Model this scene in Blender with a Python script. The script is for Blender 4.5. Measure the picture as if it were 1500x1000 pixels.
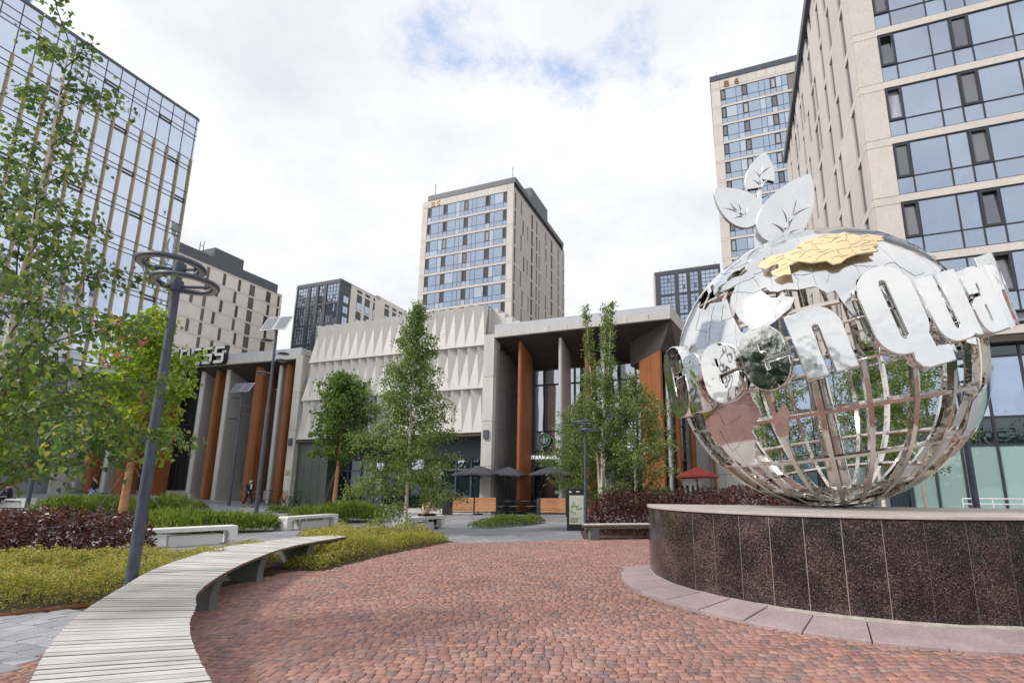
import bpy, bmesh, math, random
import numpy as np
from mathutils import Vector, Matrix
from mathutils.geometry import delaunay_2d_cdt

# ------------------------------------------------------------------ clear
for o in list(bpy.data.objects):
    bpy.data.objects.remove(o)
scene = bpy.context.scene
COL = scene.collection
R = math.radians
rng = random.Random(7)
nrs = np.random.RandomState(11)

# ------------------------------------------------------------------ camera
EYE = 1.5
cam_d = bpy.data.cameras.new('camera')
cam = bpy.data.objects.new('camera', cam_d)
COL.objects.link(cam)
cam.location = (0, 0, EYE)
cam.rotation_euler = (R(90 + 10.993), 0, 0)
cam_d.sensor_width = 36.0
cam_d.lens = 36.0 * 731.0 / 1500.0
cam_d.shift_x = -70.0 / 1500.0
cam_d.shift_y = 71.5 / 1500.0
cam_d.clip_start = 0.05
cam_d.clip_end = 3000
scene.camera = cam

# ------------------------------------------------------------------ world: bright broken overcast
SUN_EL, SUN_AZ = 42.0, 247.0        # azimuth clockwise from +Y (camera looks along +Y)
world = bpy.data.worlds.new('World')
scene.world = world
world.use_nodes = True
wt = world.node_tree
wt.nodes.clear()
def wn(t, **k):
    n = wt.nodes.new(t)
    for a, b in k.items():
        setattr(n, a, b)
    return n
out = wn('ShaderNodeOutputWorld')
bg = wn('ShaderNodeBackground')
bg.inputs['Strength'].default_value = 0.1
sky = wn('ShaderNodeTexSky', sky_type='NISHITA', sun_disc=False)
sky.sun_elevation = R(SUN_EL)
sky.sun_rotation = R(SUN_AZ)
sky.air_density = 1.0
sky.dust_density = 0.6
tc = wn('ShaderNodeTexCoord')
sep = wn('ShaderNodeSeparateXYZ')
wt.links.new(tc.outputs['Generated'], sep.inputs[0])
def wmath(op, a, b=None, clamp=False):
    n = wn('ShaderNodeMath', operation=op, use_clamp=clamp)
    for i, v in enumerate((a, b)):
        if v is None:
            continue
        if isinstance(v, (int, float)):
            n.inputs[i].default_value = v
        else:
            wt.links.new(v, n.inputs[i])
    return n.outputs[0]
zz = wmath('ADD', wmath('MAXIMUM', sep.outputs[2], 0.0), 0.22)
comb = wn('ShaderNodeCombineXYZ')
wt.links.new(wmath('DIVIDE', sep.outputs[0], zz), comb.inputs[0])
wt.links.new(wmath('DIVIDE', sep.outputs[1], zz), comb.inputs[1])
def wnoise(scale, detail, rough, off):
    mp = wn('ShaderNodeMapping')
    mp.inputs['Location'].default_value = off
    wt.links.new(comb.outputs[0], mp.inputs[0])
    n = wn('ShaderNodeTexNoise')
    n.inputs['Scale'].default_value = scale
    n.inputs['Detail'].default_value = detail
    n.inputs['Roughness'].default_value = rough
    wt.links.new(mp.outputs[0], n.inputs['Vector'])
    return n.outputs['Fac']
n_big = wnoise(0.9, 3.0, 0.5, (0.35, 1.9, 0.0))
n_fine = wnoise(4.2, 9.0, 0.66, (3.1, 0.4, 2.0))
n_mid = wnoise(1.5, 5.0, 0.55, (7.3, 2.6, 1.0))
# a break in the cloud deck ahead and high up, ragged by the fine noise
dx = wmath('SUBTRACT', wmath('DIVIDE', sep.outputs[0], zz), -0.02)
dy = wmath('SUBTRACT', wmath('DIVIDE', sep.outputs[1], zz), 0.78)
rr = wmath('SQRT', wmath('ADD', wmath('MULTIPLY', wmath('MULTIPLY', dx, dx), 4.5), wmath('MULTIPLY', wmath('MULTIPLY', dy, dy), 14.0)))
hole = wmath('SUBTRACT', 1.0, rr, True)
gap = wmath('ADD', wmath('MULTIPLY', hole, 0.9), wmath('MULTIPLY', wmath('SUBTRACT', n_fine, 0.5), 2.3))
gap = wmath('ADD', gap, wmath('MULTIPLY', wmath('SUBTRACT', n_big, 0.62), 0.8))
ramp = wn('ShaderNodeMapRange')
ramp.interpolation_type = 'SMOOTHSTEP'
ramp.inputs['From Min'].default_value = 0.28
ramp.inputs['From Max'].default_value = 0.88
wt.links.new(gap, ramp.inputs['Value'])
gapf = wmath('MULTIPLY', ramp.outputs[0], 0.9)
cl = wn('ShaderNodeMix', data_type='RGBA')
cl.inputs[6].default_value = (4.2, 4.38, 4.75, 1)
cl.inputs[7].default_value = (5.7, 5.7, 5.75, 1)
mr2 = wn('ShaderNodeMapRange')
mr2.inputs['From Min'].default_value = 0.36
mr2.inputs['From Max'].default_value = 0.58
wt.links.new(wmath('ADD', wmath('MULTIPLY', n_mid, 0.7), wmath('MULTIPLY', n_fine, 0.3)), mr2.inputs['Value'])
wt.links.new(mr2.outputs[0], cl.inputs[0])
blue = wn('ShaderNodeMix', data_type='RGBA')
blue.inputs[0].default_value = 0.8
blue.inputs[7].default_value = (2.1, 3.05, 5.0, 1)
wt.links.new(sky.outputs[0], blue.inputs[6])
mx = wn('ShaderNodeMix', data_type='RGBA')
wt.links.new(gapf, mx.inputs[0])
wt.links.new(cl.outputs[2], mx.inputs[6])
wt.links.new(blue.outputs[2], mx.inputs[7])
wt.links.new(mx.outputs[2], bg.inputs['Color'])
wt.links.new(bg.outputs[0], out.inputs['Surface'])

sun_d = bpy.data.lights.new('sun', 'SUN')
sun_d.energy = 1.5
sun_d.angle = R(12)
sun_d.color = (1.0, 0.96, 0.90)
sun = bpy.data.objects.new('sun', sun_d)
COL.objects.link(sun)
sd = Vector((math.sin(R(SUN_AZ)) * math.cos(R(SUN_EL)), math.cos(R(SUN_AZ)) * math.cos(R(SUN_EL)), math.sin(R(SUN_EL))))
sun.rotation_euler = sd.to_track_quat('Z', 'Y').to_euler()
sun.location = (0, -20, 60)

scene.view_settings.view_transform = 'Standard'
scene.view_settings.look = 'None'
scene.view_settings.exposure = 0.92
scene.view_settings.gamma = 1.0
scene.view_settings.use_curve_mapping = False
scene.render.engine = 'CYCLES'
scene.cycles.max_bounces = 8
scene.cycles.transparent_max_bounces = 10

# ------------------------------------------------------------------ helpers: objects
def link(name, mesh, parent=None, kind=None, label=None):
    o = bpy.data.objects.new(name, mesh)
    COL.objects.link(o)
    if parent is not None:
        o.parent = parent
    if kind:
        o['kind'] = kind
    if label:
        o['label'] = label
    return o

def tag(o, label, cat, group=None):
    o['label'] = label
    o['category'] = cat
    if group:
        o['group'] = group
    return o

def thing(name, label, cat, loc=(0, 0, 0), rz=0.0, group=None):
    o = bpy.data.objects.new(name, None)
    o.empty_display_size = 0.3
    COL.objects.link(o)
    o.location = loc
    o.rotation_euler = (0, 0, rz)
    return tag(o, label, cat, group)

def kids(o):
    return [c for c in COL.objects if c.parent == o]

def dup(src, loc, rz, label, group=None, scale=None):
    """copy of a thing with copies of its parts and sub-parts (mesh data shared)"""
    r = src.copy()
    COL.objects.link(r)
    r.location = loc
    r.rotation_euler = (0, 0, rz)
    if scale:
        r.scale = scale
    r['label'] = label
    if group:
        r['group'] = group
    for c in kids(src):
        d = c.copy()
        COL.objects.link(d)
        d.parent = r
        for e in kids(c):
            f = e.copy()
            COL.objects.link(f)
            f.parent = d
    return r

# ------------------------------------------------------------------ helpers: meshes
class MB:
    """collects faces and links them as one mesh object"""
    def __init__(self):
        self.v, self.f, self.m, self.mats = [], [], [], []
    def mi(self, mat):
        if mat not in self.mats:
            self.mats.append(mat)
        return self.mats.index(mat)
    def face(self, pts, mat):
        b = len(self.v)
        self.v += [tuple(p) for p in pts]
        self.f.append(tuple(range(b, b + len(pts))))
        self.m.append(self.mi(mat))
    def raw(self, vs, fs, mat):
        b = len(self.v)
        self.v += [tuple(p) for p in vs]
        k = self.mi(mat)
        for f in fs:
            self.f.append(tuple(b + i for i in f))
            self.m.append(k)
    def box(self, x0, x1, y0, y1, z0, z1, mat, M=None):
        vs = [(x, y, z) for z in (z0, z1) for y in (y0, y1) for x in (x0, x1)]
        if M is not None:
            vs = [tuple(M @ Vector(p)) for p in vs]
        self.raw(vs, [(0, 2, 3, 1), (4, 5, 7, 6), (0, 1, 5, 4), (2, 6, 7, 3), (0, 4, 6, 2), (1, 3, 7, 5)], mat)
    def prism(self, poly, z0, z1, mat, M=None, axis='z'):
        n = len(poly)
        if axis == 'z':
            vs = [(x, y, z0) for x, y in poly] + [(x, y, z1) for x, y in poly]
        elif axis == 'y':      # poly in x,z ; extruded along y
            vs = [(x, z0, y) for x, y in poly] + [(x, z1, y) for x, y in poly]
        else:                  # poly in y,z ; extruded along x
            vs = [(z0, x, y) for x, y in poly] + [(z1, x, y) for x, y in poly]
        if M is not None:
            vs = [tuple(M @ Vector(p)) for p in vs]
        fs = [tuple(range(n))[::-1], tuple(range(n, 2 * n))]
        fs += [(i, (i + 1) % n, n + (i + 1) % n, n + i) for i in range(n)]
        self.raw(vs, fs, mat)
    def tube(self, pts, rad, mat, seg=8, cap=True, closed=False):
        pts = [Vector(p) for p in pts]
        n = len(pts)
        rads = rad if isinstance(rad, (list, tuple)) else [rad] * n
        vs = []
        up = None
        for i, p in enumerate(pts):
            if closed:
                t = pts[(i + 1) % n] - pts[i - 1]
            else:
                t = pts[min(i + 1, n - 1)] - pts[max(i - 1, 0)]
            t.normalize()
            if up is None:
                up = Vector((0, 0, 1)) if abs(t.z) < 0.9 else Vector((1, 0, 0))
            a = (up - t * up.dot(t))
            if a.length < 1e-4:
                a = Vector((1, 0, 0)) - t * t.x
            a.normalize()
            b = t.cross(a)
            up = a
            for k in range(seg):
                g = 2 * math.pi * k / seg
                vs.append(p + (a * math.cos(g) + b * math.sin(g)) * rads[i])
        fs = []
        m = n if closed else n - 1
        for i in range(m):
            j = (i + 1) % n
            for k in range(seg):
                l = (k + 1) % seg
                fs.append((i * seg + k, i * seg + l, j * seg + l, j * seg + k))
        if cap and not closed:
            fs.append(tuple(range(seg))[::-1])
            fs.append(tuple(range((n - 1) * seg, n * seg)))
        self.raw(vs, fs, mat)
    def lathe(self, prof, mat, seg=24, center=(0, 0, 0), cap=True):
        cx, cy, cz = center
        vs, fs = [], []
        for r, z in prof:
            for k in range(seg):
                g = 2 * math.pi * k / seg
                vs.append((cx + r * math.cos(g), cy + r * math.sin(g), cz + z))
        for i in range(len(prof) - 1):
            for k in range(seg):
                l = (k + 1) % seg
                fs.append((i * seg + k, i * seg + l, (i + 1) * seg + l, (i + 1) * seg + k))
        if cap:
            fs.append(tuple(range(seg))[::-1])
            fs.append(tuple(range((len(prof) - 1) * seg, len(prof) * seg)))
        self.raw(vs, fs, mat)
    def mesh(self, name, smooth=False, merge=False):
        me = bpy.data.meshes.new(name)
        me.from_pydata(self.v, [], self.f)
        for mt in self.mats:
            me.materials.append(mt)
        me.polygons.foreach_set('material_index', self.m)
        if smooth:
            me.polygons.foreach_set('use_smooth', [True] * len(self.f))
        me.update()
        if merge:
            bm = bmesh.new()
            bm.from_mesh(me)
            bmesh.ops.remove_doubles(bm, verts=bm.verts, dist=1e-4)
            bm.to_mesh(me)
            bm.free()
        return me
    def build(self, name, parent=None, kind=None, label=None, smooth=False, bevel=0.0, auto=None):
        me = self.mesh(name, smooth)
        o = link(name, me, parent, kind, label)
        if bevel:
            b = o.modifiers.new('bevel', 'BEVEL')
            b.width = bevel
            b.segments = 2
            b.limit_method = 'ANGLE'
            b.angle_limit = R(40)
            b.harden_normals = False
        if auto is not None:
            smooth_angle(me, auto)
        return o

def smooth_angle(me, ang):
    me.polygons.foreach_set('use_smooth', [True] * len(me.polygons))
    bm = bmesh.new()
    bm.from_mesh(me)
    bmesh.ops.remove_doubles(bm, verts=bm.verts, dist=1e-5)
    for e in bm.edges:
        if len(e.link_faces) == 2 and e.calc_face_angle(0) > R(ang):
            e.smooth = False
    bm.to_mesh(me)
    bm.free()

_cube = {}
def cube_mesh(mat):
    if mat.name not in _cube:
        b = MB()
        b.box(0, 1, 0, 1, 0, 1, mat)
        _cube[mat.name] = b.mesh('piece_' + mat.name)
    return _cube[mat.name]

def pc(name, parent, mat, x0, x1, y0, y1, z0, z1, label=None):
    """one box-shaped piece as an object of its own; alike pieces share mesh data"""
    o = link(name, cube_mesh(mat), parent, None, label)
    o.location = (x0, y0, z0)
    o.scale = (x1 - x0, y1 - y0, z1 - z0)
    return o

def np_mesh(name, verts, nper, faces_local, mat):
    """N items of nper verts each; faces_local: list of index tuples (all same length)"""
    verts = np.asarray(verts, np.float32).reshape(-1, 3)
    n = len(verts) // nper
    fl = np.asarray(faces_local, np.int32)
    k = fl.shape[1]
    idx = (np.arange(n, dtype=np.int32)[:, None, None] * nper + fl[None]).reshape(-1)
    nf = n * len(fl)
    me = bpy.data.meshes.new(name)
    me.vertices.add(len(verts))
    me.vertices.foreach_set('co', verts.ravel())
    me.loops.add(len(idx))
    me.loops.foreach_set('vertex_index', idx)
    me.polygons.add(nf)
    me.polygons.foreach_set('loop_start', np.arange(0, nf * k, k, dtype=np.int32))
    me.polygons.foreach_set('loop_total', np.full(nf, k, np.int32))
    me.materials.append(mat)
    me.update(calc_edges=True)
    me.validate()
    return me

# ------------------------------------------------------------------ helpers: materials
def newmat(name):
    m = bpy.data.materials.new(name)
    m.use_nodes = True
    nt = m.node_tree
    nt.nodes.clear()
    o = nt.nodes.new('ShaderNodeOutputMaterial')
    return m, nt, o

class NT:
    def __init__(self, nt):
        self.t = nt
    def n(self, typ, ins=None, **k):
        n = self.t.nodes.new(typ)
        for a, b in k.items():
            setattr(n, a, b)
        for a, b in (ins or {}).items():
            self.set(n, a, b)
        return n
    def set(self, n, a, b):
        s = n.inputs[a]
        if hasattr(b, 'is_output') or isinstance(b, bpy.types.NodeSocket):
            self.t.links.new(b, s)
        else:
            if isinstance(b, tuple) and s.type == 'VECTOR':
                b = b[:3]
            s.default_value = b
    def math(self, op, a, b=0.0, clamp=False):
        n = self.n('ShaderNodeMath', operation=op, use_clamp=clamp)
        self.set(n, 0, a)
        self.set(n, 1, b)
        return n.outputs[0]
    def pos(self, scale=(1, 1, 1), rot=(0, 0, 0), coord='pos'):
        if coord == 'pos':
            g = self.n('ShaderNodeNewGeometry').outputs['Position']
        else:
            g = self.n('ShaderNodeTexCoord').outputs['Object']
        return self.n('ShaderNodeMapping', {'Vector': g, 'Scale': scale, 'Rotation': rot}).outputs[0]
    def noise(self, vec, scale, detail=4.0, rough=0.55):
        return self.n('ShaderNodeTexNoise', {'Vector': vec, 'Scale': scale, 'Detail': detail, 'Roughness': rough}).outputs['Fac']
    def rng(self, v, a, b, c, d):
        return self.n('ShaderNodeMapRange', {'Value': v, 'From Min': a, 'From Max': b, 'To Min': c, 'To Max': d}).outputs[0]
    def mix(self, f, a, b, mode='MIX'):
        n = self.n('ShaderNodeMix', data_type='RGBA', blend_type=mode)
        self.set(n, 0, f)
        self.set(n, 6, a)
        self.set(n, 7, b)
        return n.outputs[2]
    def scale(self, col, f):
        n = self.n('ShaderNodeVectorMath', operation='SCALE')
        self.set(n, 0, col)
        self.set(n, 'Scale', f)
        return n.outputs[0]
    def bump(self, h, strength, dist=0.01):
        return self.n('ShaderNodeBump', {'Height': h, 'Strength': strength, 'Distance': dist}).outputs[0]

def c4(c):
    return (c[0], c[1], c[2], 1.0)

def pmat(name, col, rough=0.6, metal=0.0, var=0.12, scale=2.0, rnd=0.06, bump=0.0, bscale=60.0, stretch=(1, 1, 1), rot=0.0, spec=0.5, coord='pos', fine=0.06, bdist=0.005, col2=None, stripe=None):
    m, t, o = newmat(name)
    N = NT(t)
    p = N.pos(stretch, (0, 0, rot), coord)
    f = N.rng(N.noise(p, scale, 5), 0.3, 0.7, 1 - var, 1 + var)
    f2 = N.rng(N.noise(p, scale * 14, 3), 0.3, 0.7, 1 - fine, 1 + fine)
    oi = N.n('ShaderNodeObjectInfo').outputs['Random']
    f3 = N.rng(oi, 0, 1, 1 - rnd, 1 + rnd)
    base = c4(col)
    if col2:
        base = N.mix(N.rng(N.noise(p, scale * 1.7, 6), 0.35, 0.65, 0, 1), c4(col), c4(col2))
    k = N.math('MULTIPLY', N.math('MULTIPLY', f, f2), f3)
    b = N.n('ShaderNodeBsdfPrincipled', {'Roughness': rough, 'Metallic': metal, 'Specular IOR Level': spec})
    colr = N.scale(base, k)
    t.links.new(colr, b.inputs['Base Color'])
    hs = None
    if bump:
        hs = N.noise(p, bscale, 4)
        t.links.new(N.bump(hs, bump, bdist), b.inputs['Normal'])
    if stripe:
        per, rz, depth = stripe
        q = N.pos((1, 1, 1), (0, 0, rz))
        w = N.n('ShaderNodeTexWave', {'Vector': q, 'Scale': 2 * math.pi / per / 20.0 * 1.0, 'Distortion': 0.0}, wave_type='BANDS', bands_direction='X', wave_profile='SIN').outputs['Fac']
        t.links.new(N.bump(w, depth, 0.02), b.inputs['Normal'])
    t.links.new(b.outputs[0], o.inputs[0])
    return m

def leafmat(name, cols, trans=0.35, rough=0.5, spec=0.35, nscale=1.3, gain=1.9):
    cols = [tuple(min(0.6, v * gain) for v in c) for c in cols]
    """cols: list of colours blended per leaf (random per island) and per clump (noise)"""
    m, t, o = newmat(name)
    N = NT(t)
    g = N.n('ShaderNodeNewGeometry')
    isl = g.outputs['Random Per Island']
    cl = N.noise(N.pos(), nscale, 2)
    v = N.math('ADD', N.math('MULTIPLY', isl, 0.75), N.math('MULTIPLY', N.rng(cl, 0.3, 0.7, 0, 1), 0.25))
    r = N.n('ShaderNodeValToRGB', {'Fac': v})
    e = r.color_ramp.elements
    while len(e) < len(cols):
        e.new(0.5)
    for i, c in enumerate(cols):
        e[i].position = i / (len(cols) - 1)
        e[i].color = c4(c)
    col = r.outputs[0]
    b = N.n('ShaderNodeBsdfPrincipled', {'Base Color': col, 'Roughness': rough, 'Specular IOR Level': spec})
    tr = N.n('ShaderNodeBsdfTranslucent', {'Color': N.mix(1.0, col, (1.25, 1.3, 0.6, 1), 'MULTIPLY')})
    ms = N.n('ShaderNodeMixShader', {0: min(.6, trans + .12), 1: b.outputs[0], 2: tr.outputs[0]})
    t.links.new(ms.outputs[0], o.inputs[0])
    return m

def tilted(N, oi, nz, wave, amt=0.03):
    """every pane sits a hair out of true, so neighbours mirror different bits of sky"""
    wn_ = N.n('ShaderNodeTexWhiteNoise', {'W': N.math('MULTIPLY', oi, 91.7)}, noise_dimensions='1D').outputs['Color']
    v = N.n('ShaderNodeVectorMath', {0: wn_, 1: (0.5, 0.5, 0.5)}, operation='SUBTRACT').outputs[0]
    v = N.n('ShaderNodeVectorMath', {0: v, 'Scale': amt}, operation='SCALE').outputs[0]
    g = N.n('ShaderNodeNewGeometry').outputs['Normal']
    a = N.n('ShaderNodeVectorMath', {0: g, 1: v}, operation='ADD').outputs[0]
    a = N.n('ShaderNodeVectorMath', {0: a}, operation='NORMALIZE').outputs[0]
    return N.n('ShaderNodeBump', {'Height': nz, 'Strength': wave, 'Distance': 1.0, 'Normal': a}).outputs[0]

def glassmat(name, tint=(0.62, 0.74, 0.95), inner=(0.10, 0.13, 0.18), refl=0.6, wave=0.02, rnd=0.5, rough=0.015, curtain=0.25):
    """coated facade glass: sky mirror over a dim room, some panes with a pale blind behind"""
    m, t, o = newmat(name)
    N = NT(t)
    oi = N.n('ShaderNodeObjectInfo').outputs['Random']
    lw = N.n('ShaderNodeLayerWeight', {'Blend': 0.35}).outputs['Fresnel']
    p = N.pos((1, 1, 0.45))
    nz = N.noise(p, 0.55, 2)
    bmp = tilted(N, oi, nz, wave)
    fold = N.noise(N.pos((9, 9, 0.15)), 1.0, 3)
    cur = N.math('GREATER_THAN', oi, 1 - curtain)
    room = N.scale(c4(inner), N.rng(oi, 0, 1, 1 - rnd, 1 + rnd))
    room = N.mix(N.math('MULTIPLY', cur, N.rng(fold, 0.3, 0.7, 0.45, 0.95)), room, (0.5, 0.52, 0.55, 1))
    d = N.n('ShaderNodeBsdfDiffuse', {'Color': room})
    gl = N.n('ShaderNodeBsdfGlossy', {'Color': c4(tint), 'Roughness': rough, 'Normal': bmp})
    fac = N.math('ADD', N.math('MULTIPLY', lw, 1 - refl), refl, True)
    fac = N.math('MULTIPLY', fac, N.rng(oi, 0, 1, 1.0, 0.86))
    ms = N.n('ShaderNodeMixShader', {0: fac, 1: d.outputs[0], 2: gl.outputs[0]})
    t.links.new(ms.outputs[0], o.inputs[0])
    return m

def clearglass(name, tint=(0.68, 0.77, 0.91), through=(0.70, 0.76, 0.80), refl=0.52, wave=0.012):
    m, t, o = newmat(name)
    N = NT(t)
    lw = N.n('ShaderNodeLayerWeight', {'Blend': 0.3}).outputs['Fresnel']
    nz = N.noise(N.pos((1, 1, 0.5)), 0.5, 2)
    tr = N.n('ShaderNodeBsdfTransparent', {'Color': c4(through)})
    gl = N.n('ShaderNodeBsdfGlossy', {'Color': c4(tint), 'Roughness': 0.01, 'Normal': tilted(N, N.n('ShaderNodeObjectInfo').outputs['Random'], nz, wave)})
    fac = N.math('ADD', N.math('MULTIPLY', lw, 1 - refl), refl, True)
    ms = N.n('ShaderNodeMixShader', {0: fac, 1: tr.outputs[0], 2: gl.outputs[0]})
    t.links.new(ms.outputs[0], o.inputs[0])
    return m

def steelmat(name, col=(0.80, 0.80, 0.79), rough=0.07, wave=0.08, wscale=1.6, fine=0.0):
    m, t, o = newmat(name)
    N = NT(t)
    p = N.pos()
    h = N.noise(p, wscale, 3)
    sm = N.rng(N.noise(p, 5.0, 5), 0.3, 0.75, rough * 0.7, rough * 1.8)
    dirt = N.rng(N.noise(p, 2.3, 6), 0.35, 0.7, 0.93, 1.0)
    b = N.n('ShaderNodeBsdfPrincipled', {'Metallic': 1.0})
    t.links.new(N.scale(c4(col), dirt), b.inputs['Base Color'])
    t.links.new(sm, b.inputs['Roughness'])
    t.links.new(N.bump(h, wave, 0.25), b.inputs['Normal'])
    t.links.new(b.outputs[0], o.inputs[0])
    return m

def woodmat(name, col, dark, gscale=(14, 14, 0.5), rough=0.55, rnd=0.1, coord='pos', rot=0.0):
    m, t, o = newmat(name)
    N = NT(t)
    p = N.pos(gscale, (0, 0, rot), coord)
    oi = N.n('ShaderNodeObjectInfo').outputs['Random']
    sh = N.n('ShaderNodeVectorMath', {0: p}, operation='ADD')
    cb = N.n('ShaderNodeCombineXYZ', {0: N.math('MULTIPLY', oi, 37.0), 1: N.math('MULTIPLY', oi, 11.0), 2: 0.0})
    t.links.new(cb.outputs[0], sh.inputs[1])
    g = N.noise(sh.outputs[0], 1.0, 6, 0.65)
    g2 = N.noise(N.pos((1, 1, 1)), 0.9, 3)
    col_ = N.mix(N.rng(g, 0.32, 0.68, 0, 1), c4(dark), c4(col))
    k = N.math('MULTIPLY', N.rng(oi, 0, 1, 1 - rnd, 1 + rnd), N.rng(g2, 0.3, 0.7, 0.9, 1.1))
    b = N.n('ShaderNodeBsdfPrincipled', {'Roughness': rough, 'Specular IOR Level': 0.3})
    t.links.new(N.scale(col_, k), b.inputs['Base Color'])
    t.links.new(N.bump(g, 0.25, 0.003), b.inputs['Normal'])
    t.links.new(b.outputs[0], o.inputs[0])
    return m
# ------------------------------------------------------------------ materials
GRID = -R(19.45)                       # the quarter's building grid: local x = along the fronts, y = away from the plaza
M = {}
M['tan'] = pmat('tan_stone', (0.64, 0.585, 0.535), 0.75, var=0.05, scale=0.6, rnd=0.04, fine=0.07, bump=0.15, bscale=30)
M['tan_side'] = pmat('tan_ribbed_stone', (0.59, 0.54, 0.50), 0.8, var=0.05, scale=0.5, rnd=0.05, stripe=(0.22, R(19.45 + 90), 0.6))  # ribbed stone, base tone lowered so side walls render shadier than the fronts
M['cream'] = pmat('cream_stone', (0.74, 0.69, 0.63), 0.8, var=0.05, scale=0.5, rnd=0.05, stripe=(0.3, R(19.45 + 90), 0.5))
M['dark_metal'] = pmat('dark_roof_metal', (0.075, 0.085, 0.105), 0.5, var=0.08, scale=0.4)
M['dark_frame'] = pmat('dark_window_frame', (0.035, 0.038, 0.048), 0.45, rnd=0.1)
M['grey_panel'] = pmat('charcoal_panel', (0.055, 0.062, 0.078), 0.5, var=0.08)
M['slot_dark'] = pmat('slot_window', (0.07, 0.065, 0.065), 0.25, rnd=0.3)
M['slot_reveal'] = pmat('slot_reveal', (0.22, 0.20, 0.18), 0.7)
M['glass'] = glassmat('facade_glass', wave=0.05)
M['glass_far'] = glassmat('far_facade_glass', tint=(0.66, 0.77, 0.92), inner=(0.10, 0.14, 0.20), refl=0.56, wave=0.03, curtain=0.2)
M['glass_grid'] = glassmat('grid_glass', tint=(0.62, 0.70, 0.88), refl=0.6, wave=0.08, curtain=0.3)
M['glass_left'] = glassmat('curtain_wall_glass', tint=(0.73, 0.82, 0.97), inner=(0.26, 0.32, 0.42), refl=0.70, wave=0.035, curtain=0.1, rnd=0.3)
M['glass_dark'] = glassmat('entrance_glass', tint=(0.55, 0.66, 0.72), inner=(0.012, 0.022, 0.026), refl=0.12, wave=0.02, curtain=0.0)
M['glass_cafe'] = glassmat('cafe_glass', tint=(0.82, 0.88, 0.95), inner=(0.03, 0.035, 0.045), refl=0.62, wave=0.02, curtain=0.0)
M['glass_clear'] = clearglass('clear_window_glass')
M['glass_film'] = glassmat('frosted_green_glass', tint=(0.6, 0.75, 0.75), inner=(0.33, 0.47, 0.44), refl=0.12, wave=0.02, curtain=0.0, rnd=0.1)
M['sash_glass'] = glassmat('open_sash_glass', tint=(0.6, 0.65, 0.75), inner=(0.10, 0.085, 0.075), refl=0.25, wave=0.05, curtain=0.15, rnd=0.7)
M['sash_dark'] = glassmat('dark_sash_glass', tint=(0.5, 0.5, 0.55), inner=(0.06, 0.05, 0.045), refl=0.12, wave=0.05, curtain=0.1, rnd=0.8)
M['curtain'] = pmat('white_curtain', (0.75, 0.75, 0.74), 0.9, rnd=0.1)
M['room'] = pmat('room_wall', (0.30, 0.32, 0.36), 0.9, rnd=0.25)
M['gold'] = pmat('gold_fin_metal', (0.40, 0.30, 0.155), 0.45, metal=0.35, var=0.1, scale=0.3)
M['gold_letter'] = pmat('gold_letter', (0.22, 0.13, 0.05), 0.4, metal=0.4)
M['folded'] = pmat('folded_facade_panel', (0.58, 0.565, 0.535), 0.55, var=0.06, scale=0.9, rnd=0.03, stretch=(2.5, 2.5, 0.3))
M['stone_light'] = pmat('light_fascia_stone', (0.55, 0.535, 0.50), 0.7, var=0.09, scale=1.2, rnd=0.05, stretch=(2, 2, .4))
M['roof_metal'] = pmat('pale_roof_metal', (0.52, 0.53, 0.56), 0.45, var=0.05, scale=0.5)
M['soffit'] = pmat('dark_brown_soffit', (0.065, 0.052, 0.045), 0.45, var=0.15, scale=0.7)
M['portal_panel'] = pmat('grey_portal_panel', (0.20, 0.205, 0.205), 0.45, var=0.12, scale=0.8, rnd=0.08)
M['green_panel'] = pmat('grey_green_panel', (0.085, 0.10, 0.09), 0.5, var=0.12, scale=0.8, rnd=0.06)
M['fin_metal'] = pmat('pale_metal_fin', (0.50, 0.50, 0.49), 0.4, metal=0.3, var=0.08, scale=0.6)
M['fin_wood'] = woodmat('orange_wood_fin', (0.37, 0.140, 0.052), (0.22, 0.075, 0.027), (9, 9, 0.25), 0.45)
M['white'] = pmat('white_concrete', (0.74, 0.735, 0.72), 0.6, var=0.05, scale=2.5, rnd=0.02, fine=0.04)
M['black'] = pmat('black_metal', (0.018, 0.018, 0.02), 0.45)
M['white_paint'] = pmat('white_paint', (0.8, 0.8, 0.79), 0.45)
M['lamp_grey'] = pmat('lamp_grey_metal', (0.075, 0.088, 0.125), 0.5, var=0.25, scale=9, fine=0.25, bump=0.2, bscale=90)
M['lamp_face'] = pmat('lamp_lens', (0.42, 0.42, 0.40), 0.4)
M['panel_frame'] = pmat('panel_frame', (0.45, 0.46, 0.48), 0.4, metal=.4)
M['solar'] = pmat('solar_cell', (0.12, 0.13, 0.17), 0.5, rnd=0.05, spec=0.4)
M['asphalt'] = None
M['canvas_black'] = pmat('charcoal_canvas', (0.055, 0.055, 0.065), 0.9)
M['canvas_red'] = pmat('red_canvas', (0.18, 0.02, 0.018), 0.9)
M['slat'] = woodmat('orange_slat_wood', (0.62, 0.31, 0.16), (0.48, 0.21, 0.10), (2, 2, 18), 0.55, rnd=0.12)
M['bench_wood'] = woodmat('weathered_bench_wood', (0.66, 0.62, 0.57), (0.47, 0.435, 0.40), (1, 1, 1), 0.75, rnd=0.13)
M['bench_leg'] = pmat('grey_green_bench_support', (0.155, 0.18, 0.175), 0.65, var=0.15, scale=4)

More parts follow.
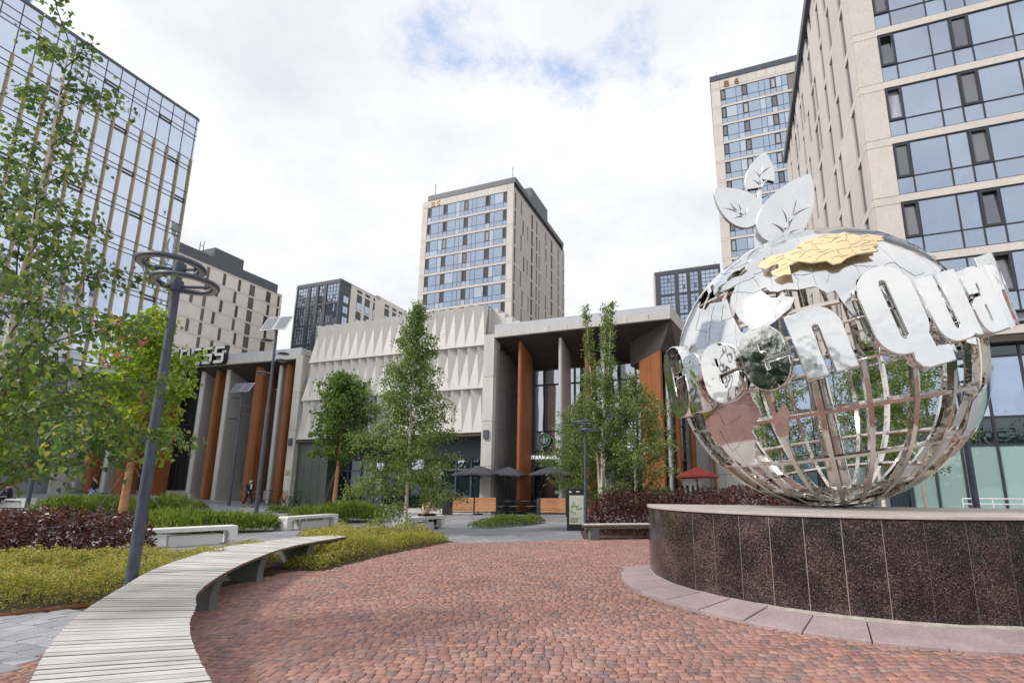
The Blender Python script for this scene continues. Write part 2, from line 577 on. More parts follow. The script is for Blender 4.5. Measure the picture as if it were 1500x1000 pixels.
def bench_wood():
    # grain runs across the bench, along each slat: use the slat's own x axis
    m, t, o = newmat('weathered_slat_wood')
    N = NT(t)
    oi = N.n('ShaderNodeObjectInfo').outputs['Random']
    q = N.n('ShaderNodeTexCoord').outputs['Object']
    mp = N.n('ShaderNodeMapping', {'Vector': q, 'Scale': (1.6, 42, 30)})
    cb = N.n('ShaderNodeCombineXYZ', {0: N.math('MULTIPLY', oi, 53.0), 1: N.math('MULTIPLY', oi, 17.0)})
    t.links.new(cb.outputs[0], mp.inputs['Location'])
    g = N.noise(mp.outputs[0], 1.0, 6, 0.65)
    blot = N.noise(N.pos(), 3.0, 4)
    c = N.mix(N.rng(g, 0.33, 0.68, 0, 1), (0.46, 0.435, 0.415, 1), (0.68, 0.665, 0.65, 1))
    k = N.math('MULTIPLY', N.rng(oi, 0, 1, 0.84, 1.08), N.rng(blot, 0.3, 0.7, 0.86, 1.06))
    sepz = N.n('ShaderNodeSeparateXYZ', {0: N.n('ShaderNodeNewGeometry').outputs['Normal']}).outputs[2]
    side = N.rng(sepz, 0.2, 0.8, 0, 1)      # sawn brown ends, sides darkened as shade between slats; weathered top is pale
    cc = N.mix(side, (0.19, 0.125, 0.085, 1), N.scale(c, k))
    b = N.n('ShaderNodeBsdfPrincipled', {'Base Color': cc, 'Roughness': 0.75, 'Specular IOR Level': 0.25})
    t.links.new(N.bump(g, 0.4, 0.003), b.inputs['Normal'])
    t.links.new(b.outputs[0], o.inputs[0])
    return m
M['slat_top'] = bench_wood()

def granite():
    m, t, o = newmat('dark_speckled_granite')
    N = NT(t)
    p = N.pos()
    oi = N.n('ShaderNodeObjectInfo').outputs['Random']
    v = N.n('ShaderNodeTexVoronoi', {'Vector': p, 'Scale': 105.0, 'Randomness': 1.0})
    cellr = N.n('ShaderNodeSeparateColor', {0: v.outputs['Color']}).outputs[0]
    v2 = N.n('ShaderNodeTexVoronoi', {'Vector': p, 'Scale': 190.0})
    cell2 = N.n('ShaderNodeSeparateColor', {0: v2.outputs['Color']}).outputs[1]
    big = N.noise(p, 2.6, 5, 0.6)
    r = N.n('ShaderNodeValToRGB', {'Fac': N.math('ADD', cellr, N.rng(big, 0.3, 0.7, -0.34, 0.26))})
    r.color_ramp.interpolation = 'CONSTANT'
    e = r.color_ramp.elements
    pal = [(0, (0.010, 0.009, 0.010)), (0.34, (0.027, 0.022, 0.023)), (0.60, (0.055, 0.032, 0.029)), (0.83, (0.105, 0.056, 0.045)), (0.95, (0.16, 0.11, 0.095))]
    while len(e) < len(pal):
        e.new(0.5)
    for i, (q, c) in enumerate(pal):
        e[i].position = q
        e[i].color = c4(c)
    spk = N.math('GREATER_THAN', cell2, 0.97)
    col = N.mix(spk, r.outputs[0], (0.27, 0.25, 0.245, 1))
    b = N.n('ShaderNodeBsdfPrincipled', {'Base Color': N.scale(col, N.rng(oi, 0, 1, 0.8, 1.25)), 'Roughness': 0.17, 'Specular IOR Level': 0.45})
    t.links.new(b.outputs[0], o.inputs[0])
    return m
M['granite'] = granite()
M['cap_stone'] = pmat('pale_cap_stone', (0.50, 0.45, 0.43), 0.6, var=0.1, scale=3)
M['skirt'] = pmat('mauve_skirt_stone', (0.37, 0.29, 0.295), 0.65, var=0.14, scale=2.2, rnd=0.10, fine=0.16, bump=0.1, bscale=120)
M['mortar'] = pmat('pale_mortar', (0.42, 0.38, 0.33), 0.9, var=0.25, scale=9, bump=0.6, bscale=40)
M['grout'] = pmat('grout', (0.40, 0.34, 0.31), 0.9)

def cobble():
    m, t, o = newmat('clinker_cobble')
    N = NT(t)
    a = N.n('ShaderNodeAttribute', attribute_name='tone').outputs['Color']
    p = N.pos()
    f = N.rng(N.noise(p, 45, 4, 0.65), 0.3, 0.7, 0.80, 1.18)
    g = N.rng(N.noise(p, 0.55, 5, 0.6), 0.3, 0.7, 0.0, 1.0)
    dust = N.rng(N.noise(p, 1.7, 6, 0.62), 0.50, 0.78, 0.0, 0.42)
    c = N.scale(N.scale(a, f), N.rng(g, 0, 1, 0.88, 1.12))
    c = N.mix(dust, c, (0.42, 0.33, 0.28, 1))
    b = N.n('ShaderNodeBsdfPrincipled', {'Base Color': c, 'Roughness': 0.72, 'Specular IOR Level': 0.35})
    t.links.new(N.bump(N.noise(p, 120, 3), 0.35, 0.004), b.inputs['Normal'])
    t.links.new(b.outputs[0], o.inputs[0])
    return m
M['cobble'] = cobble()
M['joint'] = pmat('sandy_joint', (0.20, 0.145, 0.12), 0.95, var=0.3, scale=1.2, fine=0.2, bump=0.5, bscale=80, col2=(0.26, 0.20, 0.165))
M['dark_joint'] = pmat('dark_paver_joint', (0.07, 0.07, 0.075), 0.95, var=0.2)
M['soil'] = pmat('bark_mulch', (0.075, 0.05, 0.035), 0.95, var=0.35, scale=6, fine=0.4, bump=1.0, bscale=50, bdist=0.02)

def paving():
    m, t, o = newmat('grey_paving')
    N = NT(t)
    p = N.pos((1, 1, 1), (0, 0, R(19.45)))
    br = N.n('ShaderNodeTexBrick', {'Vector': p, 'Color1': (0.25, 0.255, 0.28, 1), 'Color2': (0.34, 0.345, 0.37, 1), 'Mortar': (0.075, 0.075, 0.08, 1), 'Scale': 1.0,
                                  'Mortar Size': 0.010, 'Mortar Smooth': 0.2, 'Bias': 0.0, 'Brick Width': 0.30, 'Row Height': 0.20})
    br.offset = 0.5
    far = N.noise(N.pos(), 0.35, 5, 0.6)
    fine = N.noise(N.pos(), 8.0, 5, 0.65)
    c = N.scale(br.outputs['Color'], N.math('MULTIPLY', N.rng(far, 0.3, 0.7, 0.82, 1.15), N.rng(fine, 0.3, 0.7, 0.92, 1.08)))
    b = N.n('ShaderNodeBsdfPrincipled', {'Base Color': c, 'Roughness': N.rng(far, 0.35, 0.65, 0.42, 0.75), 'Specular IOR Level': 0.5})
    t.links.new(N.bump(N.math('SUBTRACT', 1.0, br.outputs['Fac']), 0.5, 0.006), b.inputs['Normal'])
    t.links.new(b.outputs[0], o.inputs[0])
    return m
M['paving'] = paving()

def red_paving():
    m, t, o = newmat('red_brick_paving')
    N = NT(t)
    p = N.pos((1, 1, 1), (0, 0, R(19.45)))
    br = N.n('ShaderNodeTexBrick', {'Vector': p, 'Color1': (0.25, 0.14, 0.125, 1), 'Color2': (0.33, 0.20, 0.175, 1), 'Mortar': (0.10, 0.075, 0.07, 1), 'Scale': 1.0,
                                  'Mortar Size': 0.008, 'Brick Width': 0.20, 'Row Height': 0.10})
    f = N.noise(N.pos(), 0.8, 5)
    b = N.n('ShaderNodeBsdfPrincipled', {'Base Color': N.scale(br.outputs['Color'], N.rng(f, 0.3, 0.7, 0.85, 1.15)), 'Roughness': 0.7})
    t.links.new(b.outputs[0], o.inputs[0])
    return m
M['red_paving'] = red_paving()
M['paver'] = pmat('grey_paver', (0.34, 0.345, 0.37), 0.75, var=0.12, scale=5, rnd=0.16, fine=0.12, bump=0.25, bscale=150)
M['edging'] = pmat('rusty_edging', (0.26, 0.11, 0.06), 0.85, var=0.25, scale=5)
M['steel'] = steelmat('mirror_steel')
M['steel_plate'] = steelmat('brushed_steel_plate', (0.83, 0.83, 0.83), 0.10, 0.05, 1.1)
M['steel_letter'] = steelmat('polished_letter_steel', (0.88, 0.88, 0.87), 0.05, 0.045, 1.5)
M['steel_leaf'] = steelmat('satin_leaf_steel', (0.84, 0.84, 0.84), 0.22, 0.12, 1.4)
M['steel_wavy'] = steelmat('rippled_letter_steel', (0.86, 0.85, 0.82), 0.04, 0.06, 1.5)
M['steel_pipe'] = steelmat('pipe_steel', (0.70, 0.66, 0.60), 0.07, 0.04, 3.0)
M['plate_gold'] = pmat('gold_plate', (0.72, 0.575, 0.34), 0.5, metal=0.1, var=0.05, scale=2)
M['line_brown'] = pmat('engraved_gold_line', (0.30, 0.19, 0.07), 0.8)
M['line_dark'] = pmat('engraved_line', (0.05, 0.045, 0.04), 0.8)
M['bark_birch'] = None
M['burlap'] = pmat('burlap_wrapped_bark', (0.42, 0.215, 0.105), 0.95, var=0.25, scale=6, fine=0.3, bump=0.8, bscale=60)
M['twig'] = pmat('twig_bark', (0.11, 0.075, 0.05), 0.9)
def signwhite():
    m, t, o = newmat('lit_sign_white')
    N = NT(t)
    b = N.n('ShaderNodeBsdfPrincipled', {'Base Color': (0.8, 0.8, 0.79, 1), 'Roughness': 0.4, 'Emission Color': (1, 1, 0.98, 1), 'Emission Strength': 0.35})
    t.links.new(b.outputs[0], o.inputs[0])
    return m
M['sign_white'] = signwhite()
M['skin'] = pmat('skin', (0.50, 0.30, 0.22), 0.6)
M['hair'] = pmat('hair', (0.03, 0.022, 0.018), 0.7)
M['blond'] = pmat('fair_hair', (0.42, 0.27, 0.13), 0.7)
M['cloth_black'] = pmat('black_cloth', (0.015, 0.015, 0.018), 0.9)
M['cloth_navy'] = pmat('navy_cloth', (0.02, 0.028, 0.06), 0.9)
M['cloth_denim'] = pmat('pale_denim', (0.28, 0.40, 0.58), 0.9)
M['cloth_beige'] = pmat('beige_cloth', (0.58, 0.43, 0.30), 0.9)
M['red'] = pmat('red_paint', (0.45, 0.03, 0.03), 0.5)
M['bike_orange'] = pmat('orange_bike_paint', (0.55, 0.16, 0.04), 0.35)
M['rack_green'] = pmat('green_rack', (0.10, 0.22, 0.12), 0.6)
M['sign_blue'] = pmat('blue_sign', (0.02, 0.30, 0.75), 0.4)
M['sign_green'] = pmat('green_logo', (0.02, 0.22, 0.09), 0.5)
M['poster'] = pmat('map_poster', (0.56, 0.60, 0.48), 0.35, var=0.12, scale=3, col2=(0.66, 0.66, 0.60))
M['poster_green'] = pmat('map_green', (0.18, 0.30, 0.09), 0.5)

def birchbark():
    m, t, o = newmat('white_birch_bark')
    N = NT(t)
    n1 = N.noise(N.pos((10, 10, 42)), 1.0, 5, 0.6)
    n2 = N.noise(N.pos((3, 3, 6)), 1.0, 4)
    f = N.math('MULTIPLY', N.rng(n1, 0.60, 0.68, 0, 1), N.rng(n2, 0.4, 0.6, 0.3, 1))
    c = N.mix(N.rng(n2, 0.3, 0.7, 0, 1), (0.66, 0.56, 0.46, 1), (0.72, 0.68, 0.62, 1))
    b = N.n('ShaderNodeBsdfPrincipled', {'Base Color': N.mix(f, c, (0.04, 0.03, 0.025, 1)), 'Roughness': 0.8})
    t.links.new(N.bump(n1, 0.4, 0.01), b.inputs['Normal'])
    t.links.new(b.outputs[0], o.inputs[0])
    return m
M['bark_birch'] = birchbark()
L_birch = leafmat('birch_leaf', [(0.034, 0.058, 0.020), (0.060, 0.095, 0.030), (0.090, 0.130, 0.042), (0.135, 0.165, 0.06), (0.23, 0.215, 0.07)], 0.35, rough=.4, spec=.6)
L_near = leafmat('near_birch_leaf', [(0.030, 0.058, 0.028), (0.050, 0.090, 0.036), (0.070, 0.120, 0.036), (0.105, 0.145, 0.045), (0.20, 0.19, 0.06)], 0.36, rough=0.4, spec=.6, gain=1.65)
L_maple = leafmat('dark_maple_leaf', [(0.040, 0.070, 0.022), (0.062, 0.105, 0.030), (0.090, 0.140, 0.038), (0.125, 0.165, 0.045)], 0.38)
L_lime = leafmat('lime_leaf', [(0.075, 0.120, 0.016), (0.125, 0.180, 0.020), (0.175, 0.215, 0.030), (0.25, 0.25, 0.04)], 0.42, gain=2.0)
L_spirea = leafmat('spirea_leaf', [(0.055, 0.095, 0.018), (0.12, 0.165, 0.024), (0.18, 0.19, 0.040), (0.27, 0.22, 0.06), (0.34, 0.24, 0.07)], 0.3, nscale=4, gain=1.8)
L_spirea2 = leafmat('spirea_green_leaf', [(0.045, 0.085, 0.018), (0.085, 0.13, 0.024), (0.13, 0.16, 0.035), (0.20, 0.18, 0.05)], 0.3, nscale=3, gain=1.5)
L_purple = leafmat('purple_leaf', [(0.016, 0.008, 0.012), (0.034, 0.012, 0.016), (0.060, 0.020, 0.022), (0.085, 0.034, 0.032), (0.060, 0.048, 0.055)], 0.2, rough=0.32, spec=0.6)
L_juniper = leafmat('juniper_needle', [(0.040, 0.075, 0.016), (0.085, 0.125, 0.026), (0.15, 0.185, 0.038), (0.20, 0.21, 0.05)], 0.3, gain=1.6)
L_conifer = leafmat('dark_conifer', [(0.012, 0.028, 0.012), (0.022, 0.045, 0.018), (0.035, 0.06, 0.022)], 0.1)
M['petal_red'] = pmat('red_leaf', (0.55, 0.06, 0.10), 0.6)

# ------------------------------------------------------------------ ground
def gz(x, y):
    t = -0.8 * x + 0.6 * y - 30.0
    return 0.045 * min(max(t, 0.0), 22.0)

def sheet(name, x0, x1, y0, y1, step, dz, mat, kind='structure', inside=None):
    nx, ny = max(1, int((x1 - x0) / step)), max(1, int((y1 - y0) / step))
    vs, fs = [], []
    for j in range(ny + 1):
        for i in range(nx + 1):
            x, y = x0 + (x1 - x0) * i / nx, y0 + (y1 - y0) * j / ny
            vs.append((x, y, gz(x, y) + dz))
    for j in range(ny):
        for i in range(nx):
            a = j * (nx + 1) + i
            cx, cy = (vs[a][0] + vs[a + 1][0]) / 2, (vs[a][1] + vs[a + nx + 1][1]) / 2
            if inside and not inside(cx, cy):
                continue
            fs.append((a, a + 1, a + nx + 2, a + nx + 1))
    b = MB()
    b.raw(vs, fs, mat)
    return b.build(name, None, kind, smooth=True)

g = MB()
S = 1200.0
xs = [-S, -300] + [-150 + 6 * i for i in range(46)] + [300, S]
ys = [-S, -300, -60] + [-20 + 6 * i for i in range(31)] + [400, S]
gv = [(x, y, gz(x, y)) for y in ys for x in xs]
gf = []
for j in range(len(ys) - 1):
    for i in range(len(xs) - 1):
        a = j * len(xs) + i
        gf.append((a, a + 1, a + len(xs) + 1, a + len(xs)))
g.raw(gv, gf, M['paving'])
ground = g.build('ground', None, 'structure', smooth=True)

def inpoly(x, y, P):
    c = False
    n = len(P)
    for i in range(n):
        (x1, y1), (x2, y2) = P[i], P[(i + 1) % n]
        if (y1 > y) != (y2 > y) and x < (x2 - x1) * (y - y1) / (y2 - y1) + x1:
            c = not c
    return c

def flat(name, poly, z, mat, kind='structure'):
    b = MB()
    b.face([(x, y, z) for x, y in poly], mat)
    return b.build(name, None, kind)

PLAZA = [(-4.55, -2), (-4.2, 3.0), (-4.55, 4.45), (-4.75, 5.05), (-4.95, 6.4), (-5.1, 7.8), (-4.85, 9.35), (-4.25, 9.45), (-3.95, 11.5), (-3.1, 14.15), (-1.5, 14.25), (0.6, 15.15), (4, 15.6), (9, 15.0), (12.5, 12.0), (13, 6), (13, -2)]
plaza = flat('plaza_paving', PLAZA, 0.004, M['joint'])
bed = flat('planting_bed', [(-12, 5.0), (-7.2, 5.95), (-6.55, 6.22), (-6.02, 6.72), (-5.3, 7.4), (-5.1, 8.6), (-4.85, 9.42), (-4.2, 9.5), (-3.92, 11.5), (-3.04, 14.0), (-3.0, 14.6), (-4.2, 15.7), (-5.6, 16.4), (-7.2, 15.4), (-7.4, 14.0), (-6.2, 12.4), (-7.2, 10.6), (-8.4, 9.6), (-8.4, 11.2), (-9.5, 12.2), (-15, 12.6), (-16, 9)], 0.012, M['soil'])
bed2 = flat('planting_bed', [(0.7, 15.35), (4, 15.75), (9, 15.5), (12.8, 12.5), (15, 16), (14, 21), (6, 21), (1.6, 20), (0.7, 18)], 0.012, M['soil'])
path = sheet('brick_path', -30, 2, 27, 40, 0.8, 0.006, M['red_paving'], inside=lambda x, y: 29.6 < y + 0.353 * x + 0.0 < 31.6 if x < -4 else False)

# --- cobbles of the plaza: every stone has its own bevelled top; the 300 that show largest are objects
PC = (4.85, 8.75)
PAL = np.array([(0.40, 0.205, 0.172), (0.45, 0.255, 0.215), (0.34, 0.19, 0.175), (0.27, 0.18, 0.182), (0.21, 0.155, 0.165), (0.48, 0.26, 0.185), (0.40, 0.24, 0.212), (0.20, 0.16, 0.175)])
PW = np.array([.22, .2, .18, .12, .08, .08, .09, .03])
def rowcurve(x, ybase):
    return ybase + 0.085 * abs(math.sin(math.pi * (x * 0.62 + 0.35 * math.sin(ybase * 0.9)))) + 0.05 * math.sin(x * 0.9 + ybase * 0.7)
stones = []
yb = 2.3
while yb < 15.3:
    rh = 0.084 + rng.uniform(-0.004, 0.004)
    x = -5.3 + rng.uniform(0, 0.1)
    xe = 12.6
    while x < xe:
        w = rng.uniform(0.072, 0.118)
        cx, cy = x + w / 2, yb + rh / 2 + 0.05
        dpl = math.hypot(cx - PC[0], cy - PC[1])
        vis = (-4.9 - 0.02 * cy) < cx and cx < 12.6
        if vis and (dpl > 3.45 or 0.389 * cx + 0.921 * cy > 9.75) and inpoly(cx, cy, PLAZA):
            gp = 0.0032
            j = lambda: rng.uniform(-0.006, 0.006)
            q = [(x + gp + j(), rowcurve(x, yb) + gp + j()), (x + w - gp + j(), rowcurve(x + w, yb) + gp + j()),
                 (x + w - gp + j(), rowcurve(x + w, yb + rh) - gp + j()), (x + gp + j(), rowcurve(x, yb + rh) - gp + j())]
            stones.append((q, cx, cy))
        x += w
    yb += rh
sv, st = [], []
for q, cx, cy in stones:
    h = 0.016 + rng.uniform(-0.0025, 0.003)
    tx, ty = rng.uniform(-0.02, 0.02), rng.uniform(-0.02, 0.02)
    mx_, my_ = sum(p[0] for p in q) / 4, sum(p[1] for p in q) / 4
    lo = [(a, b, 0.0) for a, b in q]
    md = [(mx_ + (a - mx_) * 0.98, my_ + (b - my_) * 0.98, h - 0.005) for a, b in q]
    hi = [(mx_ + (a - mx_) * 0.90, my_ + (b - my_) * 0.89, h + (a - mx_) * tx + (b - my_) * ty) for a, b in q]
    sv += lo + md + hi
    c = (PAL[nrs.choice(len(PAL), p=PW)] * 0.68 + np.array([0.36, 0.195, 0.165]) * 0.32) * nrs.uniform(0.74, 1.04)
    st.append(c)
SF = [(8, 9, 10, 11)] + [(4 + i, 4 + (i + 1) % 4, 8 + (i + 1) % 4, 8 + i) for i in range(4)] + [(i, (i + 1) % 4, 4 + (i + 1) % 4, 4 + i) for i in range(4)]
sv = np.array(sv).reshape(-1, 12, 3)
st = np.array(st)
def tone(me, cols, per):
    a = me.color_attributes.new('tone', 'FLOAT_COLOR', 'POINT')
    cc = np.repeat(np.c_[cols, np.ones(len(cols))], per, axis=0)
    a.data.foreach_set('color', cc.astype(np.float32).ravel())
order = sorted(range(len(stones)), key=lambda i: stones[i][2] + (0 if -1.12 * stones[i][2] < stones[i][1] < 0.9 * stones[i][2] and stones[i][2] > 3.85 else 100))
near = set(order[:300])
for i in order[:300]:
    base = np.array([stones[i][1], stones[i][2], 0.004])
    me = np_mesh('cobble', sv[i] - base * np.array([1, 1, 0]), 12, SF, M['cobble'])
    tone(me, st[i:i + 1], 12)
    o = link('cobble', me, plaza)
    o.location = base
rest = [i for i in range(len(stones)) if i not in near]
me = np_mesh('cobble_field', sv[rest] + np.array([0, 0, 0.004]), 12, SF, M['cobble'])
tone(me, st[rest], 12)
link('cobble_field', me, plaza, 'stuff')

# --- grey pavers beside the bench
paver_area = flat('paver_strip', [(-8.2, 2.2), (-4.3, 2.2), (-4.22, 3.0), (-4.57, 4.45), (-4.77, 5.05), (-5.1, 6.5), (-6.0, 6.65), (-6.5, 6.15), (-8.2, 5.7)], 0.003, M['dark_joint'])
PVP = [(-8.2, 3.0), (-4.25, 3.0), (-4.62, 4.45), (-4.82, 5.05), (-5.2, 6.5), (-6.02, 6.62), (-6.52, 6.12), (-8.2, 5.65)]
ca, sa = math.cos(GRID), math.sin(GRID)
pvm = []
for k in range(6):
    b = MB()
    q = [(-.1425, -.0925), (.1425, -.0925), (.1425, .0925), (-.1425, .0925)]
    q = [(a + rng.uniform(-.002, .002), c + rng.uniform(-.002, .002)) for a, c in q]
    ins = [(a * 0.97, c * 0.955) for a, c in q]
    h = 0.018 + rng.uniform(-0.002, 0.002)
    vs = [(a, c, 0) for a, c in q] + [(a, c, h - .004) for a, c in q] + [(a, c, h) for a, c in ins]
    b.raw(vs, SF, M['paver'])
    pvm.append(b.mesh('paver'))
n = 0
for j in range(-30, 60):
    for i in range(-40, 40):
        u, v = i * 0.30 + (0.15 if j % 2 else 0), j * 0.20
        x, y = -5.5 + ca * u - sa * v, 4.8 + sa * u + ca * v
        if inpoly(x, y, PVP) and x > -1.14 * y - 0.5 and n < 300:
            o = link('paver', pvm[rng.randrange(6)], paver_area)
            o.location = (x, y, 0.003)
            o.rotation_euler = (0, 0, GRID)
            n += 1
b = MB()
b.tube([(-8.5, 5.72, 0.03), (-7.2, 5.98, 0.03), (-6.56, 6.22, 0.035), (-6.04, 6.72, 0.03), (-5.4, 7.3, 0.03)], 0.028, M['edging'], 6)
tag(b.build('bed_edging'), 'low rusty brown edging along the front of the yellow green hedge', 'edging')
# ------------------------------------------------------------------ towers
SEQ = [('s', .8), ('w', 1.75), ('n', .95), ('s', .9), ('w', 1.85), ('n', .9), ('n', .9), ('s', .9), ('n', .9), ('n', .9), ('w', 1.85), ('s', .95), ('n', .9), ('w', 1.8), ('s', .8)]

def front_glazing(T, x0, x1, zb, nfl, fh, band, gm, sashes, frame, y=0.0, cols=None, near=False, sill=0.96):
    """ribbon windows of one front: panes and sashes are pieces, mullions one grid, bands one piece per storey"""
    k = (x1 - x0) / sum(w for _, w in SEQ)
    xs, x = [], x0
    for typ, w in SEQ:
        xs.append((typ, x, x + w * k))
        x += w * k
    if cols:
        xs = xs[:cols]
    xe = xs[-1][2]
    mull = MB()
    mw = 0.035
    for f in range(nfl):
        z0 = zb + f * fh
        zt = z0 + fh - band
        pc('spandrel_band', T, M['tan'], x0, x1, y - 0.03, y + 0.25, zt + 0.02, z0 + fh - 0.02)
        mull.box(x0, xe, y + 0.02, y + 0.10, zt - 0.05, zt + 0.018, frame)
        mull.box(x0, xe, y + 0.02, y + 0.10, z0 - 0.018, z0 + 0.04, frame)
        for i, (typ, a, b2) in enumerate(xs):
            pc('pane', T, gm, a + mw, b2 - mw, y + 0.05, y + 0.07, z0 + 0.05, z0 + sill - 0.03)
            if typ == 's':
                rb = rng.random()
                sg = M[sashes] if rb < 0.8 else M['sash_glass']
                fr = MB()
                d0, d1 = y - 0.02, y + 0.12
                fw = 0.10 if near else 0.12
                fr.box(a + .02, b2 - .02, d0, d1, z0 + sill - 0.02, z0 + sill + fw, frame)
                fr.box(a + .02, b2 - .02, d0, d1, zt - fw - 0.05, zt - 0.045, frame)
                fr.box(a + .02, a + .02 + fw, d0 + .001, d1, z0 + sill + fw, zt - fw - .05, frame)
                fr.box(b2 - .02 - fw, b2 - .02, d0 + .001, d1, z0 + sill + fw, zt - fw - .05, frame)
                s = fr.build('window_sash', T)
                p = pc('pane', s, sg, a + .02 + fw, b2 - .02 - fw, y + 0.06, y + 0.08, z0 + sill + fw, zt - fw - .05)
                if near and rng.random() < 0.6:
                    # pivoted open a little: hinge at the top
                    p.rotation_euler = (R(-rng.uniform(2, 9)), 0, 0)
                    p.location = (a + .02 + fw, y + 0.03, z0 + sill + fw)
            else:
                pc('pane', T, gm, a + mw, b2 - mw, y + 0.05, y + 0.07, z0 + sill + 0.03, zt - 0.055)
                if near and rng.random() < 0.55:
                    cw = rng.uniform(0.3, 0.75) * (b2 - a)
                    ca_ = a + rng.uniform(0.05, 0.2) if rng.random() < 0.5 else b2 - cw - 0.08
                    cb = MB()
                    nfold = int(cw / 0.06)
                    for q in range(nfold):
                        u0, u1 = ca_ + cw * q / nfold, ca_ + cw * (q + 1) / nfold
                        v0, v1 = y + 0.22 + 0.03 * (q % 2), y + 0.22 + 0.03 * ((q + 1) % 2)
                        cb.face([(u0, v0, z0 + .05), (u1, v1, z0 + .05), (u1, v1, zt - .05), (u0, v0, zt - .05)], M['curtain'])
                    cb.build('curtain', T)
        mull.box(x0, xe, y + 0.02, y + 0.10, z0 + sill - 0.03, z0 + sill + 0.028, frame)
        for typ, a, b2 in xs[1:]:
            mull.box(a - mw, a + mw, y + 0.025, y + 0.105, z0 + 0.04, zt - 0.05, frame)
    mull.build('mullion_grid', T, 'stuff')
    return xe

def slot_side(T, y0, y1, zb, nfl, fh, band, x=0.0, face=1, slots=None, panel='tan_side', width=0.5, seed=1, xt=0.09):
    """side wall of panels with tall slot windows; face=+1 looks to local +x, -1 to local -x"""
    r = random.Random(seed)
    for f in range(nfl):
        z0 = zb + f * fh
        zt = z0 + fh - band
        xa, xb = (x, x + xt) if face > 0 else (x - xt, x)
        pc('stone_band', T, M['tan'], xa, xb + (0.02 if face > 0 else 0), y0, y1, zt + 0.025, z0 + fh - 0.025)
        ss = []
        for i, (s, w, mode) in enumerate(slots):
            if mode == 2 or (mode == (f % 2)) or (mode == 3 and r.random() < 0.6):
                ss.append((s + (r.choice((0, 0, 0.5)) if mode != 2 else 0), w))
        ss.sort()
        y = y0
        for s, w in ss:
            if s - y > 0.05:
                pc('cladding_panel', T, M[panel], xa, xb, y, s, z0, zt)
            pc('slot_pane', T, M['slot_dark'], x - 0.05 if face > 0 else x, x if face > 0 else x + 0.05, s, s + w, z0, zt)
            y = max(y, s + w)
        if y1 - y > 0.05:
            pc('cladding_panel', T, M[panel], xa, xb, y, y1, z0, zt)

# ---- tower on the right, closest
rt_w, rt_d, rt_h = 18.0, 28.5, 38.2
RT = thing('apartment_tower', 'tan stone tower with blue ribbon windows filling the right edge, behind the globe', 'building', (16.139, 23.305, 0), GRID)
FH = 3.3
b = MB()
b.box(0.01, rt_w, 1.4, rt_d, 8.3, rt_h - 0.8, M['slot_reveal'])
b.box(0.01, 1.13, 0.12, 1.4, 8.6, rt_h - 0.8, M['slot_reveal'])
b.box(0.2, rt_w, 0.2, rt_d - .2, 8.25, 8.3 - 0.001, M['soffit'])
b.build('wall', RT)
b = MB()
b.box(1.13, rt_w, 1.385, 1.399, 8.6, rt_h - 1.0, M['room'])
for f in range(10):
    b.box(1.13, rt_w, 0.27, 1.38, 12.28 - FH + f * FH + 0.01, 12.70 - FH + f * FH - 0.01, M['room'])
b.build('room_interior', RT)
front_glazing(RT, 1.13, rt_w - 1.2, 12.72 - FH, 9, FH, 0.42, M['glass_clear'], 'sash_glass', M['dark_frame'], 0.0, cols=9, near=True)
pc('corner_panel', RT, M['tan'], rt_w - 1.2, rt_w, 0, 0.3, 9.4, rt_h - 0.8)
pc('top_band', RT, M['tan'], 1.13, rt_w - 1.2, -0.03, 0.3, 12.74 - FH + 9 * FH, rt_h - 0.8)
for f in range(9):
    z0 = 12.72 - FH + f * FH
    pc('corner_panel', RT, M['tan'], 0, 1.13, 0, 0.12, z0 + 0.0, z0 + FH - 0.47)
    pc('corner_band', RT, M['tan'], 0, 1.13, 0, 0.12, z0 + FH - 0.44, z0 + FH - 0.03)
slot_side(RT, 0.13, rt_d, 12.72 - FH, 9, FH, 0.42, 0.0, -1,
          [(1.0, .8, 2), (3.9, .8, 0), (4.4, .8, 1), (6.6, .8, 2), (9.2, .8, 3), (10.7, 1.2, 2), (13.4, .8, 0), (14.8, .8, 1), (16.6, .8, 2), (19.2, .8, 3), (20.6, 1.2, 2), (23.2, .8, 0), (25.2, .8, 2)], seed=3)
b = MB()
b.box(-0.4, rt_w + 0.2, -0.12, rt_d + .2, rt_h - 0.8, rt_h, M['dark_metal'])
b.build('roof_parapet', RT)
b = MB()
b.box(-0.2, rt_w + 1, -0.5, 0.0, 8.24, 8.62, M['tan'])
b.box(-0.2, rt_w + 1, -0.45, 0.2, 7.9, 8.235, M['soffit'])
b.build('ledge', RT)
# glazed ground storeys
lob = [-1.2, 0.2, 1.3, 2.3 + 1.13, 3.66 + 1.13, 5.0 + 1.13, 6.4 + 1.13, 7.8 + 1.13, 9.2 + 1.13, 10.6 + 1.13]
lob = [0.0, 1.0, 2.1, 3.43, 4.80, 6.15, 7.5, 8.9, 10.3, 11.7, 13.1, 14.5, 16.0, 17.9]
lm = MB()
for i in range(len(lob) - 1):
    a, c = lob[i] + 0.05, lob[i + 1] - 0.05
    pc('frosted_pane', RT, M['glass_film'], a, c, 0.02, 0.05, 0.1, 3.31)
    pc('pane', RT, M['glass_dark'], a, c, 0.02, 0.05, 3.41, 4.54)  # dark glass row: the mirrored trees are put into the pane colour
    pc('pane', RT, M['glass'], a, c, 0.02, 0.05, 4.64, 7.3)
    pc('pane', RT, M['glass_dark'], a, c, 0.02, 0.05, 7.40, 7.88)
for x in lob:
    lm.box(x - 0.05, x + 0.05, -0.03, 0.12, 0, 7.9, M['dark_frame'])
for z in (3.36, 4.59, 7.35):
    lm.box(0, 17.9, -0.02, 0.11, z - 0.05, z + 0.05, M['dark_frame'])
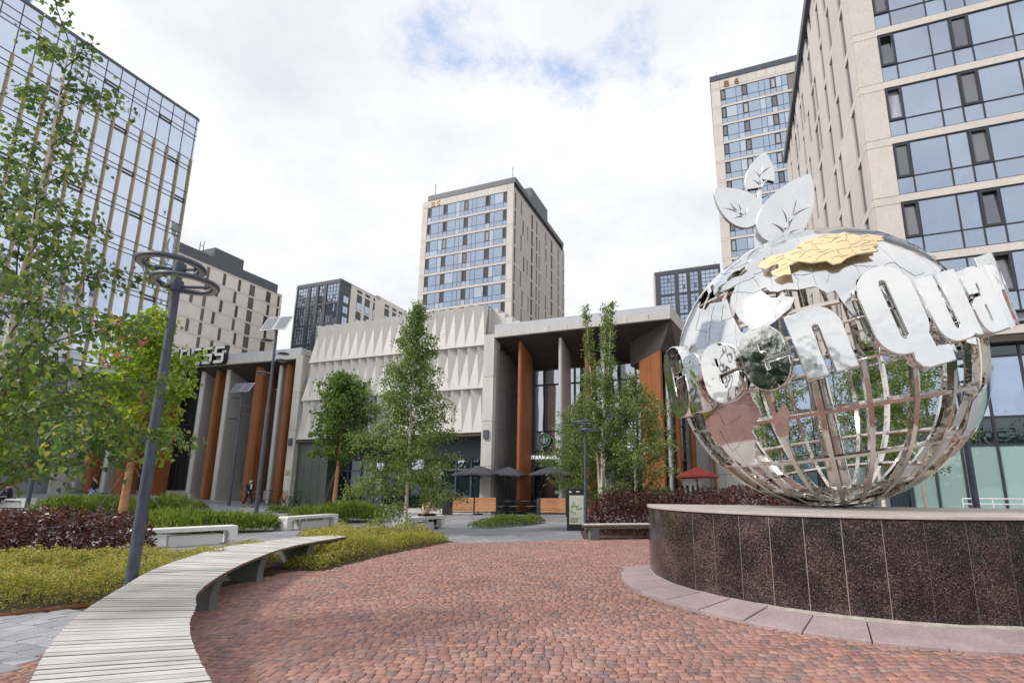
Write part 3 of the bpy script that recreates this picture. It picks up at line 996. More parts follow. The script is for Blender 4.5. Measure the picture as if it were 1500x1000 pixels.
for i in range(8):
    lm.box(0.01, 0.1, 0.3 + i * 3.5, 0.4 + i * 3.5, 0, 8.2, M['dark_frame'])
lm.box(0.02, 0.09, 0.2, rt_d, 3.3, 3.42, M['dark_frame'])
lm.build('lobby_frame', RT)
for i in range(8):
    pc('pane', RT, M['glass_dark'], 0.03, 0.06, 0.41 + i * 3.5, 3.79 + i * 3.5, 0.05, 3.29)
    pc('pane', RT, M['glass'], 0.03, 0.06, 0.41 + i * 3.5, 3.79 + i * 3.5, 3.43, 8.2)
b = MB()
b.box(0.5, 17.8, 0.6, rt_d - .3, 0, 8.2, M['room'])
b.build('lobby_core', RT)

def letter_text(txt, parent, size, x, y, z, mat, ext=0.05, rotx=90, name='letter', spacing=1.15, off=0.015):
    """raised letters, each an object of its own"""
    px_ = x
    for ch in txt:
        cu = bpy.data.curves.new('tmp', 'FONT')
        cu.body = ch
        cu.size = size
        cu.extrude = ext
        cu.offset = off * size
        to = bpy.data.objects.new('tmp', cu)
        COL.objects.link(to)
        dg = bpy.context.evaluated_depsgraph_get()
        dg.update()
        me = bpy.data.meshes.new_from_object(to.evaluated_get(dg))
        bpy.data.objects.remove(to)
        me.materials.clear()
        me.materials.append(mat)
        w = max([v.co.x for v in me.vertices], default=size * 0.3)
        if ch != ' ':
            o = link(name, me, parent)
            o.location = (px_, y, z)
            o.rotation_euler = (R(rotx), 0, 0)
        px_ += (w if ch != ' ' else size * 0.4) + size * 0.16 * spacing
    return px_

# ---- tower B6 behind it
B6 = thing('apartment_tower', 'tall tan tower marked B6 with blue ribbon windows, rising behind the steel leaves', 'building', (24.46 + 0.4 * .943, 71.26 - .4 * .333, 0), GRID)
b = MB()
b.box(0.02, 18.0, 0.14, 26, 0, 67.0, M['slot_reveal'])
b.build('wall', B6)
nf6, zb6 = 15, 65.1 - 15 * 3.3 + 0.42
front_glazing(B6, 1.43, 17.2, zb6, nf6, 3.3, 0.42, M['glass_far'], 'sash_glass', M['dark_frame'], 0.0, cols=10)
for f in range(nf6):
    z0 = zb6 + f * 3.3
    pc('corner_panel', B6, M['tan'], 0, 1.4, -0.02, 0.13, z0, z0 + 2.84)
    pc('corner_band', B6, M['tan'], 0, 1.4, -0.02, 0.13, z0 + 2.88, z0 + 3.26)
b = MB()
b.box(0, 18, -0.03, 0.14, zb6 - 6.6, zb6 - 0.02, M['tan'])
b.build('lower_wall', B6)
for k in range(4):
    for i in range(9):
        pc('pane', B6, M['glass_far'], 0.3 + i * 1.9, 2.1 + i * 1.9, -0.02, 0.13, 0.4 + k * 3.0, 3.2 + k * 3.0)
for i in range(12):
    pc('top_panel', B6, M['tan'], 1.43 + i * 1.4, 2.80 + i * 1.4, -0.04, 0.13, zb6 + nf6 * 3.3 + 0.02, 66.98)
pc('corner_panel', B6, M['tan'], 0, 1.4, -0.04, 0.13, zb6 + nf6 * 3.3 - 0.01, 66.98)
b = MB()
b.box(-0.1, 18.2, -0.15, 26.2, 67.0, 67.9, M['dark_metal'])
b.tube([(1.0, 1, 67.9), (1.0, 1, 69.5)], 0.05, M['black'], 5)
b.build('roof_parapet', B6)
letter_text('B6', B6, 1.5, 2.0, -0.06, 65.45, M['gold_letter'], 0.06, spacing=3.2, off=0.02)

# ---- tower B5 in the middle
B5 = thing('apartment_tower', 'tan tower marked B5 with a dark roof, standing behind the folded white facade', 'building', (-24.893, 82.694, 0), GRID)
W5, D5, H5 = 18.1, 26.7, 52.4
b = MB()
b.box(0.02, W5 - 0.16, 0.14, D5, 0, H5, M['slot_reveal'])
b.build('wall', B5)
nf5 = 8
zb5 = 51.0 - nf5 * 3.3 + 0.42
front_glazing(B5, 1.13, 16.9, zb5, nf5, 3.3, 0.42, M['glass_far'], 'sash_dark', M['dark_frame'])
for f in range(nf5):
    z0 = zb5 + f * 3.3
    for a, c in ((0, 1.1), (16.93, W5)):
        pc('corner_panel', B5, M['tan'], a, c, -0.02, 0.13, z0, z0 + 2.84)
        pc('corner_band', B5, M['tan'], a, c, -0.02, 0.13, z0 + 2.88, z0 + 3.26)
b = MB()
b.box(0, W5, -0.03, 0.14, 0, zb5 - 0.02, M['tan'])
b.build('lower_wall', B5)
slot_side(B5, 0.14, D5, zb5, nf5, 3.3, 0.42, W5 - 0.16, 1,
          [(0.75, .5, 2), (4.1, .5, 0), (3.3, .5, 1), (6.2, .45, 0), (8.0, .9, 2), (10.4, .5, 2), (11.8, .5, 3), (15.2, .5, 3), (18.3, .95, 2), (22.4, .7, 2), (25.5, .6, 2)], seed=5)
zt5 = zb5 + nf5 * 3.3
for i in range(13):
    pc('top_panel', B5, M['tan'], 1.13 + i * 1.213, 2.32 + i * 1.213, -0.02, 0.13, zt5 - 0.36, H5)
pc('top_panel', B5, M['tan'], 0, 1.1, -0.02, 0.13, zt5, H5 - 0.2)
pc('top_panel', B5, M['tan'], 16.93, W5, -0.02, 0.13, zt5, H5)
pc('top_panel', B5, M['tan'], W5 - 0.16, W5, 0.15, D5, zt5, H5 - 0.7)
b = MB()
b.box(1.1, W5 + 0.35, -0.1, 25.0, H5 + 0.0, H5 + 0.95, M['dark_metal'])
b.box(8, 14, 8, 17, H5 + 0.95, H5 + 0.96, M['dark_metal'])
b.box(12, W5 - .2, 8.2, 16.6, H5 + 0.95, H5 + 4.2, M['dark_metal'])
b.box(1.1, W5 + 0.3, 24, 24.9, H5 - 0.6, H5, M['dark_metal'])
b.build('roof_parapet', B5)
b = MB()
for x, y in ((2.2, 0.5), (17.6, 0.6)):
    b.tube([(x, y, H5 + 0.9), (x, y, H5 + 3.2)], 0.05, M['black'], 5)
    b.lathe([(0.02, 0), (0.13, 0.1), (0.02, 0.25)], M['black'], 6, (x, y, H5 + 3.1))
b.build('roof_mast', B5)
letter_text('B5', B5, 1.45, 1.75, -0.04, 51.05, M['gold_letter'], 0.06, spacing=1.6, off=0.02)

# ---- charcoal grid blocks
def grid_block(label, loc, W, D, H, ncols, side=True, zlow=30):
    T = thing('apartment_block', label, 'building', loc, GRID)
    b = MB()
    b.box(-W + 0.02, 0, 0.25, (3.7 if side else D), 0, H - 0.3, M['grey_panel'])
    if side:
        b.box(-W + 0.02, -0.02, 3.7, D, 0, H - 0.3, M['cream'])
    b.box(-W - 0.5, -W, 0.1, D, 0, H, M['tan'])
    b.build('wall', T)
    b = MB()
    b.box(-W - 0.2, 0.1, -0.05, D, H - 0.3, H + 0.3, M['dark_metal'])
    b.tube([(-W + 1, 2, H), (-W + 1, 2, H + 2)], 0.05, M['black'], 4)
    b.tube([(-1, 2, H), (-1, 2, H + 2)], 0.05, M['black'], 4)
    b.build('roof_edge', T)
    rows = [(H - 0.75, H - 5.7), (H - 6.2, H - 10.9), (H - 11.3, H - 16.0), (H - 16.5, H - 21.2), (H - 21.7, H - 26.4)]
    cols = [(-0.35, -4.25), (-5.1, -6.9), (-7.75, -9.6), (-10.6, -13.95)]
    fr = MB()
    # charcoal grid: posts and beams standing proud of the glass
    edges = [0.0] + [x for c in cols for x in c] + [-W]
    for i in range(0, len(edges), 2):
        fr.box(min(edges[i], edges[i + 1]), max(edges[i], edges[i + 1]), -0.1, 0.25, 0, H - 0.3, M['grey_panel'])
    zz_ = [H - 0.3] + [z for r_ in rows for z in r_] + [0]
    for i in range(0, len(zz_), 2):
        for a, c in cols:
            fr.box(c, a, -0.06, 0.25, min(zz_[i], zz_[i + 1]), max(zz_[i], zz_[i + 1]), M['grey_panel'])
    fr.build('facade_grid', T)
    for a, c in cols:
        nx = 4 if a - c > 3 else 2
        for zt, z0 in rows:
            w = MB()
            for i in range(1, nx * 1 + 1):
                x = c + (a - c) * i / (nx + 0.0)
                if i < nx:
                    w.box(x - .05, x + .05, 0.08, 0.2, z0, zt, M['dark_frame'])
            for k in range(1, 5):
                z = z0 + (zt - z0) * k / 5
                w.box(c, a, 0.075, 0.2, z - .04, z + .04, M['dark_frame'])
            sx = c + (a - c) * (int(nx / 2)) / nx
            sx1 = sx + (a - c) / nx * 0.55
            sz = z0 + (zt - z0) * rng.choice((0.2, 0.2, 0.6))
            w.box(sx, sx1, 0.06, 0.2, sz, sz + 0.95, M['dark_frame'])
            f = w.build('window_frame', T)
            pc('pane', f, M['glass_grid'], c, a, 0.14, 0.18, z0, zt)
            pc('pane', f, M['sash_glass'], sx + .1, sx1 - .1, 0.045, 0.06, sz + .1, sz + 0.85)
    if side:
        # short charcoal return, then the cream wall with stacked windows
        for k in range(8):
            z1 = H - 3.7 - k * 2.75
            f = MB()
            f.box(0.0, 0.06, 1.3, 3.1, z1 - 1.95, z1, M['dark_frame'])
            s = f.build('window_frame', T)
            pc('pane', s, M['glass_grid'], 0.065, 0.075, 1.4, 2.15, z1 - 1.85, z1 - .1)
            pc('pane', s, M['glass_grid'], 0.065, 0.075, 2.25, 3.0, z1 - 1.85, z1 - .1)
        b = MB()
        b.box(-0.02, 0.12, 3.75, 13.4, 0, H + 0.1, M['cream'])
        b.box(-0.02, 0.12, 13.4, D, 0, H + 0.9, M['cream'])
        b.box(-5, 0.12, 13.4, 15, H - .3, H + 0.9, M['cream'])
        b.build('cream_wall', T)
        for y, w, off in ((5.9, 1.9, 0), (8.95, 1.95, 0), (12.2, .7, 1), (17.0, 1.9, 0), (20.4, 1.7, 0), (23.2, 1.6, 0)):
            for k in range(5):
                zt = H - 1.7 - k * 4.7
                f = MB()
                f.box(0.12, 0.16, y, y + w, zt - 4.2, zt, M['grey_panel'])
                s = f.build('window_frame', T)
                pc('pane', s, M['glass_grid'], 0.165, 0.175, y + .1, y + w - .1, zt - 4.1, zt - 2.2)
            f = MB()
            f.box(0.12, 0.15, y, y + w, H - 1.2, H - 0.45, M['dark_frame'])
            f.build('roof_slot', T)
    return T
grid_block('charcoal gridded block with cream right side, left of the B5 tower', (-55.762, 119.358, 0), 14.2, 27, 53.4, 4, True)
grid_block('charcoal gridded glass block between the cafe roof and the globe', (37.871, 110.573, 0), 15.2, 20, 53.3, 4, False)

# ---- long cream block behind the fitness hall
BL = thing('apartment_block', 'long cream block with scattered slot windows and dark roof behind the fitness sign', 'building', (-73.185, 124.547, 0), GRID)
b = MB()
b.box(-16, -0.16, -42, 0, 0, 51.3, M['slot_reveal'])
b.build('wall', BL)
b = MB()
b.box(-15.5, -0.3, -41, -1.4, 51.3, 53.6, M['dark_metal'])
b.box(-12, -1.0, -18.2, -10.9, 53.6, 56.3, M['dark_metal'])
b.tube([(-3, -19.5, 53), (-3, -19.5, 57.5)], 0.08, M['black'], 5)
b.tube([(-3, -20.3, 53), (-3, -20.3, 57.0)], 0.08, M['black'], 5)
b.tube([(-3, -20.3, 56.2), (-3, -19.5, 56.2)], 0.06, M['black'], 5)
b.build('roof_parapet', BL)
slot_side(BL, -42, 0, 51.1 - 7 * 3.3, 7, 3.3, 0.5, -0.16, 1,
          [(-38, .8, 3), (-34, .8, 3), (-30, .8, 3), (-26, .8, 2), (-22.8, .75, 0), (-20, .75, 2), (-17.5, .75, 1), (-16.1, .75, 0), (-13.1, .75, 1), (-12.3, .75, 0), (-9.3, 1.5, 2), (-4.7, 1.4, 0), (-4.1, .8, 1), (-1.3, .7, 3)], panel='cream', seed=9)
b = MB()
b.box(-15, -0.02, -42, 0, 0, 51.1 - 7 * 3.3 - .02, M['cream'])
b.build('lower_wall', BL)

# ---- curtain-wall block on the left with gold fins
GL = thing('office_block', 'mirrored glass office block with long gold fins at the upper left', 'building', (-43.167, 41.995, 0), GRID)
H0 = 41.9
YE = 7.6
cols = [YE - 0.02 - 1.213 * i for i in range(0, 27)]
rowz = []
z = H0
rowz = [(H0 - 0.0, 40.80)]
for f in range(10):
    zb_ = 40.74 - f * 3.9
    rowz += [(zb_, zb_ - 0.83), (zb_ - 0.89, zb_ - 1.29), (zb_ - 1.35, zb_ - 3.84)]
b = MB()
b.box(-18, -0.12, -26, YE + 0.2, 0, H0 - 0.3, M['room'])
b.build('core', GL)
strips = MB()
cnt = 0
for r_i, (zt, z0) in enumerate(rowz):
    if z0 < 3:
        continue
    for i in range(len(cols) - 1):
        y1, y0 = cols[i] - 0.025, cols[i + 1] + 0.025
        openv = (r_i - 2) % 3 == 0 and r_i > 0 and (i * 7 + r_i * 5) % 4 == 0
        big = zt - z0 > 0.7
        if big and i < 17 and cnt < 300 and z0 > 12:
            pc('pane', GL, M['glass_left'], -0.06, -0.03, y0, y1, z0 + 0.02, zt - 0.02)
            cnt += 1
        elif openv:
            f = MB()
            f.box(-0.06, 0.03, y0, y1, zt - 0.12, zt - .005, M['dark_frame'])
            f.box(-0.06, 0.03, y0, y1, z0 + .005, z0 + 0.12, M['dark_frame'])
            f.box(-0.06, 0.03, y0, y0 + .12, z0 + .12, zt - .12, M['dark_frame'])
            f.box(-0.06, 0.03, y1 - .12, y1, z0 + .12, zt - .12, M['dark_frame'])
            s = f.build('vent_window', GL)
            pc('pane', s, M['glass_left'], -0.05, -0.02, y0 + .12, y1 - .12, z0 + .12, zt - .12)
        else:
            strips.box(-0.06, -0.03, y0, y1, z0 + 0.02, zt - 0.02, M['glass_left'])
# rounded corner
for zt, z0 in rowz:
    prev = None
    for k in range(7):
        a = math.pi / 2 * k / 6
        p = (-0.36 + 0.33 * math.cos(a), YE + 0.33 * math.sin(a))
        if prev:
            strips.face([(prev[0], prev[1], z0 + .02), (p[0], p[1], z0 + .02), (p[0], p[1], zt - .02), (prev[0], prev[1], zt - .02)], M['glass_left'])
        prev = p
    strips.box(-18, -0.36, YE + 0.30, YE + 0.33, z0 + .02, zt - .02, M['glass_left'])
strips.build('glazing_strips', GL, 'stuff')
mm = MB()
for y in cols:
    mm.box(-0.10, 0.015, y - 0.025, y + 0.025, 3, H0 - 0.02, M['dark_frame'])
for zt, z0 in rowz:
    mm.box(-0.10, 0.005, cols[-1], YE, zt - 0.005, zt + 0.05, M['dark_frame'])
mm.build('mullion_grid', GL, 'stuff')
for i in range(0, 25):
    pc('gold_fin', GL, M['gold'], -0.02, 0.20, cols[i] - 0.055, cols[i] + 0.055, 4.0, 36.85 + (0 if i < 14 else 0))
b = MB()
prof = [(-18, YE + .36)] + [(-0.36 + 0.38 * math.cos(math.pi / 2 * k / 6), YE + 0.38 * math.sin(math.pi / 2 * k / 6)) for k in range(6, -1, -1)] + [(0.02, -26), (-18, -26)]
b.prism(prof, H0, H0 + 0.3, M['dark_metal'])
b.build('roof_edge', GL)
SG = thing('roof_sign', 'blue round sign in a black frame on the roof edge at the top left corner', 'sign', (-43.167 + math.cos(GRID) * (-0.4) - math.sin(GRID) * (-7.6), 41.995 + math.sin(GRID) * (-0.4) + math.cos(GRID) * (-7.6), 42.2), GRID)
b = MB()
b.lathe([(0.02, -.12), (0.95, -.12), (1.0, 0), (0.95, .12), (0.02, .12)], M['sign_blue'], 28)
b.v = [(z_, x, y + 0.6) for x, y, z_ in b.v]
b.build('disc', SG)
b = MB()
b.lathe([(1.0, -.10), (1.12, -.10), (1.12, .10), (1.0, .10), (1.0, -.10)], M['white_paint'], 28, cap=False)
b.v = [(z_, x, y + 0.6) for x, y, z_ in b.v]
b.build('rim', SG)
b = MB()
b.box(-0.4, -0.2, -3.2, -1.0, -1.2, 1.0, M['black'])
for y in (-2.8, -1.6, 0.2):
    b.tube([(-0.3, y, -0.3), (-0.3, y, 1.0)], 0.08, M['black'], 5)
b.tube([(0.1, -3.2, -1.25), (0.1, 0.4, -1.25)], 0.06, M['black'], 5)
b.build('frame', SG)

# ------------------------------------------------------------------ pavilion (folded facade, fitness portal, cafe portal)
PV = thing('pavilion', 'low pavilion with folded white panels and two dark portals with wood fins', 'building', (-4.282, 29.8, 0), GRID)
# folded panels, three rows: upright triangles leaning back at the apex, hanging ones folded between them
w = 0.703
XR = -0.42
def cx(p):
    return (min(p[0], XR), p[1], p[2])
for row in range(3):
    z1, z0 = 12.92 - row * 2.72, 12.92 - (row + 1) * 2.72
    L0 = -14.10 - 0.352 * row
    e = 0.38
    for k in range(21):
        xk = L0 + w * k
        if xk - w / 2 > XR - 0.1:
            continue
        B_, Q_, B2 = (xk, e, z1), (xk + 0.19 * w, 0.02, z1), (xk + w, e, z1)
        V0, V1 = (xk - w / 2, -0.02, z0), (xk + w / 2, -0.02, z0)
        p = MB()
        p.face([cx(V0), cx(V1), cx(B_)], M['folded'])
        if xk < XR - 0.05:
            p.face([cx(B_), cx(V1), cx(Q_)], M['folded'])
            p.face([cx(Q_), cx(V1), cx(B2)], M['folded'])
            p.face([cx(B_), cx(Q_), cx(B2), cx((xk + w, 0.9, z1)), cx((xk, 0.9, z1))], M['folded'])
        p.face([cx(V1), cx(V0), cx((V0[0], 0.8, z0)), cx((V1[0], 0.8, z0))], M['folded'])
        p.build('folded_panel', PV)
b = MB()
b.box(-14.3, -0.45, 0.55, 14, 4.70, 12.75, M['folded'])
b.box(-14.9, -0.42, 0.42, 0.55, 4.75, 10.1, M['folded'])
b.build('upper_wall', PV)
b = MB()
b.box(-15.0, -0.4, 0.02, 2.5, 4.55, 4.69, M['soffit'])
b.build('overhang', PV)
# stepped roof block right of the folds
b = MB()
for k in range(5):
    b.box(-0.5 + k * 0.5, 0.0 + k * 0.5, 0.9 + k * .02, 12, 11.0, 12.85 - k * 0.33, M['folded'])
b.build('roof_steps', PV)
# entrance below the folds
b = MB()
b.box(-15.0, -12.2, 0.30, 2.9, 0.0, 4.55, M['green_panel'])
for k in range(4):
    b.box(-14.9 + k * 0.68, -14.9 + k * 0.68 + 0.66, 0.24, 0.30, 0.25, 4.5, M['green_panel'])
b.build('panelled_wall', PV)
b = MB()
b.box(-12.2, -0.4, 1.3, 1.5, 3.3, 4.54, M['grey_panel'])
b.build('entrance_fascia', PV)
gm = MB()
exs = [-12.2, -11.4, -10.3, -9.2, -8.3, -7.4, -6.4, -5.2, -4.0, -2.9, -1.8, -0.5]
for i in range(len(exs) - 1):
    pc('entrance_pane', PV, M['glass_dark'], exs[i] + .05, exs[i + 1] - .05, 1.36, 1.40, 0.2, 2.55)
    pc('entrance_pane', PV, M['glass_dark' if i % 3 else 'glass_cafe'], exs[i] + .05, exs[i + 1] - .05, 1.36, 1.40, 2.66, 3.29)
for x in exs:
    gm.box(x - .05, x + .05, 1.28, 1.45, 0.1, 3.3, M['lamp_grey'])
gm.box(-12.2, -0.5, 1.29, 1.44, 2.56, 2.65, M['lamp_grey'])
gm.build('entrance_frame', PV)
b = MB()
b.box(-8.95, -8.55, 1.33, 1.352, 1.25, 2.1, M['white_paint'])
b.build('door_notice', PV)
b = MB()
b.box(-7.45, -6.95, 1.33, 1.352, 1.75, 1.95, M['sign_green'])
b.build('door_sign', PV)
b = MB()
b.box(-15.3, 0.6, -0.55, 1.3, -0.3, 0.20, M['stone_light'])
b.build('entrance_step', PV)
# cream pillars flanking the folds
for x0, x1 in ((-15.55, -14.92), (-0.40, 0.30)):
    for k in range(4):
        pc('pillar_stone', PV, M['stone_light'], x0, x1, -0.12, 0.7, 0.02 + k * 2.70, 2.70 + k * 2.70)
    b = MB()
    b.box(x0 + .18, x1 - .2, -0.25, -0.125, 4.35, 4.85, M['lamp_grey'])
    b.build('wall_lamp', PV)
    b = MB()
    b.box(x0 + .12, x1 - .12, -0.14, -0.121, 2.30, 2.62, M['gold'])
    b.build('wall_plaque', PV)

def portal(parent, x0, x1, ztop, depth, inner_z, fascia_n, roof_x0=None, left_wall=True):
    """canopy edge, fascia stones, sloping soffit"""
    n = fascia_n
    for k in range(n):
        a, c = x0 + (x1 - x0) * k / n, x0 + (x1 - x0) * (k + 1) / n
        pc('fascia_stone', parent, M['stone_light'], a + .008, c - .008, -0.12, 0.3, ztop, ztop + 0.36)
    b = MB()
    b.box(x0, x1, -0.10, 14, ztop + 0.362, ztop + 0.80, M['roof_metal'])
    b.build('roof_edge', parent)
    b = MB()
    b.face([(x0, 0.05, ztop + .02), (x0, depth, inner_z), (x1, depth, inner_z), (x1, 0.05, ztop + .02)], M['soffit'])
    b.face([(x0, 0.05, ztop + .05), (x1, 0.05, ztop + .05), (x1, depth, inner_z + .03), (x0, depth, inner_z + .03)], M['soffit'])
    b.build('soffit', parent)

def fin(parent, x, d0, d1, z0, z1, th, mat, zslope=0.0, label=None):
    """upright blade with a rounded front edge, its head cut to the sloping soffit"""
    pr = []
    r = th / 2
    for k in range(9):
        a = math.pi + math.pi * k / 8
        pr.append((x + r * math.cos(a), d0 + r + r * math.sin(a)))
    pr += [(x + r, d1), (x - r, d1)]
    b = MB()
    n = len(pr)
    vs = [(a, c, z0) for a, c in pr] + [(a, c, z1 - zslope * (c - d0)) for a, c in pr]
    fs = [tuple(range(n))[::-1], tuple(range(n, 2 * n))] + [(i, (i + 1) % n, n + (i + 1) % n, n + i) for i in range(n)]
    b.raw(vs, fs, mat)
    return b.build('fin', parent, None, label, auto=35)

# cafe portal (right)
portal(PV, 0.30, 11.0, 10.57, 3.6, 9.25, 9)
b = MB()
b.box(0.30, 0.42, 0.3, 3.6, 0.05, 9.9, M['portal_panel'])
b.build('portal_cheek', PV)
for k in range(4):
    for j in range(3):
        pc('cheek_panel', PV, M['portal_panel'], 0.42, 0.46, 0.32 + j * 1.09, 1.39 + j * 1.09, 0.1 + k * 2.42, 2.5 + k * 2.42 - (0.02 if k < 3 else 0.25 * j))
sl = 1.32 / 3.6
fin(PV, 1.72, 0.55, 2.3, 0.1, 10.35, 0.26, M['fin_wood'], sl, 'orange wood fin')
fin(PV, 4.35, 0.55, 2.3, 0.1, 10.35, 0.24, M['fin_metal'], sl, 'pale metal fin')
fin(PV, 6.0, 0.55, 2.3, 0.1, 10.35, 0.26, M['fin_wood'], sl, 'orange wood fin')
fin(PV, 6.95, 0.55, 2.3, 0.1, 10.35, 0.24, M['fin_metal'], sl, 'pale metal fin')
# broad wood blade turned towards the plaza, then a thin pale and a thin wood one
bm_ = MB()
bm_.prism([(10.25, 0.55), (10.33, 0.68), (9.00, 1.52), (8.92, 1.40)], 0.1, 9.0, M['fin_wood'])
o = bm_.build('fin', PV, None, 'broad orange wood fin at the canopy corner')
for v in o.data.vertices:
    if v.co.z > 5:
        v.co.z = 9.02 - (10.3 - v.co.x) * 0.26
fin(PV, 10.55, 0.75, 2.0, 0.1, 8.75, 0.22, M['fin_metal'], .2, 'pale metal fin')
fin(PV, 10.95, 1.15, 2.4, 0.1, 8.55, 0.2, M['fin_wood'], .2, 'orange wood fin')
# folded-down corner of the soffit
b = MB()
b.face([(11.0, 0.045, 10.55), (8.35, 1.75, 8.52), (10.3, .6, 9.03)], M['soffit'])
b.face([(11.0, 0.045, 10.55), (10.3, .6, 9.03), (11.2, 1.4, 8.6), (11.9, 2.95, 9.86)], M['soffit'])
b.face([(11.0, 0.046, 10.56), (8.35, 1.75, 9.95), (8.35, 1.75, 8.52)], M['soffit'])
b.face([(8.35, 1.75, 8.52), (8.35, 1.75, 9.95), (8.8, 3.5, 9.3), (8.8, 3.5, 8.5)], M['soffit'])
b.face([(8.35, 1.75, 8.52), (8.8, 3.5, 8.5), (11.2, 1.4, 8.6), (10.3, .6, 9.03)], M['soffit'])
b.build('soffit_fold', PV)
# glazing behind the fins
cx = [0.5, 0.95, 1.5, 2.25, 3.3, 4.3, 5.3, 6.3, 7.3, 8.3, 9.3, 10.3, 11.2]
cz = [0.1, 3.03, 3.82, 5.06, 8.16, 9.2]
fm = MB()
for i in range(len(cx) - 1):
    for k in range(len(cz) - 1):
        dark = i in (0, 2) or (i + k) % 5 == 4
        pc('cafe_pane', PV, M['glass_dark' if (i < 1 or k == 0 and i != 3) else 'glass_cafe'], cx[i] + .04, cx[i + 1] - .04, 3.62, 3.66, cz[k] + .04, cz[k + 1] - .04)
for x in cx:
    fm.box(x - .05, x + .05, 3.52, 3.72, 0.05, 9.25, M['dark_frame'])
for z in cz[1:]:
    fm.box(0.5, 11.2, 3.535, 3.71, z - .045, z + .045, M['dark_frame'])
fm.box(1.0, 1.45, 3.5, 3.6, 0.05, 9.2, M['dark_frame'])
fm.box(1.45, 3.4, 3.42, 3.52, 2.75, 3.02, M['dark_frame'])
fm.box(1.45, 1.62, 3.42, 3.515, 0.05, 2.75, M['dark_frame'])
fm.box(2.05, 2.2, 3.42, 3.515, 0.05, 2.75, M['dark_frame'])
fm.build('cafe_frame', PV)
b = MB()
b.box(0.6, 11, 3.75, 12, 0.02, 9.2, M['room'])
b.build('inner_wall', PV)
b = MB()
b.box(11.2, 11.6, 3.3, 3.9, 0.05, 9.3, M['portal_panel'])
b.build('end_post', PV)
# canopy return along the right flank
b = MB()
b.face([(11.0, -0.12, 10.57), (11.9, 3.0, 9.9), (13.0, 9.0, 9.4), (13.0, 9.0, 9.8), (11.9, 3.0, 10.5), (11.0, -0.12, 11.37)], M['stone_light'])
b.face([(11.0, 0.05, 10.56), (11.0, 3.6, 9.24), (11.9, 3.0, 9.89)], M['soffit'])
b.face([(11.0, 3.6, 9.24), (13.0, 9.0, 9.39), (11.9, 3.0, 9.89)], M['soffit'])
b.face([(11.0, 3.6, 9.24), (11.0, 9.0, 9.39), (13.0, 9.0, 9.39)], M['soffit'])
b.face([(11.0, -0.12, 11.36), (11.9, 3.0, 10.5), (13.0, 9.0, 9.8), (8, 9, 11.36)], M['roof_metal'])
b.build('canopy_return', PV)
for i in range(5):
    for k in range(4):
        pc('flank_panel', PV, M['stone_light'], 11.62 + i * 0.8, 12.40 + i * 0.8, 4.6, 4.8, 0.05 + k * 2.2, 2.22 + k * 2.2)
fin(PV, 11.55, 3.0, 4.7, 0.1, 9.4, 0.2, M['fin_wood'], 0.1, 'orange wood fin')
fin(PV, 12.7, 3.6, 4.7, 0.1, 9.4, 0.12, M['fin_wood'], 0.1, 'orange wood fin')
for i in range(5):
    for k in range(3):
        pc('flank_pane', PV, M['glass'], 15.65 + i * 1.25, 16.85 + i * 1.25, 4.7, 4.75, 0.1 + k * 2.9, 2.95 + k * 2.9)
b = MB()
b.box(11.6, 15.6, 4.81, 14, 0, 9.0, M['soffit'])
b.box(15.62, 22.0, 4.80, 12, 0, 8.8, M['dark_frame'])
b.build('flank_core', PV)

# cafe lettering and round logo
CS = thing('cafe_sign', 'white STARBUCKS lettering and round green logo hanging on the cafe glazing', 'sign', (-4.282, 29.8, 0), GRID)
letter_text('STARBUCKS', CS, 0.30, 1.32, 3.36, 3.30, M['sign_white'], 0.03, spacing=0.42, off=0.03)
b = MB()
b.lathe([(0.01, 0), (0.56, 0), (0.56, 0.07), (0.01, 0.07)], M['sign_green'], 32)
b.v = [(x * .72 + 2.28, 3.40 - z_, y * .72 + 4.50) for x, y, z_ in b.v]
b.build('logo_disc', CS)
b = MB()
for r0, r1 in ((0.56, 0.60), (0.36, 0.385)):
    b.lathe([(r0, 0), (r1, 0), (r1, 0.09), (r0, 0.09), (r0, 0)], M['white_paint'], 32, cap=False)
star = []
for k in range(10):
    a = math.pi / 2 + k * math.pi / 5
    rr_ = 0.10 if k % 2 == 0 else 0.045
    star.append((rr_ * math.cos(a), 0.25 + rr_ * math.sin(a)))
b.prism(star, 0.07, 0.095, M['white_paint'])
b.prism([(-.12, .10), (-.07, .17), (.07, .17), (.12, .10), (.09, -.05), (.15, -.30), (.05, -.33), (0, -.22), (-.05, -.33), (-.15, -.30), (-.09, -.05)], 0.07, 0.094, M['white_paint'])
for s in (-1, 1):
    b.prism([(s * .17, .12), (s * .22, .05), (s * .20, -.12), (s * .27, -.2), (s * .30, .0), (s * .27, .16)][::s], 0.07, 0.093, M['white_paint'])
b.v = [(x * .72 + 2.28, 3.40 - z_, y * .72 + 4.50) for x, y, z_ in b.v]
b.build('logo_emblem', CS)

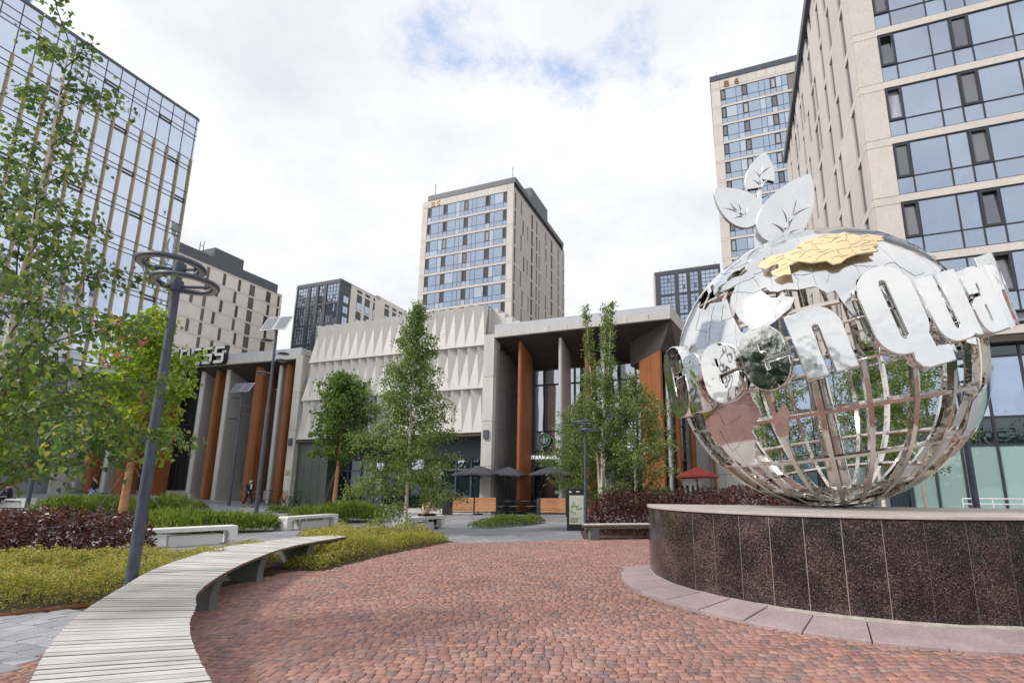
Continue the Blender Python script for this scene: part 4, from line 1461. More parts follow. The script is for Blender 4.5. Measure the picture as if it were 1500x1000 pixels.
# fitness portal (left)
rzF = math.atan2(-0.268, 0.963)
FT = thing('fitness_hall', 'portal wing with orange and pale fins under a flat canopy, left of the folded panels', 'building', (-18.950, 34.980, 0), rzF)
portal(FT, -23.0, 0.35, 10.60, 3.4, 9.35, 16)
sl = 1.25 / 3.4
fins = [(-0.62, 'W', .26), (-1.15, 'O', .42), (-2.2, 'W', .3), (-3.35, 'O', .55), (-6.55, 'W', .5), (-7.75, 'O', .36), (-9.75, 'W', .45), (-13.9, 'O', .55), (-17.2, 'O', .55), (-18.7, 'W', .45), (-20.3, 'O', .4), (-21.8, 'W', .4)]
fins = [(-1.30, 'O', .62), (-2.08, 'W', .34), (-4.05, 'O', .75), (-7.05, 'W', .42), (-7.98, 'O', .34), (-9.55, 'W', .45), (-13.6, 'O', .7), (-16.9, 'O', .8), (-18.6, 'W', .45), (-20.3, 'O', .5), (-21.9, 'W', .4)]
for x, k, th in fins:
    zb_ = 0.25 + max(0, -x) * 0.045
    if k == 'O':
        fin(FT, x, 0.5, 1.9, zb_, 10.42, th, M['fin_wood'], sl, 'orange wood fin')
    else:
        fin(FT, x, 0.6, 2.9, zb_, 10.42, th, M['fin_metal'], sl, 'pale metal fin')
fx = [-22.8 + i * 1.2 for i in range(20)]
fr = MB()
for i in range(len(fx) - 1):
    for z0, z1 in ((1.3, 4.0), (4.1, 6.6), (6.7, 9.2)):
        pc('hall_pane', FT, M['glass_dark' if i % 2 else 'glass_cafe'] if i % 3 == 0 else M['glass_dark'], fx[i] + .05, fx[i + 1] - .05, 3.40, 3.44, z0, z1)
for x in fx:
    fr.box(x - .05, x + .05, 3.32, 3.5, 0.1, 9.3, M['dark_frame'])
for z in (4.05, 6.65):
    fr.box(-22.8, 0, 3.335, 3.49, z - .045, z + .045, M['dark_frame'])
fr.build('hall_frame', FT)
b = MB()
b.box(-23, 0.3, 3.1, 3.9, -0.2, 1.25, M['stone_light'])
b.box(-23, 0.3, 0.2, 3.1, -0.2, 0.22, M['stone_light'])
b.box(-23, -6, 0.15, 3.1, -0.2, 0.55, M['stone_light'])
b.box(-23, -11, 0.1, 3.1, -0.2, 0.85, M['stone_light'])
b.build('base_plinth', FT)
b = MB()
b.box(-23, 0, 3.5, 14, 0, 10.6, M['room'])
b.build('inner_wall', FT)
b = MB()
b.box(0.0, 0.3, 0.3, 3.4, 0.1, 10.2, M['portal_panel'])
b.build('portal_cheek', FT)
b = MB()
b.box(-23.3, -23.0, -.1, 5, 0.1, 11.0, M['stone_light'])
b.build('end_pillar', FT)

FS = thing('fitness_sign', 'white block letters reading FITNESS with dark edges along the canopy edge', 'sign', (-18.950, 34.980, 0), rzF)
def block(ch):
    s = 0.21
    W_, H_ = 0.92, 1.32
    c = 0.13
    def bar(x0, x1, z0, z1):
        return [(x0, z0), (x1, z0), (x1, z1), (x0, z1)]
    if ch == 'I':
        return [bar(.33, .33 + s + .04, 0, H_)]
    if ch == 'F':
        return [bar(0, s, 0, H_), bar(s, W_, H_ - s, H_), bar(s, W_ * .85, H_ * .45, H_ * .45 + s)]
    if ch == 'T':
        return [bar(W_ / 2 - s / 2, W_ / 2 + s / 2, 0, H_ - s), bar(0, W_, H_ - s, H_)]
    if ch == 'N':
        return [bar(0, s, 0, H_ - s), bar(W_ - s, W_, 0, H_ - s), [(0, H_ - s), (W_, H_ - s), (W_, H_ - c), (W_ - c, H_), (0, H_)]]
    if ch == 'E':
        return [bar(0, s, s, H_ - s), bar(0, W_, H_ - s, H_), bar(0, W_, 0, s), bar(s, W_ * .85, H_ / 2 - s / 2, H_ / 2 + s / 2)]
    if ch == 'S':
        m0, m1 = H_ / 2 - s / 2, H_ / 2 + s / 2
        return [[(0, 0), (W_ - c, 0), (W_, c), (W_, s), (0, s)], bar(W_ - s, W_, s, m0), [(c, m0), (W_, m0), (W_, m1 - .02), (W_ - .02, m1), (0, m1), (0, m0 + c)],
                bar(0, s, m1, H_ - s), [(0, H_ - s), (W_, H_ - s), (W_, H_), (c, H_), (0, H_ - c)]]
xl = -13.5
for i, ch in enumerate('FITNESS'):
    x = -7.30 - 1.13 * (6 - i)
    L = MB()
    for poly in block(ch):
        L.prism([(a, c) for a, c in poly], -0.32, -0.03, M['white_paint'], None, 'y')
    bk = L.build('letter', FS)
    bk.location = (x, -0.16, 10.66)
    for poly in block(ch):
        pass
    E_ = MB()
    for poly in block(ch):
        mx_ = sum(p[0] for p in poly) / len(poly)
        mz_ = sum(p[1] for p in poly) / len(poly)
        g_ = [(mx_ + (a - mx_) * 1 + (0.035 if a > mx_ else -0.035), mz_ + (c - mz_) + (0.035 if c > mz_ else -0.035)) for a, c in poly]
        E_.prism(g_, -0.29, 0.10, M['black'], None, 'y')
    e_ = E_.build('letter_case', bk)
# ------------------------------------------------------------------ plinth
PL = thing('plinth', 'round dark speckled granite plinth with a pale cap carrying the globe', 'plinth', (PC[0], PC[1], 0))
PR, PH = 3.29, 1.145
A0, A1 = R(164.2), R(330.0)             # the curved front; the back is cut straight behind the globe
NP_ = 24
for i in range(NP_):
    a0, a1 = A0 + (A1 - A0) * (i + 0.013) / NP_, A0 + (A1 - A0) * (i + 0.987) / NP_
    b = MB()
    dr = rng.uniform(-0.004, 0.004)
    vs = []
    for k in range(4):
        a = a0 + (a1 - a0) * k / 3
        for r_ in (PR - 0.06, PR + dr):
            for z in (0.02, PH):
                vs.append((r_ * math.cos(a), r_ * math.sin(a), z))
    fs = []
    for k in range(3):
        q = k * 4
        fs += [(q + 2, q + 6, q + 7, q + 3), (q + 1, q + 3, q + 7, q + 5), (q, q + 1, q + 5, q + 4), (q, q + 4, q + 6, q + 2)]
    fs += [(0, 2, 3, 1), (12, 13, 15, 14)]
    b.raw(vs, fs, M['granite'])
    b.build('granite_panel', PL)
def dpoly(r_, n_=64, back=0.0):
    """outline of the plinth: arc plus straight back"""
    return [(r_ * math.cos(A0 + (A1 - A0) * k / n_) , r_ * math.sin(A0 + (A1 - A0) * k / n_)) for k in range(n_ + 1)]
b = MB()
b.prism(dpoly(PR - 0.006), 0.0, PH - .002, M['grout'])
b.build('core', PL)
pL, pR = Vector((PR * math.cos(A0), PR * math.sin(A0), 0)), Vector((PR * math.cos(A1), PR * math.sin(A1), 0))
bd = (pR - pL).normalized()
bn = Vector((-bd.y, bd.x, 0))
for i in range(13):
    L0, L1 = (pR - pL).length * (i + .01) / 13, (pR - pL).length * (i + .99) / 13
    b = MB()
    q = [pL + bd * L0 + bn * .03, pL + bd * L1 + bn * .03, pL + bd * L1 - bn * .02, pL + bd * L0 - bn * .02]
    b.prism([(v.x, v.y) for v in q], 0.02, PH - .001, M['granite'])
    b.build('granite_panel', PL)
b = MB()
b.prism(dpoly(PR + 0.022, 96), PH + 0.012, PH + 0.050, M['cap_stone'])
b.prism(dpoly(PR - 0.004, 96), PH - 0.001, PH + 0.0119, M['granite'])
b.build('cap', PL, bevel=0.008)
NS = 19
for i in range(NS):
    a0, a1 = A0 + (A1 - A0) * (i + 0.012) / NS, A0 + (A1 - A0) * (i + 0.988) / NS
    am = (a0 + a1) / 2
    def ro(a):
        return PR + 0.38 + 0.32 * max(0, math.cos(a - R(242)))
    slipped = R(222) < am < R(285)
    dz = -0.012 if slipped else rng.uniform(-0.004, 0.004)
    ri = PR + (0.075 if slipped and am < R(250) else 0.008)
    tilt = rng.uniform(-0.006, 0.006)
    vs = []
    o1 = ro(am) + (0.03 if slipped else 0)
    for k in range(3):
        a = a0 + (a1 - a0) * k / 2
        o2 = o1 + rng.uniform(-.004, .004)
        for r_, z in ((ri, 0.105 + dz + tilt * (k - 1)), (o2, 0.062 + dz + tilt * (k - 1)), (o2, 0.0), (ri, 0.0)):
            vs.append((r_ * math.cos(a), r_ * math.sin(a), z))
    b = MB()
    fs = []
    for k in range(2):
        q = k * 4
        fs += [(q, q + 1, q + 5, q + 4), (q + 1, q + 2, q + 6, q + 5), (q + 3, q, q + 4, q + 7)]
    fs += [(0, 3, 2, 1), (8, 9, 10, 11)]
    b.raw(vs, fs, M['skirt'])
    b.build('skirt_slab', PL, bevel=0.006)
b = MB()
N_ = 60
mr = [(PR, 0.0), (PR + 0.08, 0.0), (PR + 0.085, 0.083), (PR, 0.108)]
vs = [(r_ * math.cos(A0 + (A1 - A0) * k / N_), r_ * math.sin(A0 + (A1 - A0) * k / N_), z + rng.uniform(-.004, .004)) for k in range(N_ + 1) for r_, z in mr]
b.raw(vs, [(4 * k + j, 4 * k + j + 1, 4 * k + 5 + j, 4 * k + 4 + j) for k in range(N_) for j in range(3)], M['mortar'])
b.build('mortar_bed', PL)

# ------------------------------------------------------------------ globe
G_TILT, G_AZ, G_SPIN = R(10.5), R(206), R(-89)
gn = Vector((math.sin(G_TILT) * math.cos(G_AZ), math.sin(G_TILT) * math.sin(G_AZ), math.cos(G_TILT)))
gx = -(gn.cross(Vector((1, 0, 0)))).normalized()
gy = gn.cross(gx)
gX = gx * math.cos(G_SPIN) + gy * math.sin(G_SPIN)
gY = -gx * math.sin(G_SPIN) + gy * math.cos(G_SPIN)
GR = 2.22
GSP = Vector((4.59, 8.235, 1.23))
GC = GSP + gn * GR
GB = thing('globe_sculpture', 'large open mirror steel globe with continents and raised lettering on the granite plinth', 'sculpture', (GSP.x, GSP.y, PH + 0.055))
ORG = Vector((GSP.x, GSP.y, PH + 0.055))
def sph(lon, lat, r):
    a, c = R(lon), R(lat)
    return GC + (gX * (math.cos(c) * math.cos(a)) + gY * (math.cos(c) * math.sin(a)) + gn * math.sin(c)) * r - ORG
def sdir(lon, lat):
    a, c = R(lon), R(lat)
    return gX * (math.cos(c) * math.cos(a)) + gY * (math.cos(c) * math.sin(a)) + gn * math.sin(c)

# meridian ribs: flat bars, deep in the radial direction
for i in range(24):
    lon = i * 15.0
    e = gn.cross(sdir(lon, 0)).normalized() * 0.030
    b = MB()
    vs = []
    NL = 40
    for k in range(NL + 1):
        lat = -86.5 + 173 * k / NL
        o_, i_ = sph(lon, lat, GR), sph(lon, lat, GR - 0.085)
        vs += [o_ + e, o_ - e, i_ - e, i_ + e]
    fs = [(4 * k + j, 4 * k + (j + 1) % 4, 4 * k + 4 + (j + 1) % 4, 4 * k + 4 + j) for k in range(NL) for j in range(4)]
    fs += [(3, 2, 1, 0), (4 * NL, 4 * NL + 1, 4 * NL + 2, 4 * NL + 3)]
    b.raw(vs, fs, M['steel_pipe'])
    b.build('meridian_rib', GB, auto=40)
for lat in (-72, -54, -36, -18, 0, 18, 36, 54, 72):
    b = MB()
    vs = []
    hb = math.degrees(0.024 / GR)
    for l in range(0, 360, 4):
        for dl, r_ in ((hb, GR - .012), (-hb, GR - .012), (-hb, GR - .062), (hb, GR - .062)):
            vs.append(sph(l, lat + dl, r_))
    b.raw(vs, [(4 * k + j, 4 * k + (j + 1) % 4, (4 * k + 4) % 360 + (j + 1) % 4, (4 * k + 4) % 360 + j) for k in range(90) for j in range(4)], M['steel_pipe'])
    b.build('parallel_ring', GB, auto=40)
b = MB()
for dx_, dy_ in ((0.10, 0), (-0.05, .087), (-0.05, -.087)):
    off = gX * dx_ + gY * dy_
    b.tube([sph(0, -90, GR) + off + gn * 0.02, sph(0, 90, GR) + off], 0.075, M['steel_pipe'], 14)
b.build('axle_pipe', GB, auto=40)
b = MB()
b.lathe([(0.24, 0.0), (0.24, 0.03), (0.15, 0.05), (0.13, 0.13)], M['steel_pipe'], 28)
for k in range(10):
    a = 2 * math.pi * k / 10
    b.lathe([(0.022, 0.03), (0.022, 0.06)], M['steel_pipe'], 6, (0.20 * math.cos(a), 0.20 * math.sin(a), 0))
b.build('base_flange', GB, auto=35)

# land plates, cut into gores of 15 degrees like the welded sheets
EURASIA = [(-9, 37), (-9, 43), (-2, 43.5), (-1, 46), (-5, 48.5), (0, 49.5), (3, 51), (7, 53.5), (8, 57), (10.5, 57.5), (10, 54.5), (14, 54), (19, 54.5), (21, 57), (24, 59.3), (30, 60), (23, 60), (22, 63), (25, 65.5), (21, 64), (17, 61), (17, 57), (13, 55.5), (10.5, 59.2), (5.5, 58.7), (5, 62), (12, 66), (16, 69), (25, 71), (33, 69.4), (41, 67), (38, 64.2), (44, 66), (46, 68), (54, 68.5), (61, 69.3), (68, 68.6), (67, 72.5), (73, 73), (74, 70), (81, 72.8), (87, 75), (104, 77.5), (113, 74.5), (128, 73), (140, 72.6), (152, 71), (161, 69.6), (171, 70), (180, 68.8), (180, 65), (178, 62.5), (170, 60), (163, 58), (162, 55), (157, 51.2), (156, 57), (162, 61.5), (155, 59.3), (143, 59.2), (135.5, 54.6), (141, 52), (140, 48), (135.5, 44), (130.5, 42.5), (127.5, 39.8), (129.4, 37), (129, 35.2), (126.4, 34.5), (125, 37.8), (125, 39.6), (121.5, 39), (121, 40.8), (118, 39), (122.4, 37.2), (119.3, 35), (121.9, 31.5), (121.5, 28), (118.5, 24.5), (114, 22.3), (110, 21), (108, 21.6), (106, 19.5), (109, 13.5), (107, 10.5), (105, 8.7), (105, 10.3), (101, 13), (99.5, 9.5), (103.4, 4), (104, 1.4), (101.3, 3), (98.5, 8), (98.5, 14), (97, 17), (94.4, 16), (94, 19), (91.8, 22.4), (88.5, 21.7), (86.8, 20.5), (82.3, 16.7), (80.2, 15), (80, 12), (79, 10), (77.5, 8.1), (76, 10), (74, 15), (72.8, 20), (72.6, 21.5), (70, 20.8), (69, 22.4), (67, 24.8), (61.6, 25.2), (57, 26.8), (54.5, 26.6), (51.5, 27.9), (50, 30.2), (48, 30), (50.2, 26.6), (51.6, 25), (54, 24.2), (56.2, 26.2), (56.6, 24), (59.8, 22.5), (57.8, 19), (55.2, 17.5), (52.2, 15.6), (45, 12.8), (43.2, 13.2), (42.6, 16.5), (39.2, 20.5), (37, 24.5), (35, 28), (34.5, 29.5), (34.3, 31.3), (35.8, 35.5), (36, 36.8), (32, 36.2), (28, 36.8), (26.3, 39.3), (29, 41), (33, 42), (38, 41), (41.5, 41.6), (39, 44), (37.5, 46.8), (35, 45.3), (33, 46), (30.5, 46), (28, 43.5), (28.8, 41.2), (26, 40.8), (23.5, 40.2), (24, 37.8), (22.5, 36.5), (20, 39.5), (19, 42), (13.5, 45.5), (12.4, 44.2), (16, 41.8), (18.4, 40), (16, 38), (15.5, 40), (12, 42), (9, 44.4), (5, 43.3), (3, 42), (0, 39), (-2, 36.8), (-5.5, 36)]
CASPIAN = [(47.5, 45.5), (51, 46.8), (53, 45.2), (50.8, 44.3), (52.5, 42), (53.8, 39), (53.5, 37), (50, 37.4), (49, 39.2), (48, 42)]
AFRICA = [(-6, 35.8), (0, 36), (10.5, 37.3), (11, 34), (15, 32.3), (19.5, 30.5), (21.5, 32.8), (29, 31), (32.3, 31.2), (34, 27.8), (35.5, 23.8), (37.3, 20.5), (39.5, 15.5), (43, 12.2), (45, 10.6), (51.2, 11.9), (50, 8), (47, 3.8), (42, -1), (39.2, -5), (39.4, -9), (40.6, -12), (40.5, -15.2), (36.5, -18.2), (34.8, -20.2), (35.4, -23.5), (32.8, -26), (32.3, -28.6), (29, -32.3), (25.6, -34.1), (20, -34.7), (18.2, -32.5), (15.3, -27), (14.3, -22.5), (11.8, -17), (13.5, -12), (12.2, -6), (9.3, -1), (9.6, 3.8), (6, 4.3), (2, 6.2), (-4, 5.2), (-8, 4.4), (-13, 8.5), (-16.8, 12.5), (-17.2, 15), (-16.3, 19.5), (-15.8, 24), (-12.5, 28), (-9.7, 30.5)]
AUSTRALIA = [(114, -22), (113.8, -26), (115.5, -31.5), (115, -34.2), (118.5, -34.9), (124, -33), (129, -31.7), (134, -32.8), (137.8, -33), (138.5, -35.6), (141, -38.3), (146.3, -39), (150, -37.3), (153, -31), (153.2, -26), (149.5, -21.8), (146, -18.8), (145.3, -15), (142.5, -10.8), (141.5, -14), (140.5, -17.5), (136, -15.5), (136.8, -12.2), (132.5, -11.3), (130, -14), (126, -14), (122.3, -17.5), (119, -20)]
SAMERICA = [(-80, -3), (-77, 4), (-76, 8.5), (-72, 12), (-62, 10.6), (-52, 4.5), (-50, -0.5), (-44, -2.8), (-35.5, -6), (-37.5, -12), (-40, -20), (-48, -26), (-53, -33.5), (-57.5, -37), (-63, -41), (-66, -46), (-69, -52), (-73, -52), (-74, -43), (-73, -36), (-70.5, -25), (-70.3, -18.5), (-76, -14), (-80, -6)]
MADAG = [(49.3, -12.2), (50.4, -15.7), (47.5, -24.5), (44.5, -25), (43.5, -22), (44.5, -17)]
BORNEO = [(109, 1.5), (113, 3.2), (117, 7), (119, 5), (117.5, 1), (116, -4), (111, -3)]
SUMATRA = [(95.3, 5.6), (98, 4), (104, -2), (106, -5.8), (102, -4), (98.5, 1.5)]
JAPAN = [(130.5, 31.5), (135.5, 33.6), (140.5, 35.2), (142, 39.6), (145, 43.4), (141.5, 45.3), (140, 40), (137, 37), (132.5, 35.4), (129.8, 33)]

def clip(poly, lo, hi):
    def half(P, c, sgn):
        out_ = []
        for i in range(len(P)):
            p, q = P[i], P[(i + 1) % len(P)]
            ip, iq = sgn * (p[0] - c) >= 0, sgn * (q[0] - c) >= 0
            if ip:
                out_.append(p)
            if ip != iq:
                t_ = (c - p[0]) / (q[0] - p[0])
                out_.append((c, p[1] + t_ * (q[1] - p[1])))
        return out_
    P = half(poly, lo, 1)
    return half(P, hi, -1) if len(P) > 2 else P

def plate(name, poly, r, th, mat, hole=None, step=3.0, label=None):
    """sheet of land on the sphere with thickness"""
    dense = []
    for i in range(len(poly)):
        p, q = poly[i], poly[(i + 1) % len(poly)]
        n_ = max(1, int(max(abs(p[0] - q[0]), abs(p[1] - q[1])) / step))
        for k in range(n_):
            dense.append((p[0] + (q[0] - p[0]) * k / n_, p[1] + (q[1] - p[1]) * k / n_))
    pts = [Vector(p) for p in dense]
    edges = [(i, (i + 1) % len(pts)) for i in range(len(pts))]
    x0, x1 = min(p[0] for p in dense), max(p[0] for p in dense)
    y0, y1 = min(p[1] for p in dense), max(p[1] for p in dense)
    yy = y0 + step * 0.6
    while yy < y1:
        xx = x0 + step * 0.6
        while xx < x1:
            if inpoly(xx, yy, dense):
                pts.append(Vector((xx, yy)))
            xx += step
        yy += step
    try:
        v, e, f, *_ = delaunay_2d_cdt(pts, edges, [], 0, 1e-4)
    except Exception:
        return None
    fs = []
    for t_ in f:
        cx_, cy_ = sum(v[i].x for i in t_) / len(t_), sum(v[i].y for i in t_) / len(t_)
        if inpoly(cx_, cy_, poly) and not (hole and inpoly(cx_, cy_, hole)):
            fs.append(tuple(t_))
    if not fs:
        return None
    me = bpy.data.meshes.new(name)
    me.from_pydata([sph(p.x, p.y, r) for p in v], [], fs)
    me.materials.append(mat)
    bm = bmesh.new()
    bm.from_mesh(me)
    loose = [x for x in bm.verts if not x.link_faces]
    bmesh.ops.delete(bm, geom=loose, context='VERTS')
    c_ = GC - ORG
    bm.normal_update()
    for fc in bm.faces:
        if fc.normal.dot(fc.calc_center_median() - c_) < 0:
            fc.normal_flip()
    ext = bmesh.ops.extrude_face_region(bm, geom=bm.faces[:])
    nv = [x for x in ext['geom'] if isinstance(x, bmesh.types.BMVert)]
    for x in nv:
        x.co += (x.co - c_).normalized() * th
    bm.normal_update()
    bmesh.ops.recalc_face_normals(bm, faces=bm.faces[:])
    for ed in bm.edges:
        if len(ed.link_faces) == 2 and ed.calc_face_angle(0) > R(35):
            ed.smooth = False
    for fc in bm.faces:
        fc.smooth = True
    bm.to_mesh(me)
    bm.free()
    # the sheet is rolled to the sphere: faces on it shade with the sphere's own normal
    nrm_ = []
    for p_ in me.polygons:
        cdir = (p_.center - c_).normalized()
        flat_ = abs(p_.normal.dot(cdir)) > 0.8
        sg_ = 1 if p_.normal.dot(cdir) > 0 else -1
        for li in p_.loop_indices:
            nrm_.append(((me.vertices[me.loops[li].vertex_index].co - c_).normalized() * sg_) if flat_ else p_.normal.copy())
    me.normals_split_custom_set(nrm_)
    return link(name, me, GB, None, label)

for P_ in (EURASIA, AFRICA, AUSTRALIA, SAMERICA):
    for k in range(-12, 12):
        lo, hi = k * 15.0 + 7.5 - 15 + 0.06, k * 15.0 + 7.5 - 0.06
        q = clip(P_, lo, hi)
        if len(q) > 2:
            # drop repeated points
            q2 = [p for i, p in enumerate(q) if abs(p[0] - q[i - 1][0]) + abs(p[1] - q[i - 1][1]) > 1e-6]
            if len(q2) > 2:
                plate('land_plate', q2, GR + 0.012, 0.016, M['steel_plate'], CASPIAN if P_ is EURASIA else None)
for P_ in (MADAG, BORNEO, SUMATRA, JAPAN):
    plate('island_plate', P_, GR + 0.012, 0.016, M['steel_plate'])
KAZ = [(46.6, 48.4), (47.2, 50.3), (50.5, 51.6), (55, 50.7), (58.5, 51), (61.6, 50.8), (59.7, 52), (61, 53.9), (65, 54.4), (69, 55.3), (71, 54.2), (73.5, 53.6), (76.6, 54.3), (78, 53), (80.2, 50.9), (83.5, 51), (87.3, 49.1), (85.5, 48.3), (85.7, 47.2), (83, 47.2), (82.3, 45.4), (79.9, 44.9), (80.3, 42.9), (77, 43), (74, 43.1), (71, 42.4), (69, 41.2), (67, 41.2), (65.8, 43), (62, 43.5), (58.6, 45.6), (56, 45), (56, 41.4), (54.5, 42), (52.5, 41.8), (51, 43.3), (50.5, 44.6), (53, 45.2), (53, 46.8), (51, 47), (49, 46.3), (48.5, 46.8), (47.2, 47.6)]
KX = lambda lo, la: (74.5 + (lo - 67) * 1.30, 38.6 + (la - 48) * 1.24)
kz = [KX(*p) for p in KAZ]
plate('country_plate', kz, GR + 0.10, 0.02, M['plate_gold'], None, 2.5, 'raised gold country plate near the top')
b = MB()
for lo, la in ((52, 47), (60, 49), (68, 52), (75, 51), (82, 49.5), (62, 46), (70, 45.5), (77, 45.5)):
    p = KX(lo, la)
    b.tube([sph(p[0], p[1], GR - 0.05), sph(p[0], p[1], GR + 0.12)], 0.02, M['steel_pipe'], 6)
b.build('plate_standoff', GB)
# engraved region borders on the gold plate and state borders on the steel sheets
def etched(name, lines, r, rad, fn=None, mt='line_dark'):
    b = MB()
    rr_ = random.Random(4)
    for ln in lines:
        P2 = []
        for i in range(len(ln) - 1):
            (x0, y0), (x1, y1) = ln[i], ln[i + 1]
            n_ = max(2, int(math.hypot(x1 - x0, y1 - y0) / 0.9))
            for k in range(n_):
                P2.append((x0 + (x1 - x0) * k / n_ + rr_.uniform(-.3, .3), y0 + (y1 - y0) * k / n_ + rr_.uniform(-.3, .3)))
        P2.append(ln[-1])
        if fn:
            P2 = [fn(*p) for p in P2]
        b.tube([sph(p[0], p[1], r) for p in P2], rad, M[mt], 4, cap=False)
    return b.build(name, GB)
etched('region_border', [[(55, 50.5), (54.5, 48.5), (57, 46.5), (58, 45.8)], [(50.5, 47.5), (54.5, 48.5)], [(59.8, 51), (61.5, 48.8), (59, 46.5)], [(61.5, 48.8), (65.5, 48.2), (66.5, 46), (62, 43.6)], [(65, 54), (64.5, 51), (65.5, 48.2)],
                         [(69, 55), (69.5, 53), (72.5, 51.5), (74, 53.4)], [(64.5, 51), (69.5, 50.2), (72.5, 51.5)], [(66.5, 46), (71, 46.5), (73.5, 45.8)], [(73.5, 45.8), (75, 47.2), (79, 48.2), (80, 50.6)], [(75, 47.2), (74.8, 50), (76.5, 53)], [(79, 48.2), (82.5, 47.2)], [(73.5, 45.8), (74, 43.3)], [(69.5, 45.5), (70.5, 42.5)], [(51.5, 45.5), (54, 44.2), (56, 44.8)], [(74.2, 46), (79.5, 46), (82, 45.6)]],
       GR + 0.1215, 0.0022, KX, 'line_brown')
etched('city_name', [[(x, y), (x + w_, y + .15)] for x, y, w_ in [(52.5, 49.8, 2.4), (57.5, 49.2, 2.2), (62, 52.8, 2.6), (67.5, 54.0, 3.6), (76, 52.2, 2.4), (80, 49.9, 2.6), (70.8, 51.5, 3.4), (71, 49.5, 3.6), (64.5, 47, 3.6), (52, 43.8, 1.8), (53.5, 45.8, 1.8), (67.2, 43.5, 2.6), (76, 44.2, 2.8), (77.5, 46.8, 3.2), (69.8, 43.0, 2)]], GR + 0.1215, 0.003, KX, 'line_brown')
etched('state_border', [[(28, 56), (31, 53), (24, 51), (30, 48.5), (38, 49), (40, 47.5)], [(24, 51), (22.5, 48), (28, 47)], [(15, 51), (19, 49.5), (22.5, 48)], [(44.5, 39), (48.5, 38.6)], [(44.5, 39), (44.8, 37), (46, 35), (47.8, 31)], [(36, 36.8), (40, 37), (44.8, 37)], [(35.5, 33), (39, 32), (45, 29.2), (47.8, 30)], [(54, 37.3), (57.5, 38), (61, 36.5), (61, 32), (62, 29.5), (61.6, 25.4)],
                        [(61, 36.5), (66, 37.5), (71, 38.5), (74.8, 37.4)], [(61, 32), (66, 30.5), (69.5, 33), (74.8, 37.2)], [(56, 41), (60, 41.5), (66, 38)], [(66, 41), (68, 39), (71, 40.3), (74, 40), (80, 42)], [(74.8, 37), (79, 33), (81, 30.2), (88, 27.9), (92, 27.8), (97, 28.4)], [(71, 25), (74, 31), (76, 33)], [(97, 28.4), (98.5, 25), (101, 21.5), (106, 22.6)],
                        [(88, 49), (92, 47.5), (97, 42.8), (105, 41.6), (111.5, 45), (119, 46.8), (116, 49.8)], [(88, 49.5), (98, 52), (103, 50.4), (110, 49.3), (116, 49.8), (121, 53.3), (127, 50), (131, 47.8), (134.5, 48.3)], [(52, 19), (55, 22.7), (51.5, 24.3)], [(31, 29), (31, 22), (37, 22)], [(25, 31), (25, 20), (24, 10), (30, 5), (36, 4.5), (42, 4)], [(34, 0), (34, 4.5)], [(30, -1), (37, -3), (39, -4.6)], [(29, -5), (31, -8.5), (33, -9.5), (40, -11)], [(23, -11), (24, -17), (30, -15.5), (33, -14)], [(20, -18), (20, -28), (25, -25.5), (31, -22.3)], [(15, 31), (15, 23), (24, 19.5)]],
       GR + 0.0285, 0.0026)

# sprout on the pole: stem and three leaves with cut veins
LF = thing('leaf_sprout', 'steel sprout with three flat leaves growing from the top of the globe', 'sculpture', (0, 0, 0))
NPt = GC + gn * GR
LF.location = NPt
side = Vector((0.985, -0.17, 0)).normalized()          # leaves face the plaza
upv = (gn - side * gn.dot(side)).normalized()
nrm = side.cross(upv)
def lp(u, v, d=0.0):
    return (side * u + upv * v + nrm * d) * 0.9
def leaf2(outline, veins, name, th=0.09, d=0.0):
    cu = bpy.data.curves.new('tmp', 'CURVE')
    cu.dimensions = '2D'
    cu.fill_mode = 'BOTH'
    cu.extrude = th / 2
    cu.bevel_depth = 0.008
    cu.bevel_resolution = 1
    for pl_ in [outline] + veins:
        sp = cu.splines.new('POLY')
        sp.points.add(len(pl_) - 1)
        for i, p in enumerate(pl_):
            sp.points[i].co = (p[0], p[1], 0, 1)
        sp.use_cyclic_u = True
    to = bpy.data.objects.new('tmp', cu)
    COL.objects.link(to)
    dg = bpy.context.evaluated_depsgraph_get()
    dg.update()
    me = bpy.data.meshes.new_from_object(to.evaluated_get(dg))
    bpy.data.objects.remove(to)
    for v in me.vertices:
        v.co = lp(v.co.x, v.co.y, d + v.co.z)
    me.materials.clear()
    me.materials.append(M['steel_leaf'])
    return link(name, me, LF)
def bez(p0, p1, p2, p3, n_=14):
    o_ = []
    for i in range(n_):
        t_ = i / n_
        o_.append(tuple((1 - t_) ** 3 * p0[k] + 3 * (1 - t_) ** 2 * t_ * p1[k] + 3 * (1 - t_) * t_ * t_ * p2[k] + t_ ** 3 * p3[k] for k in (0, 1)))
    return o_
def leafshape(base, tip, wl, wr):
    bx, by = base
    dx_, dy_ = tip[0] - bx, tip[1] - by
    L_ = math.hypot(dx_, dy_)
    ux, uy = dx_ / L_, dy_ / L_
    nx, ny = -uy, ux
    f = lambda s, w_: (bx + ux * L_ * s + nx * w_, by + uy * L_ * s + ny * w_)
    return bez(f(0, 0), f(0.0, wl * 1.25), f(0.62, wl * 1.25), f(1, 0)) + bez(f(1, 0), f(0.62, -wr * 1.25), f(0.0, -wr * 1.25), f(0, 0))
